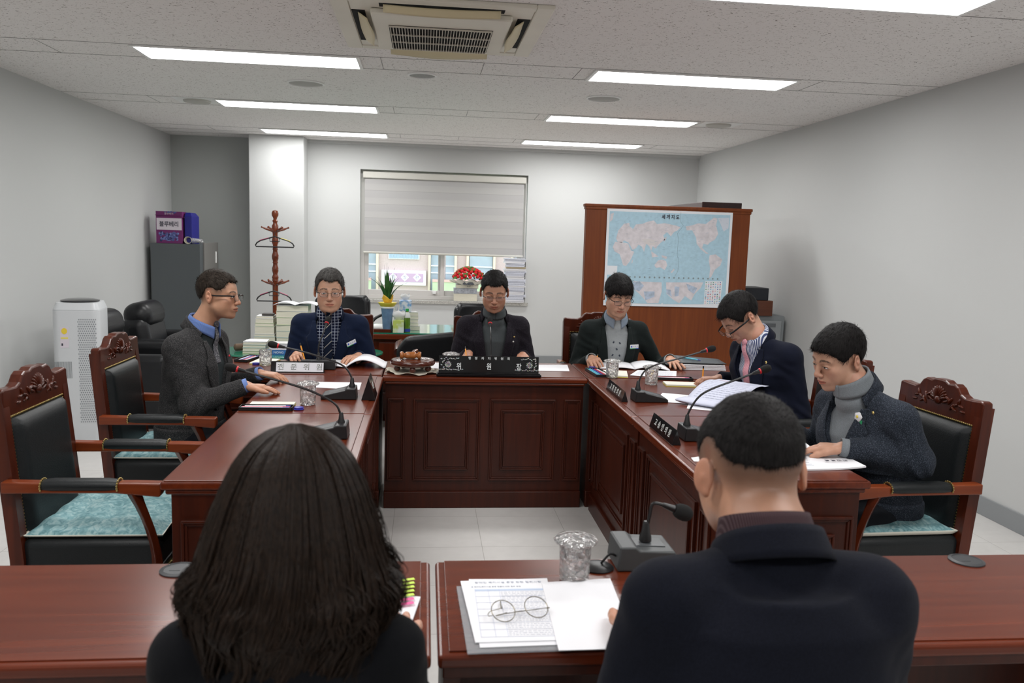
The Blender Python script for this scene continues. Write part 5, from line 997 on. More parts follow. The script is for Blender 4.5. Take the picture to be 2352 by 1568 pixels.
# ================================================================ PEOPLE: implicit-surface modelling
def V(*a): return np.array(a, dtype=np.float64)
def smin(a, b, k):
    if k <= 0: return np.minimum(a, b)
    h = np.clip(.5+.5*(b-a)/k, 0, 1); return b*(1-h)+a*h-k*h*(1-h)
def smax(a, b, k): return -smin(-a, -b, k)
class Shape:
    """list of operations; each has a distance function on Nx3 points and a bounding box"""
    def __init__(s): s.ops = []; s.noise = None
    def op(s, fn, lo, hi, k=.01, mode='add'): s.ops.append((fn, np.minimum(lo, hi), np.maximum(lo, hi), k, mode)); return s
    def ell(s, c, r, k=.01, rot=None, mode='add'):
        c = np.array(c, float); r = np.array(r, float)*np.ones(3); Rm = None if rot is None else np.array(rot)
        def fn(p):
            q = p-c
            if Rm is not None: q = q @ Rm
            q = q/r; k0 = np.sqrt((q*q).sum(-1))+1e-9; k1 = np.sqrt(((q/r)**2).sum(-1))+1e-9; return k0*(k0-1)/k1
        m = r.max() if rot is not None else r; return s.op(fn, c-m, c+m, k, mode)
    def cap(s, a, b, ra, rb=None, k=.01, mode='add', flat=None):
        a = np.array(a, float); b = np.array(b, float); rb = ra if rb is None else rb; ab = b-a; L2 = max(1e-12, ab @ ab)
        def fn(p):
            q = p-a; t = np.clip(q @ ab/L2, 0, 1); d = q-t[..., None]*ab
            if flat is not None:
                n_, f = flat; n_ = np.array(n_); d = d + (d @ n_)[..., None]*n_*(1/f-1)
            return np.sqrt((d*d).sum(-1))-(ra+(rb-ra)*t)
        m = max(ra, rb); return s.op(fn, np.minimum(a, b)-m, np.maximum(a, b)+m, k, mode)
    def chain(s, P, r, k=.01, **kw):
        r = [r]*len(P) if not hasattr(r, '__len__') else r
        for i in range(len(P)-1): s.cap(P[i], P[i+1], r[i], r[i+1], k, **kw)
        return s
    def box(s, c, h, r=.002, rot=None, k=.01, mode='add'):
        c = np.array(c, float); h = np.array(h, float); Rm = None if rot is None else np.array(rot)
        def fn(p):
            q = p-c
            if Rm is not None: q = q @ Rm
            q = np.abs(q)-h+r; return np.sqrt((np.maximum(q, 0)**2).sum(-1))+np.minimum(q.max(-1), 0)-r
        m = np.linalg.norm(h) if rot is not None else h; return s.op(fn, c-m, c+m, k, mode)
    def eval(s, p):
        p = np.asarray(p, float); F = np.full(p.shape[:-1], 1.0)
        for fn, lo, hi, k, mode in s.ops: d = fn(p); F = smin(F, d, k) if mode == 'add' else smax(F, -d if mode == 'sub' else d, k)
        if s.noise: F = F + s.noise(p)
        return F
    def mesh(s, h, lo=None, hi=None, smooth=1):
        A = [o for o in s.ops if o[4] == 'add']; l = np.min([o[1] for o in A], 0)-.012; u = np.max([o[2] for o in A], 0)+.012
        if lo is not None: l = np.maximum(l, lo)
        if hi is not None: u = np.minimum(u, hi)
        n = np.ceil((u-l)/h).astype(int)+1; ax = [l[i]+h*np.arange(n[i]) for i in range(3)]; F = np.full(tuple(n), 1.0, np.float32)
        for fn, lo_, hi_, k, mode in s.ops:
            pad = k+2.5*h+.004; i0 = np.maximum(0, np.floor((lo_-pad-l)/h).astype(int)); i1 = np.minimum(n, np.ceil((hi_+pad-l)/h).astype(int)+1)
            if mode == 'int': i0 = np.zeros(3, int); i1 = n
            if (i1 <= i0).any(): continue
            sl = tuple(slice(a, b_) for a, b_ in zip(i0, i1)); G = np.stack(np.meshgrid(ax[0][sl[0]], ax[1][sl[1]], ax[2][sl[2]], indexing='ij'), -1)
            d = fn(G); f = F[sl]; F[sl] = smin(f, d, k) if mode == 'add' else smax(f, -d if mode == 'sub' else d, k)
        if s.noise:
            msk = np.abs(F) < .03; idx = np.argwhere(msk); F[msk] += s.noise(l+idx*h)
        return nets(F, l, h, smooth)
def nets(F, lo, h, smooth=1):
    F[0] = F[-1] = 1; F[:, 0] = F[:, -1] = 1; F[:, :, 0] = F[:, :, -1] = 1
    I = F < 0; c = np.zeros(tuple(np.array(I.shape)-1), np.int8)
    C8 = [(i, j, k) for i in (0, 1) for j in (0, 1) for k in (0, 1)]; nx, ny, nz = c.shape
    for i, j, k in C8: c += I[i:nx+i, j:ny+j, k:nz+k]
    act = np.argwhere((c > 0) & (c < 8)); N_ = len(act); idx = np.full(c.shape, -1, np.int32); idx[tuple(act.T)] = np.arange(N_)
    vals = np.stack([F[act[:, 0]+i, act[:, 1]+j, act[:, 2]+k] for i, j, k in C8], 1).astype(float); acc = np.zeros((N_, 3)); cnt = np.zeros(N_)
    for a in range(8):
        for b_ in range(a+1, 8):
            A_, B_ = np.array(C8[a]), np.array(C8[b_])
            if abs(A_-B_).sum() != 1: continue
            va, vb = vals[:, a], vals[:, b_]; m = (va < 0) != (vb < 0); t = np.where(m, va/np.where(m, va-vb, 1), 0)
            acc += np.where(m[:, None], A_+(B_-A_)*t[:, None], 0); cnt += m
    v = lo+h*(act+acc/cnt[:, None]); quads = []
    for ax_ in range(3):
        o1, o2 = (ax_+1) % 3, (ax_+2) % 3; s0 = [slice(None)]*3; s1 = [slice(None)]*3; s0[ax_] = slice(0, -1); s1[ax_] = slice(1, None)
        a, b_ = I[tuple(s0)], I[tuple(s1)]; e = np.argwhere(a != b_); e = e[(e[:, o1] > 0) & (e[:, o2] > 0) & (e[:, o1] < F.shape[o1]-1) & (e[:, o2] < F.shape[o2]-1)]
        ins = a[tuple(e.T)]
        def cell(d1, d2): q = e.copy(); q[:, o1] -= d1; q[:, o2] -= d2; return idx[tuple(q.T)]
        Q = np.stack([cell(1, 1), cell(0, 1), cell(0, 0), cell(1, 0)], 1); Q[~ins] = Q[~ins][:, ::-1]; quads.append(Q)
    q = np.concatenate(quads); q = q[(q >= 0).all(1)]
    for _ in range(smooth):
        s_ = np.zeros_like(v); n_ = np.zeros(len(v))
        for a, b_ in ((0, 1), (1, 2), (2, 3), (3, 0)):
            np.add.at(s_, q[:, a], v[q[:, b_]]); np.add.at(n_, q[:, a], 1); np.add.at(s_, q[:, b_], v[q[:, a]]); np.add.at(n_, q[:, b_], 1)
        n_[n_ == 0] = 1; v = v*.5+.5*s_/n_[:, None]
    return v, q
def npmesh(name, parts, m, parent, color=None, X=None, smooth=True):
    v = np.concatenate([p[0] for p in parts]); off = 0; qs = []
    for p in parts: qs.append(p[1]+off); off += len(p[0])
    q = np.concatenate(qs); col = color(v) if color else None
    if X is not None: v = v @ X[:3, :3].T+X[:3, 3]
    me = bpy.data.meshes.new(name); me.vertices.add(len(v)); me.vertices.foreach_set('co', v.ravel().astype(np.float32)); w_ = q.shape[1]
    me.loops.add(q.size); me.loops.foreach_set('vertex_index', q.ravel().astype(np.int32)); me.polygons.add(len(q)); me.polygons.foreach_set('loop_start', np.arange(0, q.size, w_, dtype=np.int32))
    me.polygons.foreach_set('use_smooth', np.full(len(q), smooth)); me.update(calc_edges=True)
    if col is not None: a = me.color_attributes.new('tint', 'FLOAT_COLOR', 'POINT'); a.data.foreach_set('color', np.concatenate([col, np.ones((len(col), 1))], 1).ravel().astype(np.float32))
    me.materials.append(m); o = bpy.data.objects.new(name, me); COL.objects.link(o); o.parent = parent; return o
def vnoise(p, sc, seed=0):
    p = p*sc+seed*7.3; s = 0
    for a, b_, c in ((1, .7, .3), (-.4, 1.1, .6), (.5, -.3, 1.2)): s = s+np.sin(p[..., 0]*a*1.3+p[..., 1]*b_*1.7+p[..., 2]*c*1.1+np.sin(p[..., 1]*1.9*a+p[..., 2]*2.1*b_)*1.3)
    return s/3
def hash3(p, sc):
    q = np.floor(p*sc); h = np.sin(q[..., 0]*127.1+q[..., 1]*311.7+q[..., 2]*74.7)*43758.5453; return h-np.floor(h)
# ---- materials for people
def skinmat(name, col):
    m = bpy.data.materials.new(name); m.use_nodes = True; N, L = nt(m); b = N['Principled BSDF']; at = N.new('ShaderNodeVertexColor'); at.layer_name = 'tint'
    tc = N.new('ShaderNodeTexCoord'); n = N.new('ShaderNodeTexNoise'); n.inputs['Scale'].default_value = 28; n.inputs['Detail'].default_value = 4; L.new(tc.outputs['Object'], n.inputs[0]); mr = N.new('ShaderNodeMapRange'); mr.inputs[3].default_value = .88; mr.inputs[4].default_value = 1.1; L.new(n.outputs[0], mr.inputs[0])
    v = N.new('ShaderNodeVectorMath'); v.operation = 'MULTIPLY'; v.inputs[1].default_value = col; L.new(at.outputs[0], v.inputs[0]); w_ = N.new('ShaderNodeVectorMath'); w_.operation = 'SCALE'; L.new(v.outputs[0], w_.inputs[0]); L.new(mr.outputs[0], w_.inputs['Scale'])
    L.new(w_.outputs[0], b.inputs['Base Color']); b.inputs['Roughness'].default_value = .48; b.inputs['Subsurface Weight'].default_value = .12; b.inputs['Subsurface Radius'].default_value = (.012, .004, .002); b.inputs['Subsurface Scale'].default_value = 1
    n2 = N.new('ShaderNodeTexNoise'); n2.inputs['Scale'].default_value = 420; L.new(tc.outputs['Object'], n2.inputs[0]); bp = N.new('ShaderNodeBump'); bp.inputs['Strength'].default_value = .25; bp.inputs['Distance'].default_value = .001; L.new(n2.outputs[0], bp.inputs['Height']); L.new(bp.outputs[0], b.inputs['Normal']); return m
def hairmat(name, col, rough=.62):
    m = bpy.data.materials.new(name); m.use_nodes = True; N, L = nt(m); b = N['Principled BSDF']; tc = N.new('ShaderNodeTexCoord'); mp = N.new('ShaderNodeMapping'); mp.inputs['Scale'].default_value = (260, 260, 30); L.new(tc.outputs['Object'], mp.inputs[0])
    n = N.new('ShaderNodeTexNoise'); n.inputs['Scale'].default_value = 1; n.inputs['Detail'].default_value = 2; L.new(mp.outputs[0], n.inputs[0]); r = N.new('ShaderNodeValToRGB'); r.color_ramp.elements[0].position = .3; r.color_ramp.elements[1].position = .75
    r.color_ramp.elements[0].color = (*[c*.5 for c in col], 1); r.color_ramp.elements[1].color = (*[min(1, c*1.7) for c in col], 1); L.new(n.outputs[0], r.inputs[0]); L.new(r.outputs[0], b.inputs['Base Color']); b.inputs['Roughness'].default_value = rough; b.inputs['Specular IOR Level'].default_value = .12
    bp = N.new('ShaderNodeBump'); bp.inputs['Strength'].default_value = .6; bp.inputs['Distance'].default_value = .002; L.new(n.outputs[0], bp.inputs['Height']); L.new(bp.outputs[0], b.inputs['Normal']); return m
def cloth(name, c1, c2=None, kind='plain', sc=400, rough=.85):
    m = bpy.data.materials.new(name); m.use_nodes = True; N, L = nt(m); b = N['Principled BSDF']; tc = N.new('ShaderNodeTexCoord'); c2 = c2 or tuple(x*1.5 for x in c1)
    if kind == 'plain' or kind == 'fleck':
        n = N.new('ShaderNodeTexNoise'); n.inputs['Scale'].default_value = sc; n.inputs['Detail'].default_value = 3; L.new(tc.outputs['Object'], n.inputs[0]); src = n.outputs[0]; lo, hi = (.35, .7) if kind == 'plain' else (.52, .66)
    elif kind in ('check', 'stripe'):
        sx = N.new('ShaderNodeSeparateXYZ'); L.new(tc.outputs['Object'], sx.inputs[0]); outs = []
        for i, ax_ in enumerate((0, 2) if kind == 'check' else (0,)):
            a = N.new('ShaderNodeMath'); a.operation = 'MULTIPLY'; a.inputs[1].default_value = sc; L.new(sx.outputs[ax_], a.inputs[0]); f = N.new('ShaderNodeMath'); f.operation = 'FRACT'; L.new(a.outputs[0], f.inputs[0]); g = N.new('ShaderNodeMath'); g.operation = 'LESS_THAN'; g.inputs[1].default_value = .16 if kind == 'check' else .45; L.new(f.outputs[0], g.inputs[0]); outs.append(g.outputs[0])
        if len(outs) == 2: mm = N.new('ShaderNodeMath'); mm.operation = 'MAXIMUM'; L.new(outs[0], mm.inputs[0]); L.new(outs[1], mm.inputs[1]); src = mm.outputs[0]
        else: src = outs[0]
        lo, hi = .4, .6
    elif kind == 'diag':
        sx = N.new('ShaderNodeSeparateXYZ'); L.new(tc.outputs['Object'], sx.inputs[0]); a = N.new('ShaderNodeMath'); a.operation = 'SUBTRACT'; L.new(sx.outputs[2], a.inputs[0]); L.new(sx.outputs[0], a.inputs[1]); a2 = N.new('ShaderNodeMath'); a2.operation = 'MULTIPLY'; a2.inputs[1].default_value = sc; L.new(a.outputs[0], a2.inputs[0])
        f = N.new('ShaderNodeMath'); f.operation = 'FRACT'; L.new(a2.outputs[0], f.inputs[0]); g = N.new('ShaderNodeMath'); g.operation = 'LESS_THAN'; g.inputs[1].default_value = .09; L.new(f.outputs[0], g.inputs[0]); src = g.outputs[0]; lo, hi = .4, .6
    r = N.new('ShaderNodeValToRGB'); r.color_ramp.elements[0].position = lo; r.color_ramp.elements[1].position = hi; r.color_ramp.elements[0].color = (*c1, 1); r.color_ramp.elements[1].color = (*c2, 1); L.new(src, r.inputs[0]); L.new(r.outputs[0], b.inputs['Base Color'])
    b.inputs['Roughness'].default_value = rough; b.inputs['Specular IOR Level'].default_value = .10; b.inputs['Sheen Weight'].default_value = .03; b.inputs['Sheen Roughness'].default_value = .5
    n2 = N.new('ShaderNodeTexNoise'); n2.inputs['Scale'].default_value = 700; L.new(tc.outputs['Object'], n2.inputs[0]); bp = N.new('ShaderNodeBump'); bp.inputs['Strength'].default_value = .5; bp.inputs['Distance'].default_value = .0015; L.new(n2.outputs[0], bp.inputs['Height']); L.new(bp.outputs[0], b.inputs['Normal']); return m
# ---- head (own coordinates: face towards -y, origin mid head; crown z=.125, chin z=-.115)
def head_shape(P):
    S = Shape(); w_ = P.get('w', 1.03); f = P.get('full', 1.05)
    S.ell((0, .016, .036), (.0765*w_, .094, .088), .01); S.ell((0, -.035, .028), (.064*w_, .053, .062), .02)
    S.ell((0, -.028, -.03), (.0625*w_*f, .057, .07), .02); S.ell((0, -.028, -.07), (.053*w_*f, .052, .041), .02); S.ell((0, -.07, -.096), (.022, .019, .018), .018)
    S.cap((-.047*f, .0, -.055), (-.03, -.055, -.092), .020, .014, .025); S.cap((.047*f, .0, -.055), (.03, -.055, -.092), .020, .014, .025)
    for s in (-1, 1):
        S.ell((s*.043, -.058, -.020), (.022, .021, .019), .016); S.cap((s*.010, -.0845, .019), (s*.046, -.070, .021), .0085, .0075, .012)
        S.ell((s*.031, -.1000, .001), (.018, .0125, .0100), .010, mode='sub'); S.ell((s*.031, -.0775, .001), (.0165, .0115, .0115), .005)
        S.cap((s*.018, -.0878, -.0045), (s*.044, -.0795, -.003), .0022, .0018, .004)
        S.ell((s*.036, -.048, -.045), (.026, .026, .03), .02)
    S.cap((0, -.086, .014), (0, -.1035, -.026), .0075, .0105, .008); S.ell((0, -.1055, -.031), (.0115, .0115, .0105), .006)
    for s in (-1, 1): S.ell((s*.0125, -.097, -.034), (.0085, .0095, .0078), .005); S.ell((s*.0065, -.1055, -.0415), (.0038, .005, .0035), .002, mode='sub')
    S.ell((0, -.077, -.062), (.031, .0195, .022), .014)
    S.chain([(-.022, -.088, -.0605), (-.008, -.0965, -.0575), (0, -.0965, -.0585), (.008, -.0965, -.0575), (.022, -.088, -.0605)], [.0025, .0045, .0045, .0045, .0025], .004)
    S.chain([(-.018, -.089, -.067), (0, -.0955, -.0695), (.018, -.089, -.067)], [.003, .0058, .003], .004); S.chain([(-.025, -.0895, -.0635), (0, -.102, -.0633), (.025, -.0895, -.0635)], .0017, .003, mode='sub')
    ea = P.get('ear', 22)
    for s in (-1, 1):
        rt = Matrix.Rotation(R(s*ea), 3, 'Z') @ Matrix.Rotation(R(-10), 3, 'X'); c = V(s*(.0785*w_+.004+.0002*(ea-22)), .018, -.004)
        S.ell(c, (.0058, .0185, .0305), .004, rot=rt); S.ell(c+V(s*-.002, -.002, -.026), (.0055, .009, .010), .005)
        if P.get('earplain'): pass
        else: S.ell(c+V(s*.0062, -.003, .002), (.0066, .0118, .0205), .002, rot=rt, mode='sub'); S.ell(c+V(s*.003, -.014, -.004), (.004, .004, .007), .004)
        S.ell(c+V(s*.002, .002, -.002), (.0045, .006, .009), .003, rot=rt)
    return S
def head_color(P, seed=0):
    lip = np.array(P.get('lip', (.80, .52, .50))); brow = P.get('brow', .22); stub = P.get('stubble', 0)
    def fn(v):
        c = np.ones((len(v), 3)); x, y, z = v.T; ax = np.abs(x)
        cheek = np.exp(-((ax-.042)**2+(z+.025)**2)/.0006)*(y < -.03); c *= (1-.10*cheek[:, None]*np.array([0, .8, .7]))
        nose = np.exp(-(x**2+(z+.03)**2)/.00025)*(y < -.09); c *= (1-.12*nose[:, None]*np.array([0, .8, .7]))
        t = ((ax/.0245)**2+((z+.0635)/.0088)**2 < 1)&(y < -.083); c[t] *= lip
        m_ = (np.abs(z+.0633) < .0014+.0008*0)&(ax < .024)&(y < -.08); c[m_] *= .5
        bz = .0235+.004*np.sin((ax-.012)/.036*PI)-.05*np.maximum(0, ax-.046); b_ = (np.abs(z-bz) < .0052*(1-.55*(ax-.012)/.04))&(ax > .012)&(ax < .053)&(y < -.04); b_ &= hash3(v, 900) > .04; c[b_] *= brow
        e_ = ((ax-.031)**2/.0155**2+(z+.0005)**2/.0016**2 < 1)&(y < -.07); 
        if P.get('closed', False): c[e_] *= .18
        ear = ax > .078; c[ear] *= np.array([1.0, .88, .86])
        if stub:
            sf = scalp(v, P, 0); k = np.clip((sf+P.get('fade', .012))/(P.get('fade', .012)+.012), 0, 1)**P.get('fadek', 1.3)*stub; k *= (y > -.06); k = k*(ax < .079+.004); c *= (1-k[:, None]*(1-np.array([.16, .17, .19])))
        bd = P.get('beard', .0)
        if bd: k = bd*np.clip((-.045-z)/.02, 0, 1)*(y < .0); c *= (1-.22*k[:, None])
        return c
    return fn
def scalp(v, P, kind=1):
    """positive above the hairline"""
    y, z, ax = v[..., 1], v[..., 2], np.abs(v[..., 0]); pts = P.get('line', [(-.12, .080), (-.085, .073), (-.066, .055), (-.052, .028), (-.036, .0), (-.024, -.006), (-.012, .016), (.01, .034), (.036, .022), (.05, -.02), (.066, -.045), (.12, -.05)])
    zl = np.interp(y, [p[0] for p in pts], [p[1] for p in pts]); rec = P.get('recede', 0); zl = zl+rec*np.exp(-((ax-.045)/.018)**2)*(y < -.03)
    if kind == 1: zl = zl+.004*np.sin(v[..., 0]*310)*(y < -.05)+P.get('part', 0)*v[..., 0]*(y < -.04)
    return z-zl
def hair_shape(P):
    S = Shape(); t = P.get('thick', .011)*.8; top = P.get('top', .02)*.62; w_ = P.get('w', 1.0)
    S.ell((0, .018, .036+top*.35), (.0765*w_+t, .094+t, .088+top*.65), .01); S.ell((0, -.032, .040+top*.3), (.064*w_+t*.8, .058+t, .058+top*.7), .02)
    for e in P.get('lumps', []): S.ell(e[0], e[1], .015)
    S.op(lambda p: scalp(p, P)*-.75, V(-1, -1, -1), V(1, 1, 1), .006, 'int')
    sd = P.get('seed', 1); S.noise = lambda p: (.0009*vnoise(p*np.array([1, 1, .5]), 170, sd)+.0011*vnoise(p, 60, sd))
    return S
def tufts(vq, P, mh, X, parent, n=1500, L_=.02, w_=.0016, lift=.25, seed=1, name='hair_tufts', dirf=None, droop=.3):
    """short tapering locks growing out of the hair surface"""
    v, q = vq; rng = np.random.default_rng(seed); f = q[rng.integers(0, len(q), n)]; c = v[f].mean(1); a = v[f[:, 1]]-v[f[:, 0]]; b_ = v[f[:, 2]]-v[f[:, 0]]; nr = np.cross(a, b_); nr /= np.linalg.norm(nr, axis=1)[:, None]+1e-12
    cr = np.array(P.get('crown', (.0, .065, .12))); d = c-cr; d += np.array(P.get('comb', (0, -.05, 0)))*(c[:, 2:3] > .04)
    if dirf is not None: d = dirf(c)
    d -= nr*(d*nr).sum(1)[:, None]; d /= np.linalg.norm(d, axis=1)[:, None]+1e-9; d = d+rng.normal(0, .22, d.shape); d /= np.linalg.norm(d, axis=1)[:, None]
    s = np.cross(d, nr); s /= np.linalg.norm(s, axis=1)[:, None]+1e-9; ll = L_*rng.uniform(.5, 1.2, n)[:, None]; p0 = c-nr*.002-d*ll*.3; p1 = c+d*ll*.3+nr*ll*lift*.6; p2 = c+d*ll+nr*ll*lift-np.array([0, 0, droop])*ll*.5
    vv = np.stack([p0-s*w_*.5, p0+s*w_*.5, p1+s*w_*.5, p1-s*w_*.5, p2+s*w_*.06, p2-s*w_*.06], 1).reshape(-1, 3); i = np.arange(n)[:, None]*6; qq = np.concatenate([i+np.array([0, 1, 2, 3]), i+np.array([3, 2, 4, 5])])
    return (vv, qq)
# ---- hand: wrist w, direction d (to fingers), palm normal up n (back of the hand), side: +1 thumb on d x n side
def hand_shape(S, w_, d, n, side, curl=(.25, .3, .3, .35), spread=.10, sc=1.0, thumb=(.5, .2), pen=False):
    d = V(*d)/np.linalg.norm(d); n = V(*n); n = n-d*(n @ d); n /= np.linalg.norm(n); s = np.cross(d, n)*side; w_ = V(*w_); c = w_+d*.048*sc
    S.cap(w_-d*.012*sc, w_+d*.012*sc, .027*sc, .0235*sc, .012, flat=(n, .78)); Rm = np.stack([s, d, n], 1); S.box(c, (.036*sc, .045*sc, .0125*sc), .012*sc, rot=Rm, k=.012)
    S.ell(c+d*.02*sc+n*.003*sc, (.034*sc, .03*sc, .012*sc), .01, rot=Rm)
    Ls = [.073, .081, .075, .060]; tips = []
    for i in range(4):
        o = (1.5-i)*.0195*sc; b0 = w_+d*(.088-.004*abs(i-1.2))*sc+s*o+n*.002; dd = d+s*spread*(1.5-i)*.55; dd /= np.linalg.norm(dd); P = [b0]; a = 0; r0 = [.0096, .0098, .0094, .0082][i]*sc; L_ = Ls[i]*sc
        for k, fr in enumerate((.46, .31, .23)): a += curl[i]*(.7, 1.0, .7)[k]; P.append(P[-1]+(dd*math.cos(a)-n*math.sin(a))*L_*fr)
        S.cap(w_+d*.05*sc+s*o*.8+n*.002, b0, r0*1.05, r0*1.05, .006); S.chain(P, [r0, r0*.93, r0*.86, r0*.78], .0025); tips.append(P[-1])
        S.ell(b0+n*r0*.3, (r0*.95,)*3, .005)
    t0 = w_+d*.028*sc+s*.026*sc-n*.004; a, b_ = thumb; td = d*math.cos(a)+s*math.sin(a)-n*b_; td /= np.linalg.norm(td); t1 = t0+td*.040*sc; td2 = d*math.cos(a*.45)+s*math.sin(a*.45)-n*b_*1.3; td2 /= np.linalg.norm(td2); t2 = t1+td2*.032*sc; t3 = t2+td2*.022*sc
    S.chain([w_+d*.01*sc+s*.014*sc, t0, t1, t2, t3], [.016*sc, .0155*sc, .0118*sc, .0108*sc, .0088*sc], .007)
    return tips, t3
def ik(sh, wr, L1, L2, hint):
    sh, wr, hint = V(*sh), V(*wr), V(*hint); d = wr-sh; D = np.linalg.norm(d); D2 = min(D, (L1+L2)*.995); u = d/D; a = (L1*L1-L2*L2+D2*D2)/(2*D2); h_ = math.sqrt(max(0, L1*L1-a*a)); hp = hint-u*(hint @ u); hp /= np.linalg.norm(hp); return sh+u*a+hp*h_
def spine_fn(K):
    zs = [k[0] for k in K]; A = np.array(K)
    def fn(p):
        z = p[..., 2]; cy = np.interp(z, zs, A[:, 1]); rx = np.interp(z, zs, A[:, 2]); ry = np.interp(z, zs, A[:, 3]); cx = np.interp(z, zs, A[:, 4]) if A.shape[1] > 4 else 0
        qx = (p[..., 0]-cx)/rx; qy = (p[..., 1]-cy)/ry; e = (np.abs(qx)**2.4+np.abs(qy)**2.4)**(1/2.4); d = (e-1)*np.minimum(rx, ry); dz = np.maximum(zs[0]-z, z-zs[-1]); return np.where(dz > 0, np.sqrt(np.maximum(d, 0)**2+dz**2), np.maximum(d, dz))
    return fn
def torso(S, K, k=.02, off=0.0):
    K2 = [(z, cy, rx+off, ry+off)+tuple(r_) for z, cy, rx, ry, *r_ in K]; rx = max(q[2] for q in K2)
    S.op(spine_fn(K2), V(-rx-.06, min(q[1]-q[3] for q in K2), K2[0][0]), V(rx+.06, max(q[1]+q[3] for q in K2), K2[-1][0]), k)
def drape(shape, pts2, y0=-.6, y1=.35, off=.004, n=110, back=False):
    """project (x,z) points onto the front (-y side) of a shape"""
    ys = np.linspace(y0, y1, n); ys = ys[::-1] if back else ys; pts2 = np.asarray(pts2, float); G = np.zeros((len(pts2), n, 3)); G[..., 0] = pts2[:, 0:1]; G[..., 2] = pts2[:, 1:2]; G[..., 1] = ys
    F = shape.eval(G); ins = F < off; i = np.where(ins.any(1), ins.argmax(1), n//2); i = np.clip(i, 1, n-1); r_ = np.arange(len(pts2)); a, b_ = F[r_, i-1]-off, F[r_, i]-off; t = np.clip(a/np.where(np.abs(a-b_) < 1e-9, 1, a-b_), 0, 1); return ys[i-1]+(ys[i]-ys[i-1])*t
def drape_grid(name, shape, fn, nu, nv, m, parent, off=.004, solid=.003, bevel=0, **kw):
    uv = [(i/nu, j/nv) for i in range(nu+1) for j in range(nv+1)]; P = [fn(u, v) for u, v in uv]; ys = drape(shape, P, off=off, **kw); b = B(); vs = [(p[0], y, p[1]) for p, y in zip(P, ys)]
    b.add(vs, [(i*(nv+1)+j, (i+1)*(nv+1)+j, (i+1)*(nv+1)+j+1, i*(nv+1)+j+1) for i in range(nu) for j in range(nv)]); return b.build(name, m, parent, smooth=True, solid=solid)
def collar_band(name, c, tilt, r0, r1, h_, m, parent, a0=-150, a1=150, thick=.004, flare=0, fold=False, ry=1.1, dip=0.0, ends=.25, drop=.014):
    """band round the neck; angle 0 = back (+y)"""
    b = B(); n_ = 48; c = Vector(c); Rt = Matrix.Rotation(tilt, 3, 'X')
    def fn(u, v):
        a = R(a0+(a1-a0)*u); r_ = r0+(r1-r0)*v
        z = h_*v*(1-ends*(abs(u-.5)*2)**3) - dip*(abs(u-.5)*2)**2
        return c + Rt @ Vector((r_*math.sin(a), r_*ry*math.cos(a), z))
    b.grid(fn, n_, 5)
    o = b.build(name, m, parent, smooth=True, solid=thick)
    if fold:
        b = B(); b.grid(lambda u, v: (lambda a, rr_: c + Rt @ Vector((rr_*math.sin(a), rr_*ry*math.cos(a), h_*(1-ends*(abs(u-.5)*2)**3)*(1-v*flare) - dip*(abs(u-.5)*2)**2 - v*drop*(abs(u-.5)*2)**3)))(R(a0+(a1-a0)*u), r1+.005+.013*v), n_, 4); b.build(name+'_fold', m, parent, smooth=True, solid=thick)
    return o
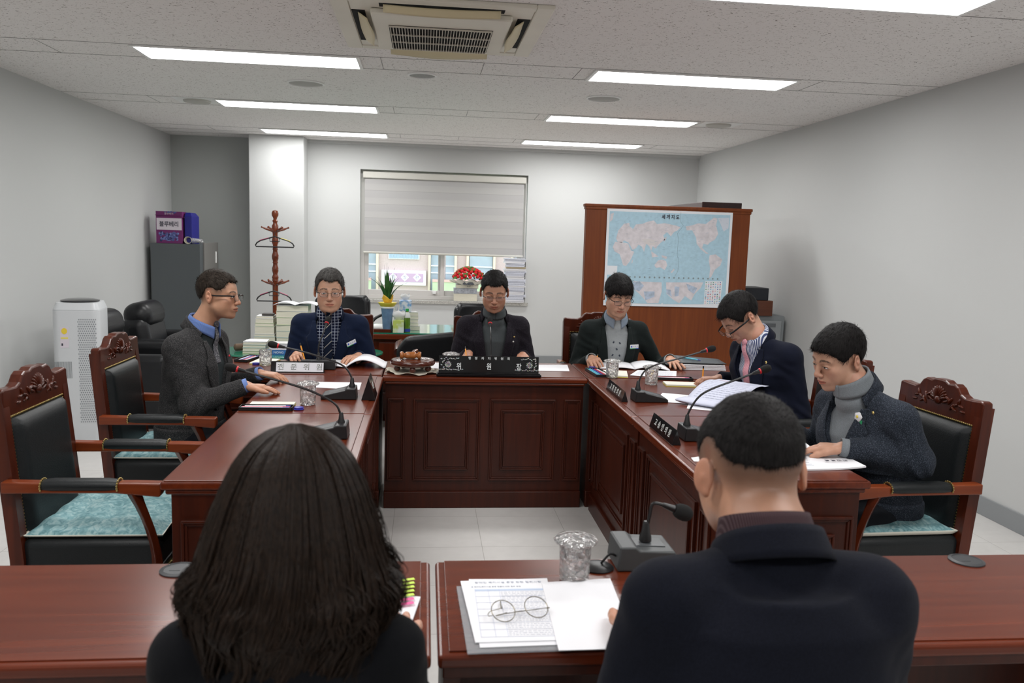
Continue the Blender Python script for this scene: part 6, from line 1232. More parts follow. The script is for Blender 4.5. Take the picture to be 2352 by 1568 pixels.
# ---- a whole person
def person(lab, loc, rz, P):
    s = P.get('s', 1.06); t = thing('person', lab, 'person', (loc[0], loc[1], 0), rz, 'people seated at the meeting')
    hz = P.get('hip', .60); sz = P['sh']; hy = P.get('hy', .06); cy = P.get('cy', 0.0); sw = P.get('sw', .185); ty = P.get('twist', 0.0)
    nb = V(P.get('nx', 0), cy-.005+P.get('ny', -.028), sz+P.get('nh', .09))            # base of the neck
    H = np.eye(4); e = P['headrot']; hm = np.array(Euler((R(e[0]), R(e[1]), R(e[2])), 'XYZ').to_matrix()); H[:3, :3] = hm*P.get('hs', s); H[:3, 3] = P['head']
    def toW(v): return (H[:3, :3] @ V(*v))+H[:3, 3]
    skin = skinmat('skin_'+P['id'], P.get('skin', (.55, .31, .20))); hres = P.get('hres', .0030)
    # --- head and neck evaluated in head space, the neck reaching down to the collar
    HS = head_shape(P); Hi = np.linalg.inv(H); nbh = (Hi[:3, :3] @ nb)+Hi[:3, 3]
    HS.cap((0, .024, -.05), nbh, .056*P.get('nk', 1), .056*P.get('nk', 1), .022); HS.cap(nbh, nbh+Hi[:3, :3] @ V(0, .01, -.05), .056*P.get('nk', 1), .060, .02)
    hv, hq = HS.mesh(hres, smooth=2); hcol = head_color(P)(hv); parts = [(hv @ H[:3, :3].T+H[:3, 3], hq)]; cols = [hcol]
    # --- arms
    A = []; 
    for i, key in ((-1, 'handR'), (1, 'handL')):
        sh = V(i*sw+P.get('nx', 0)*.6, cy+P.get('shy', (0, 0))[0 if i < 0 else 1], sz); hd = P[key]; wr = V(*hd['w']); el = V(*hd['el']) if 'el' in hd else ik(sh, wr, .285*s, .255*s, hd.get('hint', (i*.25, .4, -1))); A.append((i, sh, el, wr, hd))
    for i, sh, el, wr, hd in A:
        S = Shape(); dd = V(*hd.get('d', (0, -1, 0))); hand_shape(S, wr, dd, hd.get('n', (0, 0, 1)), hd.get('side', -i), hd.get('curl', (.22, .25, .25, .3)), hd.get('spread', .12), s*.97, hd.get('thumb', (.55, .15))); 
        if hd.get('hidden'): S = Shape(); hand_shape(S, wr, dd, hd.get('n', (0, 0, 1)), -i, (.22, .25, .25, .3), .12, s*.97)
        S.cap(wr, wr+(el-wr)*.3, .024*s, .03*s, .01); v, q = S.mesh(.0030 if not hd.get('hidden') else .005, smooth=1); parts.append((v, q)); c = np.ones((len(v), 3)); c *= np.array([1.0, .93, .90]); cols.append(c)
    # --- body core under the clothes
    K = P.get('K') or [(hz-.10, hy, .165, .12), (hz+.02, hy, .168, .122), (hz+.14, hy*.7+cy*.3, .160, .118), (sz-.22, cy*.8+hy*.2, .168, .122), (sz-.10, cy, .178, .120), (sz-.02, cy+.005, .165, .10), (sz+.03, cy+.005, .10, .075)]
    K = [(k[0], k[1], k[2]*P.get('girth', 1)*s/1.06, k[3]*P.get('girth', 1)*s/1.06, P.get('nx', 0)*max(0, min(1, (k[0]-hz)/(sz-hz)))) for k in K]
    S = Shape(); torso(S, K[:-1]+[(K[-1][0]-.03,)+tuple(K[-1][1:])], .02, -.018)
    for i, sh, el, wr, hd in A: S.cap(sh, el, .034*s, .032*s, .02); S.cap(el, wr, .032*s, .024*s, .02)
    ky = P.get('knee', -.42); fy = ky+.02; legs = []
    for i in (-1, 1): hp = V(i*.09, hy-.02, hz-.06); kn = V(i*P.get('kw', .11), ky, .50); an = V(i*.11, fy+.03, .10); legs.append((i, hp, kn, an)); S.cap(hp, kn, .065, .05, .03); S.cap(kn, an, .045, .033, .02)
    v, q = S.mesh(.012, smooth=1); parts.append((v, q)); cols.append(np.ones((len(v), 3)))
    npmesh('body', parts, skin, t, color=lambda _v: np.concatenate(cols))
    # --- trousers and shoes
    S = Shape(); S.op(spine_fn([(hz-.13, hy-.02, .17, .125), (hz+.03, hy, .168, .125)]), V(-.2, hy-.2, hz-.16), V(.2, hy+.2, hz+.05), .03)
    for i, hp, kn, an in legs: S.cap(hp, kn, .088, .070, .04); S.cap(kn, an, .066, .055, .03)
    S.noise = lambda p: .003*vnoise(p, 30); v, q = S.mesh(.011); npmesh('trousers', [(v, q)], P['m_trous'], t)
    for i, hp, kn, an in legs: S = Shape(); S.ell(an+V(0, .0, -.055), (.045, .055, .05), .02); S.ell(an+V(0, -.10, -.065), (.047, .11, .036), .03); S.box(an+V(0, -.07, -.095), (.05, .13, .008), .004, k=.01); v, q = S.mesh(.008); npmesh('shoe', [(v, q)], mat('shoe_black', (.012,.011,.011), .3), t)
    # --- inner garment (shirt, vest or turtleneck)
    I_ = Shape(); torso(I_, K[:-1]+[(K[-1][0]-.016,)+tuple(K[-1][1:])], .02, -.006); I_.cap(nb+V(0, .0, -.06), nb+V(0, .0, -.01), .072, .060, .03); v, q = I_.mesh(.0065, lo=V(-1, -1, hz-.05)); npmesh(P.get('inner', 'shirt'), [(v, q)], P['m_inner'], t)
    # --- jacket
    J = Shape(); torso(J, K, .02, .009); J.cap(V(nb[0], nb[1]+.020, nb[2]-.048), V(nb[0], nb[1]+.03, sz-.05), .066, .11, .04); J.cap(V(nb[0], nb[1]+.036, nb[2]-.060), V(nb[0], nb[1]+.055, sz-.04), .050, .085, .04); nT = len(J.ops); pads = []
    fat = P.get('fat', 1.0)*s/1.06; jn = {}
    for i, sh, el, wr, hd in A:
        J.cap(V(nb[0]+i*.045, nb[1]+.020, nb[2]-.052), sh+V(-i*.022, .004, .000), .048*fat, .056*fat, .035); pads.append(J.ops[-1]); J.cap(sh+V(-i*.014, 0, -.010), el, .063*fat, .054*fat, .04)
        dcuff = (wr-el)/np.linalg.norm(wr-el); cf = wr-dcuff*hd.get('cuff', .012); J.cap(el, cf, .053*fat, .041*fat, .03); J.op(lambda p, c=cf, d=dcuff: np.maximum(-(p-c) @ d, np.linalg.norm(p-c-d*.03, axis=-1)-.075)*1.0, cf+dcuff*.03-.08, cf+dcuff*.03+.08, .003, 'sub')
        jn[i] = (sh, el, cf, dcuff)
    bz = P.get('button', hz+.13); vw = P.get('vw', .075); top = sz+.03; ys_ = P.get('vslant', 0)
    if P.get('open', True):
        def vop(p):
            x = np.abs(p[..., 0]-P.get('nx', 0)*np.clip((p[..., 2]-hz)/(sz-hz), 0, 1)); z = p[..., 2]; w_ = np.where(z > bz, vw*np.clip((z-bz)/(top-bz), 0, 1.4)**P.get('vpow', .8), P.get('low', -.01)+0*z)
            return np.maximum(x-w_, p[..., 1]-(np.interp(z, [hz, sz+.05], [hy, cy+.0])-.03))*.8
        J.op(vop, V(-.2, -.5, hz-.2), V(.2, .1, sz+.2), .002, 'sub')
    def wr_noise(p, jn=jn):
        d = .0022*vnoise(p, 16, P.get('seed', 1))+.0012*vnoise(p, 38, 2)
        for i, (sh, el, cf, dc) in jn.items():
            r_ = np.linalg.norm(p-el, axis=-1); ax_ = (cf-sh); ax_ = ax_/np.linalg.norm(ax_); d = d+.0050*np.exp(-(r_/.085)**2)*np.sin((p @ ax_)*125+2.2*vnoise(p, 14)); ru = np.linalg.norm(p-sh-V(0, -.03, -.08), axis=-1); d = d+.0028*np.exp(-(ru/.07)**2)*np.sin(p[..., 2]*90+3*vnoise(p, 12)+p[..., 0]*60)
            rc = np.linalg.norm(p-(el*.45+cf*.55), axis=-1); d = d+.0026*np.exp(-(rc/.07)**2)*np.sin((p @ ax_)*110+3*vnoise(p, 11))
        return d
    J.noise = wr_noise; v, q = J.mesh(P.get('jres', .0058), smooth=1); 
    hem = P.get('hem', hz-.09); npmesh('jacket', [(v, q)], P['m_jacket'], t)
    if P.get('skirt', True):
        S = Shape(); S.op(spine_fn([(hem, hy, .178*P.get('girth', 1), .135*P.get('girth', 1)), (hz+.02, hy, .178*P.get('girth', 1), .132*P.get('girth', 1))]), V(-.25, hy-.2, hem), V(.25, hy+.2, hz+.05), .02); S.noise = lambda p: .003*vnoise(p, 22); v, q = S.mesh(.009); npmesh('jacket_hem', [(v, q)], P['m_jacket'], t)
    J2 = Shape(); J2.ops = J.ops[:nT]+pads
    # --- lapels
    if P.get('open', True) and P.get('lapel', True):
        
        for i in (-1, 1):
            def fn(u, v, i=i):
                z = bz+(top-.005-bz)*(1-u); w0 = vw*((z-bz)/(top-bz))**P.get('vpow', .8) if z > bz else 0; wd = np.interp(u, [0, .10, .26, .265, .5, .85, 1], [.018, .030, .046, .066, .062, .030, .010])*P.get('lapw', 1); nx_ = P.get('nx', 0)*(z-hz)/(sz-hz); return (nx_+i*(w0-.003+wd*v), z-.012*v*(u > .262)+.0*v)
            drape_grid('lapel', J2, fn, 46, 5, P['m_lapel'] if 'm_lapel' in P else P['m_jacket'], t, off=.007, solid=.004)
    # --- collars
    tl = -P.get('ntilt', -.35)
    if P.get('turtle'): collar_band('turtleneck', nb+V(0, -.003, -.016), tl, .074*P.get('ck', 1), .064*P.get('ck', 1), P.get('th', .062), P['m_inner'] if not P.get('m_turtle') else P['m_turtle'], t, -180, 180, .008, dip=0)
    if P.get('shirtc'): collar_band('shirt_collar', nb+V(0, -.0, -.014), tl, .073*P.get('ck', 1), .065*P.get('ck', 1), .044, P['m_shirt'], t, -162, 162, .003, flare=.9, fold=True, dip=.006, ends=.3, drop=.030)
    collar_band('jacket_collar', nb+V(0, .006, -.030), tl+.02, .084*P.get('ck', 1), .077*P.get('ck', 1), P.get('jch', .046), P.get('m_lapel', P['m_jacket']), t, -118, 118, .005, flare=1.15, fold=True, dip=.010, ends=.6)
    # --- cuffs
    for i, sh, el, wr, hd in A:
        if P.get('m_cuff'):
            d = (wr-el)/np.linalg.norm(wr-el); b = B(); c0 = wr-d*(hd.get('cuff', .012)+.02); c1 = wr+d*(hd.get('cuffout', .008)); b.tube([tuple(c0), tuple(c1)], [.034*s, .033*s], 22, cap=False); b.build('shirt_cuff', P['m_cuff'], t, smooth=True, solid=.003)
    # --- hair
    Hm = H
    if P.get('hair', 'short') == 'short':
        HH = hair_shape(P); v, q = HH.mesh(P.get('hairres', .0034), smooth=1); tv, tq = tufts((v, q), P, None, None, None, P.get('tn', 1700), P.get('tl', .020), P.get('tw', .0018), P.get('tlift', .28), P.get('seed', 1), droop=P.get('droop', .2))
        npmesh('hair', [(v @ H[:3, :3].T+H[:3, 3], q), (tv @ H[:3, :3].T+H[:3, 3], tq)], P['m_hair'], t)
    # --- eyes
    hmat = Matrix([list(map(float, r_)) for r_ in H])
    if not P.get('noeyes'):
        for i in (-1, 1):
            b = B(); lk = P.get('look', 0); op = P.get('eyeopen', .0042)
            if P.get('closed'): op = .0017
            b.ball((i*.031, -.0855, -.0005), (.0135, .0042, op), 14, 8); e_ = b.build('eye', mat('eye_white', (.55,.52,.49), .25) if not P.get('closed') else mat('lash', (.02,.015,.012), .7), t, smooth=True); e_.matrix_local = hmat
            if not P.get('closed'):
                b = B(); b.ball((i*.031+lk, -.0882, .0), (.0052, .0022, min(.0046, op)), 12, 6); ir = b.build('iris', mat('iris', (.012,.008,.006), .15), e_, smooth=True)
                b = B(); b.tube([(i*.0175, -.0885, .0015), (i*.025, -.0905, .0042), (i*.033, -.0898, .0046), (i*.0455, -.0835, .0012)], .0010, 6); lsh = b.build('eyelid_line', mat('lash', (0,0,0)), e_)
    # --- glasses
    if P.get('glasses'):
        g = P['glasses']; gt = bpy.data.objects.new('worn_eyeglasses', None); COL.objects.link(gt); gt.parent = t; gt.matrix_local = hmat; gm = g['m']; w0, h0 = g.get('w', .024), g.get('h', .0165); r_ = g.get('r', .0011); dy = g.get('dy', 0); dz = g.get('dz', -.002)
        for i in (-1, 1):
            pts = []
            for a in np.linspace(0, 2*PI, 29)[:-1]:
                c_, s_ = math.cos(a), math.sin(a); k = (abs(c_)**3.2+abs(s_)**3.2)**(-1/3.2); pts.append((i*.033+w0*c_*k, -.108+dy+.10*abs(abs(i*.033+w0*c_*k)-.02)**1.4*3, dz+h0*s_*k))
            if not g.get('rimless') : b = B(); b.ring(pts, r_, 6); rm = b.build('rim', gm, gt, smooth=True)
            else: b = B(); b.tube(pts[1:14], r_, 6); rm = b.build('rim', gm, gt, smooth=True)
            b = B(); b.add(pts, [tuple(range(28))]); b.build('lens', mat('lens', (0,0,0)), gt)
            yt = -.108+dy+.10*(.038)**1.4*3; b = B(); b.tube([(i*(.033+w0), yt, dz+h0*.55), (i*.070, -.088+dy*.6, dz+h0*.6), (i*.0795*P.get('w', 1), -.02, dz+.006), (i*.0815*P.get('w', 1), .018, dz+.008), (i*.080, .027, dz-.004)], g.get('tr', .0016), 6, flat=1.6); b.build('temple', g.get('mt', gm), gt, smooth=True)
        b = B(); b.tube([(-.0095, -.109+dy, dz+.004), (-.004, -.113+dy, dz+.007), (.004, -.113+dy, dz+.007), (.0095, -.109+dy, dz+.004)], r_, 6); b.build('bridge', gm, gt)
    return t, dict(J2=J2, J=J, I=I_, nb=nb, H=H, A=A, K=K, toW=toW)
# ================================================================ THE EIGHT PEOPLE
M_tr = cloth('dark_trousers', (.010,.011,.014)); M_hk = hairmat('hair_black', (.010,.008,.007)); M_hg = hairmat('hair_greying', (.045,.042,.039)); M_hb = hairmat('hair_soft_black', (.009,.008,.008))
M_wht = mat('badge_white', (.72,.72,.74), .4); M_grn = mat('badge_green', (.02,.25,.10), .4); M_blu = mat('badge_blue', (.03,.08,.5), .4)
JU = lambda p: Shape()
def jouter(info): return info['J2']
def on_front(info, x, z, off=.009): return float(drape(jouter(info), [(x, z)], off=off)[0])
def name_badge(t, info, x, z, rz=0, letters=True):
    y = on_front(info, x, z); y2 = on_front(info, x+.03, z); yaw = math.atan2(y2-y, .03); Mx = Matrix.Translation((x, y, z)) @ Matrix.Rotation(yaw, 4, 'Z') @ Matrix.Rotation(rz, 4, 'Y')
    b = B(); b.bb((-.036, -.003, -.011), (.036, .002, .013)); o = b.build('name_badge', M_wht, t, bevel=.001); o.matrix_local = Mx
    b = B(); b.slot(0); b.bb((-.036, -.0035, -.015), (.012, .002, -.0105)); b.slot(1); b.bb((.012, -.0035, -.015), (.036, .002, -.0105)); b.build('badge_stripe', [M_grn, M_blu], o)
    b = B(); b.bb((-.030, -.004, -.004), (-.020, -.003, .007)); b.build('badge_emblem', M_blu, o)
    b = B()
    for i in range(3): b.bb((-.010+i*.015, -.004, -.003), (-.002+i*.015, -.003, .006))
    b.build('badge_letters', M_inkl, o)
def pin(t, info, x, z, m=None, r=.006, name='lapel_pin'):
    y = on_front(info, x, z, .012); b = B(); q = Matrix.Rotation(PI/2, 3, 'X')
    b.lathe([(r, 0), (r*1.0, .002), (r*.6, .004), (.0005, .0045)], 15, (x, y, z), q, fn=lambda a, k, z_: 1+.22*math.cos(a*5)); b.build(name, m or M_gold, t, smooth=True)
def tie(t, info, m, w0=.020, w1=.032, x1=0, zlow=None, top=None):
    I_ = info['I']; nb = info['nb']; zt = nb[2]+(.012 if top is None else top); zl = zlow or .72
    ys = drape(I_, [(0, zt-.012)], off=.012); b = B(); b.ball((nb[0], float(ys[0])-.004, zt-.010), (.017, .011, .018), 12, 8); kn = b.build('tie_knot', m, t, smooth=True)
    drape_grid('tie', I_, lambda u, v: (nb[0]*(1-u)+(v-.5)*2*(w0*.55+(w1-w0*.55)*u), zt-.022-(zt-.022-zl)*u), 30, 4, m, t, off=.009, solid=.004)
def pencil(lab, p, q, col=None, cat='pencil', name='pencil'):
    p, q = Vector(p), Vector(q); t = thing(name, lab, cat, p, 0, 'orange pencils held in hands'); d = q-p; b = B(); b.tube([(0, 0, 0), tuple(d*.86)], .0042, 6); b.build('barrel', mat('pencil_orange', (.85,.33,.02), .35), t)
    b = B(); b.tube([tuple(d*.86), tuple(d)], .0045, 8); b.build('end_cap', M_black, t); b = B(); b.tube([(0, 0, 0), tuple(-d.normalized()*.014)], [.004, .0008], 8); b.build('tip', mat('pencil_wood', (.6,.4,.2), .6), t)
gm_thin = mat('spectacle_dark', (.05,.04,.035), .3, metal=.6); gm_black = mat('spectacle_black', (.012,.011,.012), .25); gm_silver = mat('spectacle_silver', (.35,.34,.34), .25, metal=.9)
# ---- 1: left wing, grey tweed, profile
m_tw = cloth('grey_tweed', (.020,.020,.021), (.115,.11,.11), 'fleck', 430)
P1 = dict(id='a', fade=.03, fadek=.9, nh=.10, s=1.02, hs=.97, sh=1.02, hip=.60, hy=.02, cy=-.015, sw=.180, girth=1.10, fat=1.08, nx=.02, head=V(.037, -.125, 1.262), headrot=(2, 2, 8), skin=(.47,.25,.155), nk=1.03, hres=.0028,
    handR=dict(w=(-.040, -.310, .832), d=(.30, -.93, -.10), n=(.1, -.1, 1), curl=(.16, .18, .2, .25), spread=.16, thumb=(.5, .10), cuff=.008, cuffout=.012, hint=(-.45, .5, -1)),
    handL=dict(w=(.274, -.215, .838), d=(.20, -.985, -.12), n=(0, -.15, 1), curl=(.35, .42, .42, .45), spread=.14, thumb=(.35, .25), cuff=.008, cuffout=.012, hint=(.3, .4, -1)),
    m_jacket=m_tw, m_inner=cloth('slate_vest', (.030,.038,.040), (.045,.055,.058)), m_shirt=cloth('blue_shirt', (.10,.16,.36), (.14,.21,.45), 'check', 260), m_cuff=mat('blue_cuff', (.14,.22,.48), .8), m_trous=M_tr, m_hair=hairmat('hair_brownish', (.022,.016,.012)),
    shirtc=True, button=.70, vw=.072, vpow=.75, ntilt=-.30, stubble=.85, thick=.007, top=.024, tl=.018, tlift=.10, tn=2600, comb=(0, -.12, .02), line=[(-.12, .085), (-.085, .078), (-.066, .066), (-.052, .048), (-.036, .030), (-.012, .034), (.01, .044), (.036, .036), (.05, .012), (.066, -.012), (.12, -.03)], recede=.012, ear=14,
    glasses=dict(m=gm_thin, mt=gm_black, tr=.0022, w=.024, h=.0155), beard=.5, seed=3)
t1, i1 = person('man in profile wearing a grey tweed jacket over a blue shirt', (-1.15, 4.25), PI/2-.3, P1)
tie(t1, i1, cloth('dotted_tie', (.06,.06,.07), (.35,.35,.36), 'fleck', 300), .016, .022, zlow=.93)
pin(t1, i1, .085, .955, M_red, .005)
# ---- 2: navy suit, facing the camera
m_nv = cloth('navy_suit', (.006,.011,.030), (.009,.016,.042)); m_ck = cloth('checked_shirt', (.008,.012,.035), (.38,.42,.50), 'check', 52)
P2 = dict(id='b', s=1.06, hs=1.08, sh=1.005, hip=.60, hy=.02, cy=-.07, sw=.198, girth=1.0, fat=.98, head=V(.01, -.19, 1.224), headrot=(5, 0, 6), skin=(.53,.30,.20),
    handR=dict(w=(-.175, -.33, .835), d=(.10, -1, .05), n=(-.45, -.1, .9), curl=(.5, .75, .85, .95), spread=.05, thumb=(.30, .45), cuff=-.01, cuffout=-.04, hint=(-.28, .45, -1)),
    handL=dict(w=(.20, -.30, .828), d=(-.5, -1, 0), n=(0, 0, 1), hint=(.3, .4, -1), cuff=.0, cuffout=-.03),
    m_jacket=m_nv, m_inner=m_ck, m_shirt=m_ck, m_trous=M_tr, m_hair=M_hg, shirtc=True, button=.70, vw=.085, vpow=.62, lapw=1.15, thick=.010, top=.022, tl=.022, tlift=.12, recede=.016, part=-.06, comb=(-.10, -.03, 0), line=[(-.12, .078), (-.085, .07), (-.066, .062), (-.052, .035), (-.036, .0), (-.024, -.006), (-.012, .016), (.01, .034), (.036, .022), (.05, -.02), (.066, -.045), (.12, -.05)],
    glasses=dict(m=gm_thin, mt=gm_thin, w=.0225, h=.014), eyeopen=.0040, look=-.001, stubble=.35, seed=5)
t2, i2 = person('man in navy suit with checked shirt and striped tie', (-.605, 5.50), 0, P2)
tie(t2, i2, cloth('striped_tie', (.010,.016,.035), (.42,.40,.36), 'diag', 17), .022, .036, zlow=.70); name_badge(t2, i2, .145, .895, -.32)
pencil('orange pencil in the hand of the man in navy suit', (-.715, 5.085, .806), (-.752, 5.125, .915))
# ---- 3: chairman
m_ch = cloth('charcoal_wool', (.012,.010,.014), (.035,.030,.040), 'fleck', 300); m_tg = cloth('grey_knit', (.055,.063,.066), (.075,.085,.09))
P3 = dict(id='c', fade=.03, fadek=.9, s=1.04, hs=1.03, sh=1.02, hip=.60, hy=.02, cy=-.075, sw=.192, girth=1.0, fat=.98, head=V(-.012, -.215, 1.245), headrot=(17, 0, -3), skin=(.43,.22,.14), hres=.0028,
    handR=dict(w=(-.175, -.27, .850), d=(-.12, -1, -.18), n=(-.5, -.1, .85), curl=(.5, .75, .85, .95), spread=.05, thumb=(.30, .45), cuff=.0, cuffout=-.03, hint=(-.28, .45, -1)),
    handL=dict(w=(.178, -.27, .846), d=(-.15, -1, -.10), n=(.1, 0, 1), curl=(.45, .5, .55, .6), spread=.08, thumb=(.3, .3), cuff=.0, cuffout=-.03, hint=(.28, .45, -1)),
    m_jacket=m_ch, m_inner=m_tg, m_trous=M_tr, m_hair=M_hb, turtle=True, th=.060, button=.66, vw=.088, vpow=.55, low=.035, lapw=.95, thick=.009, top=.020, tl=.012, tlift=.35, comb=(0, -.10, .04), stubble=.7, line=[(-.12, .075), (-.085, .068), (-.066, .064), (-.052, .040), (-.036, .014), (-.024, .01), (-.012, .028), (.01, .04), (.036, .03), (.05, -.0), (.066, -.025), (.12, -.04)], recede=.008,
    glasses=dict(m=gm_thin, mt=gm_black, w=.0235, h=.0135, rimless=True), closed=True, beard=.6, seed=7)
t3, i3 = person('man with pencil in charcoal jacket and grey turtleneck at the middle desk', (.457, 5.49), 0, P3)
pin(t3, i3, .128, .955); pin(t3, i3, .122, .925, mat('pin_white', (.7,.7,.65), .4), .005)
pencil('orange pencil in the hand of the man in grey turtleneck', (.272, 5.115, .806), (.262, 5.17, .905))
# ---- 4: before the map
m_bk = cloth('black_green_jacket', (.008,.011,.011), (.014,.019,.018)); m_lg = cloth('light_grey_vest', (.27,.29,.30), (.33,.35,.36), 'plain', 300)
P4 = dict(id='d', s=1.06, hs=1.05, sh=1.005, hip=.60, hy=.02, cy=-.07, sw=.188, girth=.96, fat=.94, head=V(-.012, -.205, 1.238), headrot=(20, 2, 6), skin=(.50,.28,.19),
    handR=dict(w=(-.185, -.27, .832), d=(.05, -1, -.04), n=(-.35, -.1, .9), curl=(.45, .5, .55, .6), spread=.10, thumb=(.35, .35), cuff=.012, cuffout=.01, hint=(-.28, .45, -1)),
    handL=dict(w=(.33, -.29, .838), d=(.05, -1, -.12), n=(0, 0, 1), curl=(.15, .18, .18, .2), spread=.28, thumb=(.75, .10), cuff=.012, cuffout=.01, hint=(.5, .3, -1)),
    m_jacket=m_bk, m_inner=m_lg, m_shirt=cloth('blue_grey_shirt', (.20,.25,.31), (.26,.31,.38)), m_cuff=m_lg, m_trous=M_tr, m_hair=M_hb, shirtc=True, button=.60, vw=.082, vpow=.45, low=.05, lapw=.9, thick=.013, top=.026, tl=.03, tlift=.05, tn=2400, comb=(.06, -.14, -.02), part=.06, line=[(-.12, .05), (-.085, .048), (-.066, .040), (-.052, .02), (-.036, -.006), (-.024, -.012), (-.012, .010), (.01, .028), (.036, .016), (.05, -.03), (.066, -.05), (.12, -.055)],
    glasses=dict(m=gm_thin, w=.0235, h=.0145), closed=True, seed=9)
t4, i4 = person('man in dark jacket and light grey vest sitting in front of the map', (1.270, 5.49), 0, P4); name_badge(t4, i4, .115, .905, 0)
b = B(); I4 = i4['I']
pts = [(-.022, .93), (.020, .925), (.0, .885), (-.025, .845), (.022, .842), (.0, .80), (-.028, .77), (.03, .765)]; ys = drape(I4, pts, off=.002)
for k, ((x, z), y) in enumerate(zip(pts, ys)): b.box((x, y, z), (.009, .002, .013), Matrix.Rotation(-.6 if k % 3 else .6, 3, 'Y'))
b.build('vest_pattern', mat('motif_dark', (.03,.04,.06), .8), t4)
pencil('orange pencil in the hand of the man before the map', (1.092, 5.135, .806), (1.118, 5.19, .865))
# ---- 5: navy suit, pink tie, bowed head
m_dn = cloth('dark_navy_suit', (.0045,.006,.014), (.007,.009,.020)); m_st = cloth('striped_shirt', (.06,.08,.18), (.66,.68,.74), 'stripe', 150)
P5 = dict(id='e', ny=-.055, nh=.085, s=1.06, hs=1.03, sh=1.035, hip=.60, hy=.05, cy=-.095, sw=.185, girth=1.06, fat=1.05, nx=-.03, head=V(-.084, -.225, 1.212), headrot=(42, 0, -11), skin=(.45,.245,.165), hres=.0028,
    handR=dict(w=(-.303, -.150, .845), d=(-.58, -.85, -.12), n=(-.2, -.2, 1), curl=(.5, .7, .8, .9), spread=.05, thumb=(.30, .45), cuff=.0, cuffout=-.03, hint=(-.35, .4, -1)),
    handL=dict(w=(.046, -.25, .83), d=(-.63, -.84, 0), n=(.3, 0, 1), curl=(.4, .5, .5, .6), thumb=(.3, .3), cuff=.0, cuffout=-.03, hint=(.35, .4, -1)),
    m_jacket=m_dn, m_inner=m_st, m_shirt=m_st, m_trous=M_tr, m_hair=M_hb, shirtc=True, button=.72, vw=.080, vpow=.75, lapw=1.1, thick=.012, top=.022, tl=.028, tlift=.04, comb=(0, -.14, -.01), recede=.012, line=[(-.12, .078), (-.085, .070), (-.066, .056), (-.052, .030), (-.036, .006), (-.024, -.004), (-.012, .016), (.01, .034), (.036, .022), (.05, -.02), (.066, -.045), (.12, -.05)],
    ntilt=-.62, glasses=dict(m=gm_black, mt=gm_black, w=.025, h=.015, tr=.0028, dy=-.010, dz=-.010), closed=True, seed=11)
t5, i5 = person('man in dark navy suit with pink tie, head bowed over papers', (1.90, 4.20), -PI/2+.35, P5)
tie(t5, i5, cloth('pink_tie', (.58,.26,.30), (.68,.38,.42), 'fleck', 160), .020, .032, zlow=.74, top=-.022); pin(t5, i5, .105, 1.0, None, .0075)
pencil('orange pencil standing in the hand of the pink tied man', (1.578, 4.49, .806), (1.582, 4.50, .905))
# ---- 6: blue grey wool coat
m_wl = cloth('blue_grey_wool', (.016,.020,.028), (.075,.088,.115), 'fleck', 360); m_gk = cloth('light_grey_knit', (.17,.19,.205), (.23,.25,.27))
P6 = dict(id='f', fade=.025, fadek=1.0, ny=-.045, nh=.105, s=1.03, hs=1.02, sh=.955, hip=.60, hy=.03, cy=-.05, sw=.188, girth=1.08, fat=1.08, nx=-.02, head=V(-.068, -.152, 1.160), headrot=(20, 5, -5), skin=(.50,.285,.195), hres=.0028, full=1.08, hem=.50,
    handL=dict(el=(.225, -.010, .80), w=(.076, -.232, .838), d=(-.66, -.75, -.10), n=(0, 0, 1), curl=(.22, .28, .32, .4), spread=.06, thumb=(.25, .2), cuff=.012, cuffout=.015, hint=(.25, .6, -.9)),
    handR=dict(w=(-.30, -.19, .84), d=(-.49, -.90, -.1), n=(0, 0, 1), cuff=.0, cuffout=.01, hint=(-.35, .4, -1)),
    m_jacket=m_wl, m_inner=m_gk, m_cuff=m_gk, m_trous=M_tr, m_hair=M_hb, turtle=True, th=.066, button=.74, vw=.085, vpow=.6, low=.03, ntilt=-.45, thick=.010, top=.022, tl=.020, tlift=.10, tn=2800, comb=(0, -.12, .01), stubble=.35, line=[(-.12, .068), (-.085, .062), (-.066, .052), (-.052, .030), (-.036, .012), (-.024, .004), (-.012, .018), (.01, .034), (.036, .022), (.05, -.02), (.066, -.045), (.12, -.05)], eyeopen=.0028, lip=(.85,.5,.5), seed=13)
t6, i6 = person('man in blue grey wool coat and light grey turtleneck at the right', (1.80, 3.07), -PI/2+.3, P6)
pin(t6, i6, .108, .975, None, .006)
y = on_front(i6, .066, .952, .014); b = B(); b.lathe([(.017, 0), (.018, .003), (.012, .007), (.001, .008)], 18, (.066, y, .952), Matrix.Rotation(PI/2, 3, 'X'), fn=lambda a, k, z: 1+.10*math.cos(a*5)); fb = b.build('flower_badge', M_wht, t6, smooth=True)
b = B(); b.ball((.066, y-.008, .953), (.006, .003, .006), 10, 6); b.build('flower_centre', mat('badge_yellow', (.75,.6,.08), .5), fb); b = B(); b.bb((.068, y-.002, .924), (.084, y+.003, .940)); b.build('badge_leaf', M_grn, fb, bevel=.002)
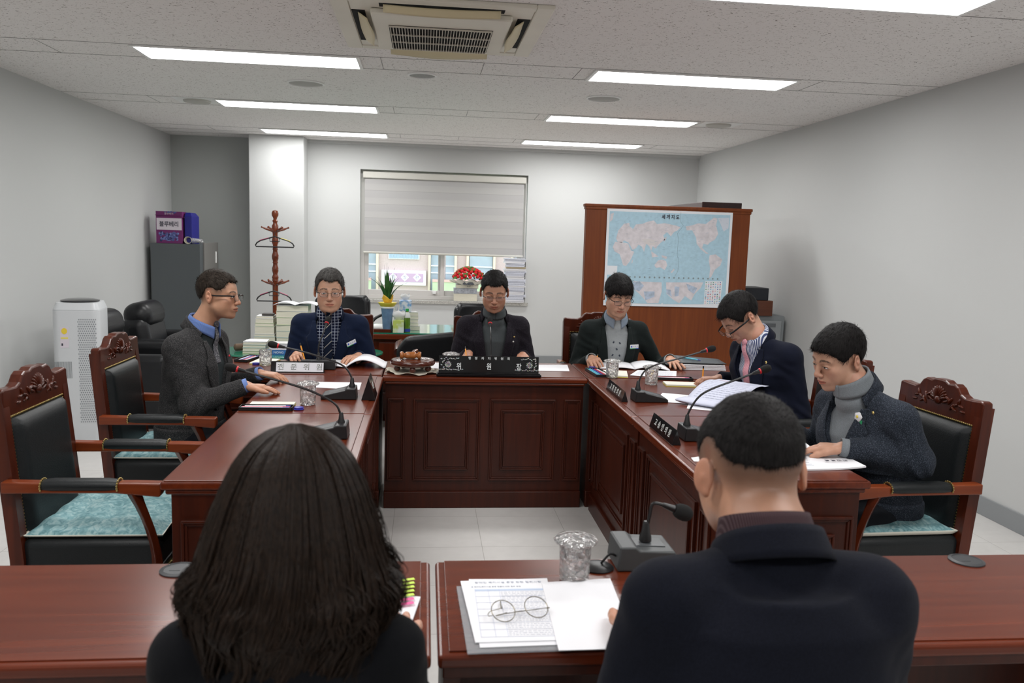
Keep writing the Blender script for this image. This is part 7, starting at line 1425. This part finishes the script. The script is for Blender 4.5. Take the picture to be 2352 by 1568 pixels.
# ---- 7: woman in the foreground
P7 = dict(id='g', s=.96, hs=.93, sh=.99, hip=.58, hy=.02, cy=-.02, sw=.158, girth=.86, fat=.86, head=V(0, -.085, 1.165), headrot=(6, 0, 0), skin=(.56,.33,.24), nk=.85, w=.97, stubble=0,
    handR=dict(w=(-.14, -.36, .826), d=(.1, -1, 0), n=(0, 0, 1), cuff=.0, cuffout=-.03), handL=dict(w=(.14, -.36, .826), d=(-.1, -1, 0), n=(0, 0, 1), cuff=.0, cuffout=-.03),
    m_jacket=cloth('black_jacket', (.003,.0033,.0045), (.005,.0053,.007)), m_inner=cloth('black_top', (.01,.01,.012)), m_trous=M_tr, m_hair=M_hk, hair='long', open=True, button=.72, jch=.03, ntilt=-.3)
t7, i7 = person('woman with long wavy dark hair seen from behind in the foreground', (-.185, 1.14), PI, P7)
m_lh = hairmat('long_hair', (.012,.0066,.004), .45)
HC7 = Vector((0, -.085, 1.165))
def hr(z): return np.interp(z, [.70, .80, .90, .96, 1.01, 1.05, 1.08, 1.12, 1.17, 1.22, 1.26, 1.283, 1.30, 1.31], [.05, .075, .09, .10, .116, .140, .146, .130, .117, .099, .079, .059, .034, .002])
S = Shape()
for z, rx, ry, yy in ((1.205, .082, .088, -.078), (1.15, .096, .090, -.068), (1.08, .110, .085, -.040), (1.0, .098, .068, -.010), (.92, .078, .05, .050), (.82, .06, .036, .075)): S.ell((0, yy, z), (rx, ry, .085), .04)
S.ell((0, -.155, 1.13), (.058, .10, .12), .02, mode='sub'); hv, hq = S.mesh(.006, smooth=2); npmesh('hair', [(hv, hq)], m_lh, t7)
R7 = np.random.default_rng(4); NG, NH, NS = 130, 3600, 52
g_th = R7.uniform(-2.3, 2.3, NG); g_ph = R7.uniform(0, 6.28, NG); g_fr = R7.uniform(36, 56, NG); g_am = R7.uniform(.004, .012, NG); g_dr = R7.uniform(-.008, .006, NG)
bk = (np.abs(g_th) < 1.15) & (R7.random(NG) < .6); g_zl = np.where(bk, R7.uniform(.72, .88, NG), R7.uniform(.97, 1.05, NG)); g_zl = np.where(np.abs(g_th) > 1.9, R7.uniform(1.02, 1.08, NG), g_zl)
gi = R7.integers(0, NG, NH); u = np.linspace(0, 1, NS)[None, :]; w0 = R7.uniform(.0011, .0026, NH)[:, None]
zl = g_zl[gi][:, None]+R7.normal(0, .012, (NH, 1)); z = 1.311-(1.311-zl)*u**1.1; low = np.clip((1.17-z)/.14, 0, 1)
th = g_th[gi][:, None]+R7.normal(0, .085, (NH, 1))*(1-.45*low); ph = g_ph[gi][:, None]+R7.normal(0, .25, (NH, 1)); fr = g_fr[gi][:, None]; am = g_am[gi][:, None]*low
r_ = hr(z)+g_dr[gi][:, None]*low+R7.normal(0, .0028, (NH, 1))+am*np.sin(z*fr+ph); a = th*(1-.20*np.clip(1.0-z, 0, .3)/.3)+am/.13*np.cos(z*fr+ph)
ysc = np.interp(z, [.7, .95, 1.12], [.5, .60, .92]); yc = np.interp(z, [.70, .95, 1.1, 1.3], [.055, .005, -.045, -.080])
PX = r_*np.sin(a); PY = yc+r_*np.cos(a)*ysc; PZ = z+0*th
endc = np.clip((u-.80)/.20, 0, 1)*((~bk)[gi][:, None]); PX = PX+np.sign(PX)*.016*np.sin(endc*3.6); PZ = PZ+.020*endc**2
Pn = np.stack([PX, PY, PZ], -1); Tn = np.gradient(Pn, axis=1); Tn /= np.linalg.norm(Tn, axis=2)[..., None]+1e-9; Nn = Pn-np.stack([0*PX, yc+0*PX, PZ], -1); Nn -= Tn*(Nn*Tn).sum(-1)[..., None]; Nn /= np.linalg.norm(Nn, axis=2)[..., None]+1e-9; Sn = np.cross(Tn, Nn)
W_ = (w0*np.minimum(1, .4+u*4)*(1-.8*np.clip((u-.7)/.3, 0, 1)))[..., None]
Q = np.stack([Pn-Sn*W_, Pn+Nn*W_*.7, Pn+Sn*W_], 2).reshape(-1, 3); hid = (np.arange(NH)*NS*3)[:, None, None]+(np.arange(NS-1)*3)[None, :, None]
F_ = np.concatenate([(hid+np.array([0, 1, 4, 3])).reshape(-1, 4), (hid+np.array([1, 2, 5, 4])).reshape(-1, 4)]); npmesh('hair_locks', [(Q, F_)], m_lh, t7)
NF = 240; thf = R7.choice([-1, 1], NF)*R7.uniform(.9, 2.0, NF); zf = R7.uniform(.98, 1.30, NF); uu = np.linspace(0, 1, 10)[None, :]; zz_ = zf[:, None]-.11*uu; rf = hr(zz_)+.003+.014*uu*R7.random((NF, 1))+.003*np.sin(uu*7+thf[:, None]*9); PF = np.stack([rf*np.sin(thf[:, None]), np.interp(zz_, [.95, 1.1, 1.3], [.005, -.045, -.080])+rf*np.cos(thf[:, None])*.9, zz_], -1)
QF = np.stack([PF-np.array([.0004, 0, 0]), PF+np.array([.0004, 0, 0])], 2).reshape(-1, 3); hf = (np.arange(NF)*20)[:, None, None]+(np.arange(9)*2)[None, :, None]; npmesh('flyaway_hairs', [(QF, (hf+np.array([0, 1, 3, 2])).reshape(-1, 4))], m_lh, t7)
# ---- 8: man in the foreground
m_n8 = cloth('navy_weave', (.0038,.0045,.0085), (.0085,.010,.018), 'plain', 500); m_mk = cloth('maroon_knit', (.035,.018,.022), (.07,.045,.05), 'stripe', 320)
P8 = dict(id='h', nh=.080, fade=.078, fadek=.7, s=1.06, hs=1.05, sh=1.035, hip=.60, hy=.03, cy=-.045, sw=.183, girth=1.06, fat=1.06, head=V(-.036, -.195, 1.202), headrot=(13, 2, 5), skin=(.50,.26,.165), nk=1.12, full=1.08, hres=.0024, jres=.0052, hairres=.0026, nx=-.035, ny=-.045, ck=1.08,
    handR=dict(w=(-.15, -.34, .838), d=(.2, -1, 0), n=(0, 0, 1), cuff=.0, cuffout=-.03, hint=(-.3, .25, -1)), handL=dict(w=(.115, -.33, .838), d=(-.4, -1, 0), n=(0, 0, 1), cuff=.0, cuffout=-.03, hint=(.3, .25, -1)),
    m_jacket=m_n8, m_inner=m_mk, m_turtle=m_mk, m_trous=M_tr, m_hair=M_hb, turtle=True, th=.050, button=.70, ntilt=-.42, jch=.044, ear=38, earplain=True, thick=.004, top=.010, tl=.010, tlift=.03, tn=9000, tw=.0009, droop=.35, stubble=.92, crown=(-.01, .075, .115), comb=(0, -.10, 0), line=[(-.12, .075), (-.085, .07), (-.066, .055), (-.052, .032), (-.036, .026), (-.024, .032), (-.012, .046), (.01, .056), (.036, .055), (.05, .036), (.066, .018), (.12, .006)], seed=17)
t8, i8 = person('man in dark navy jacket seen from behind in the foreground', (.535, 1.165), PI, P8)
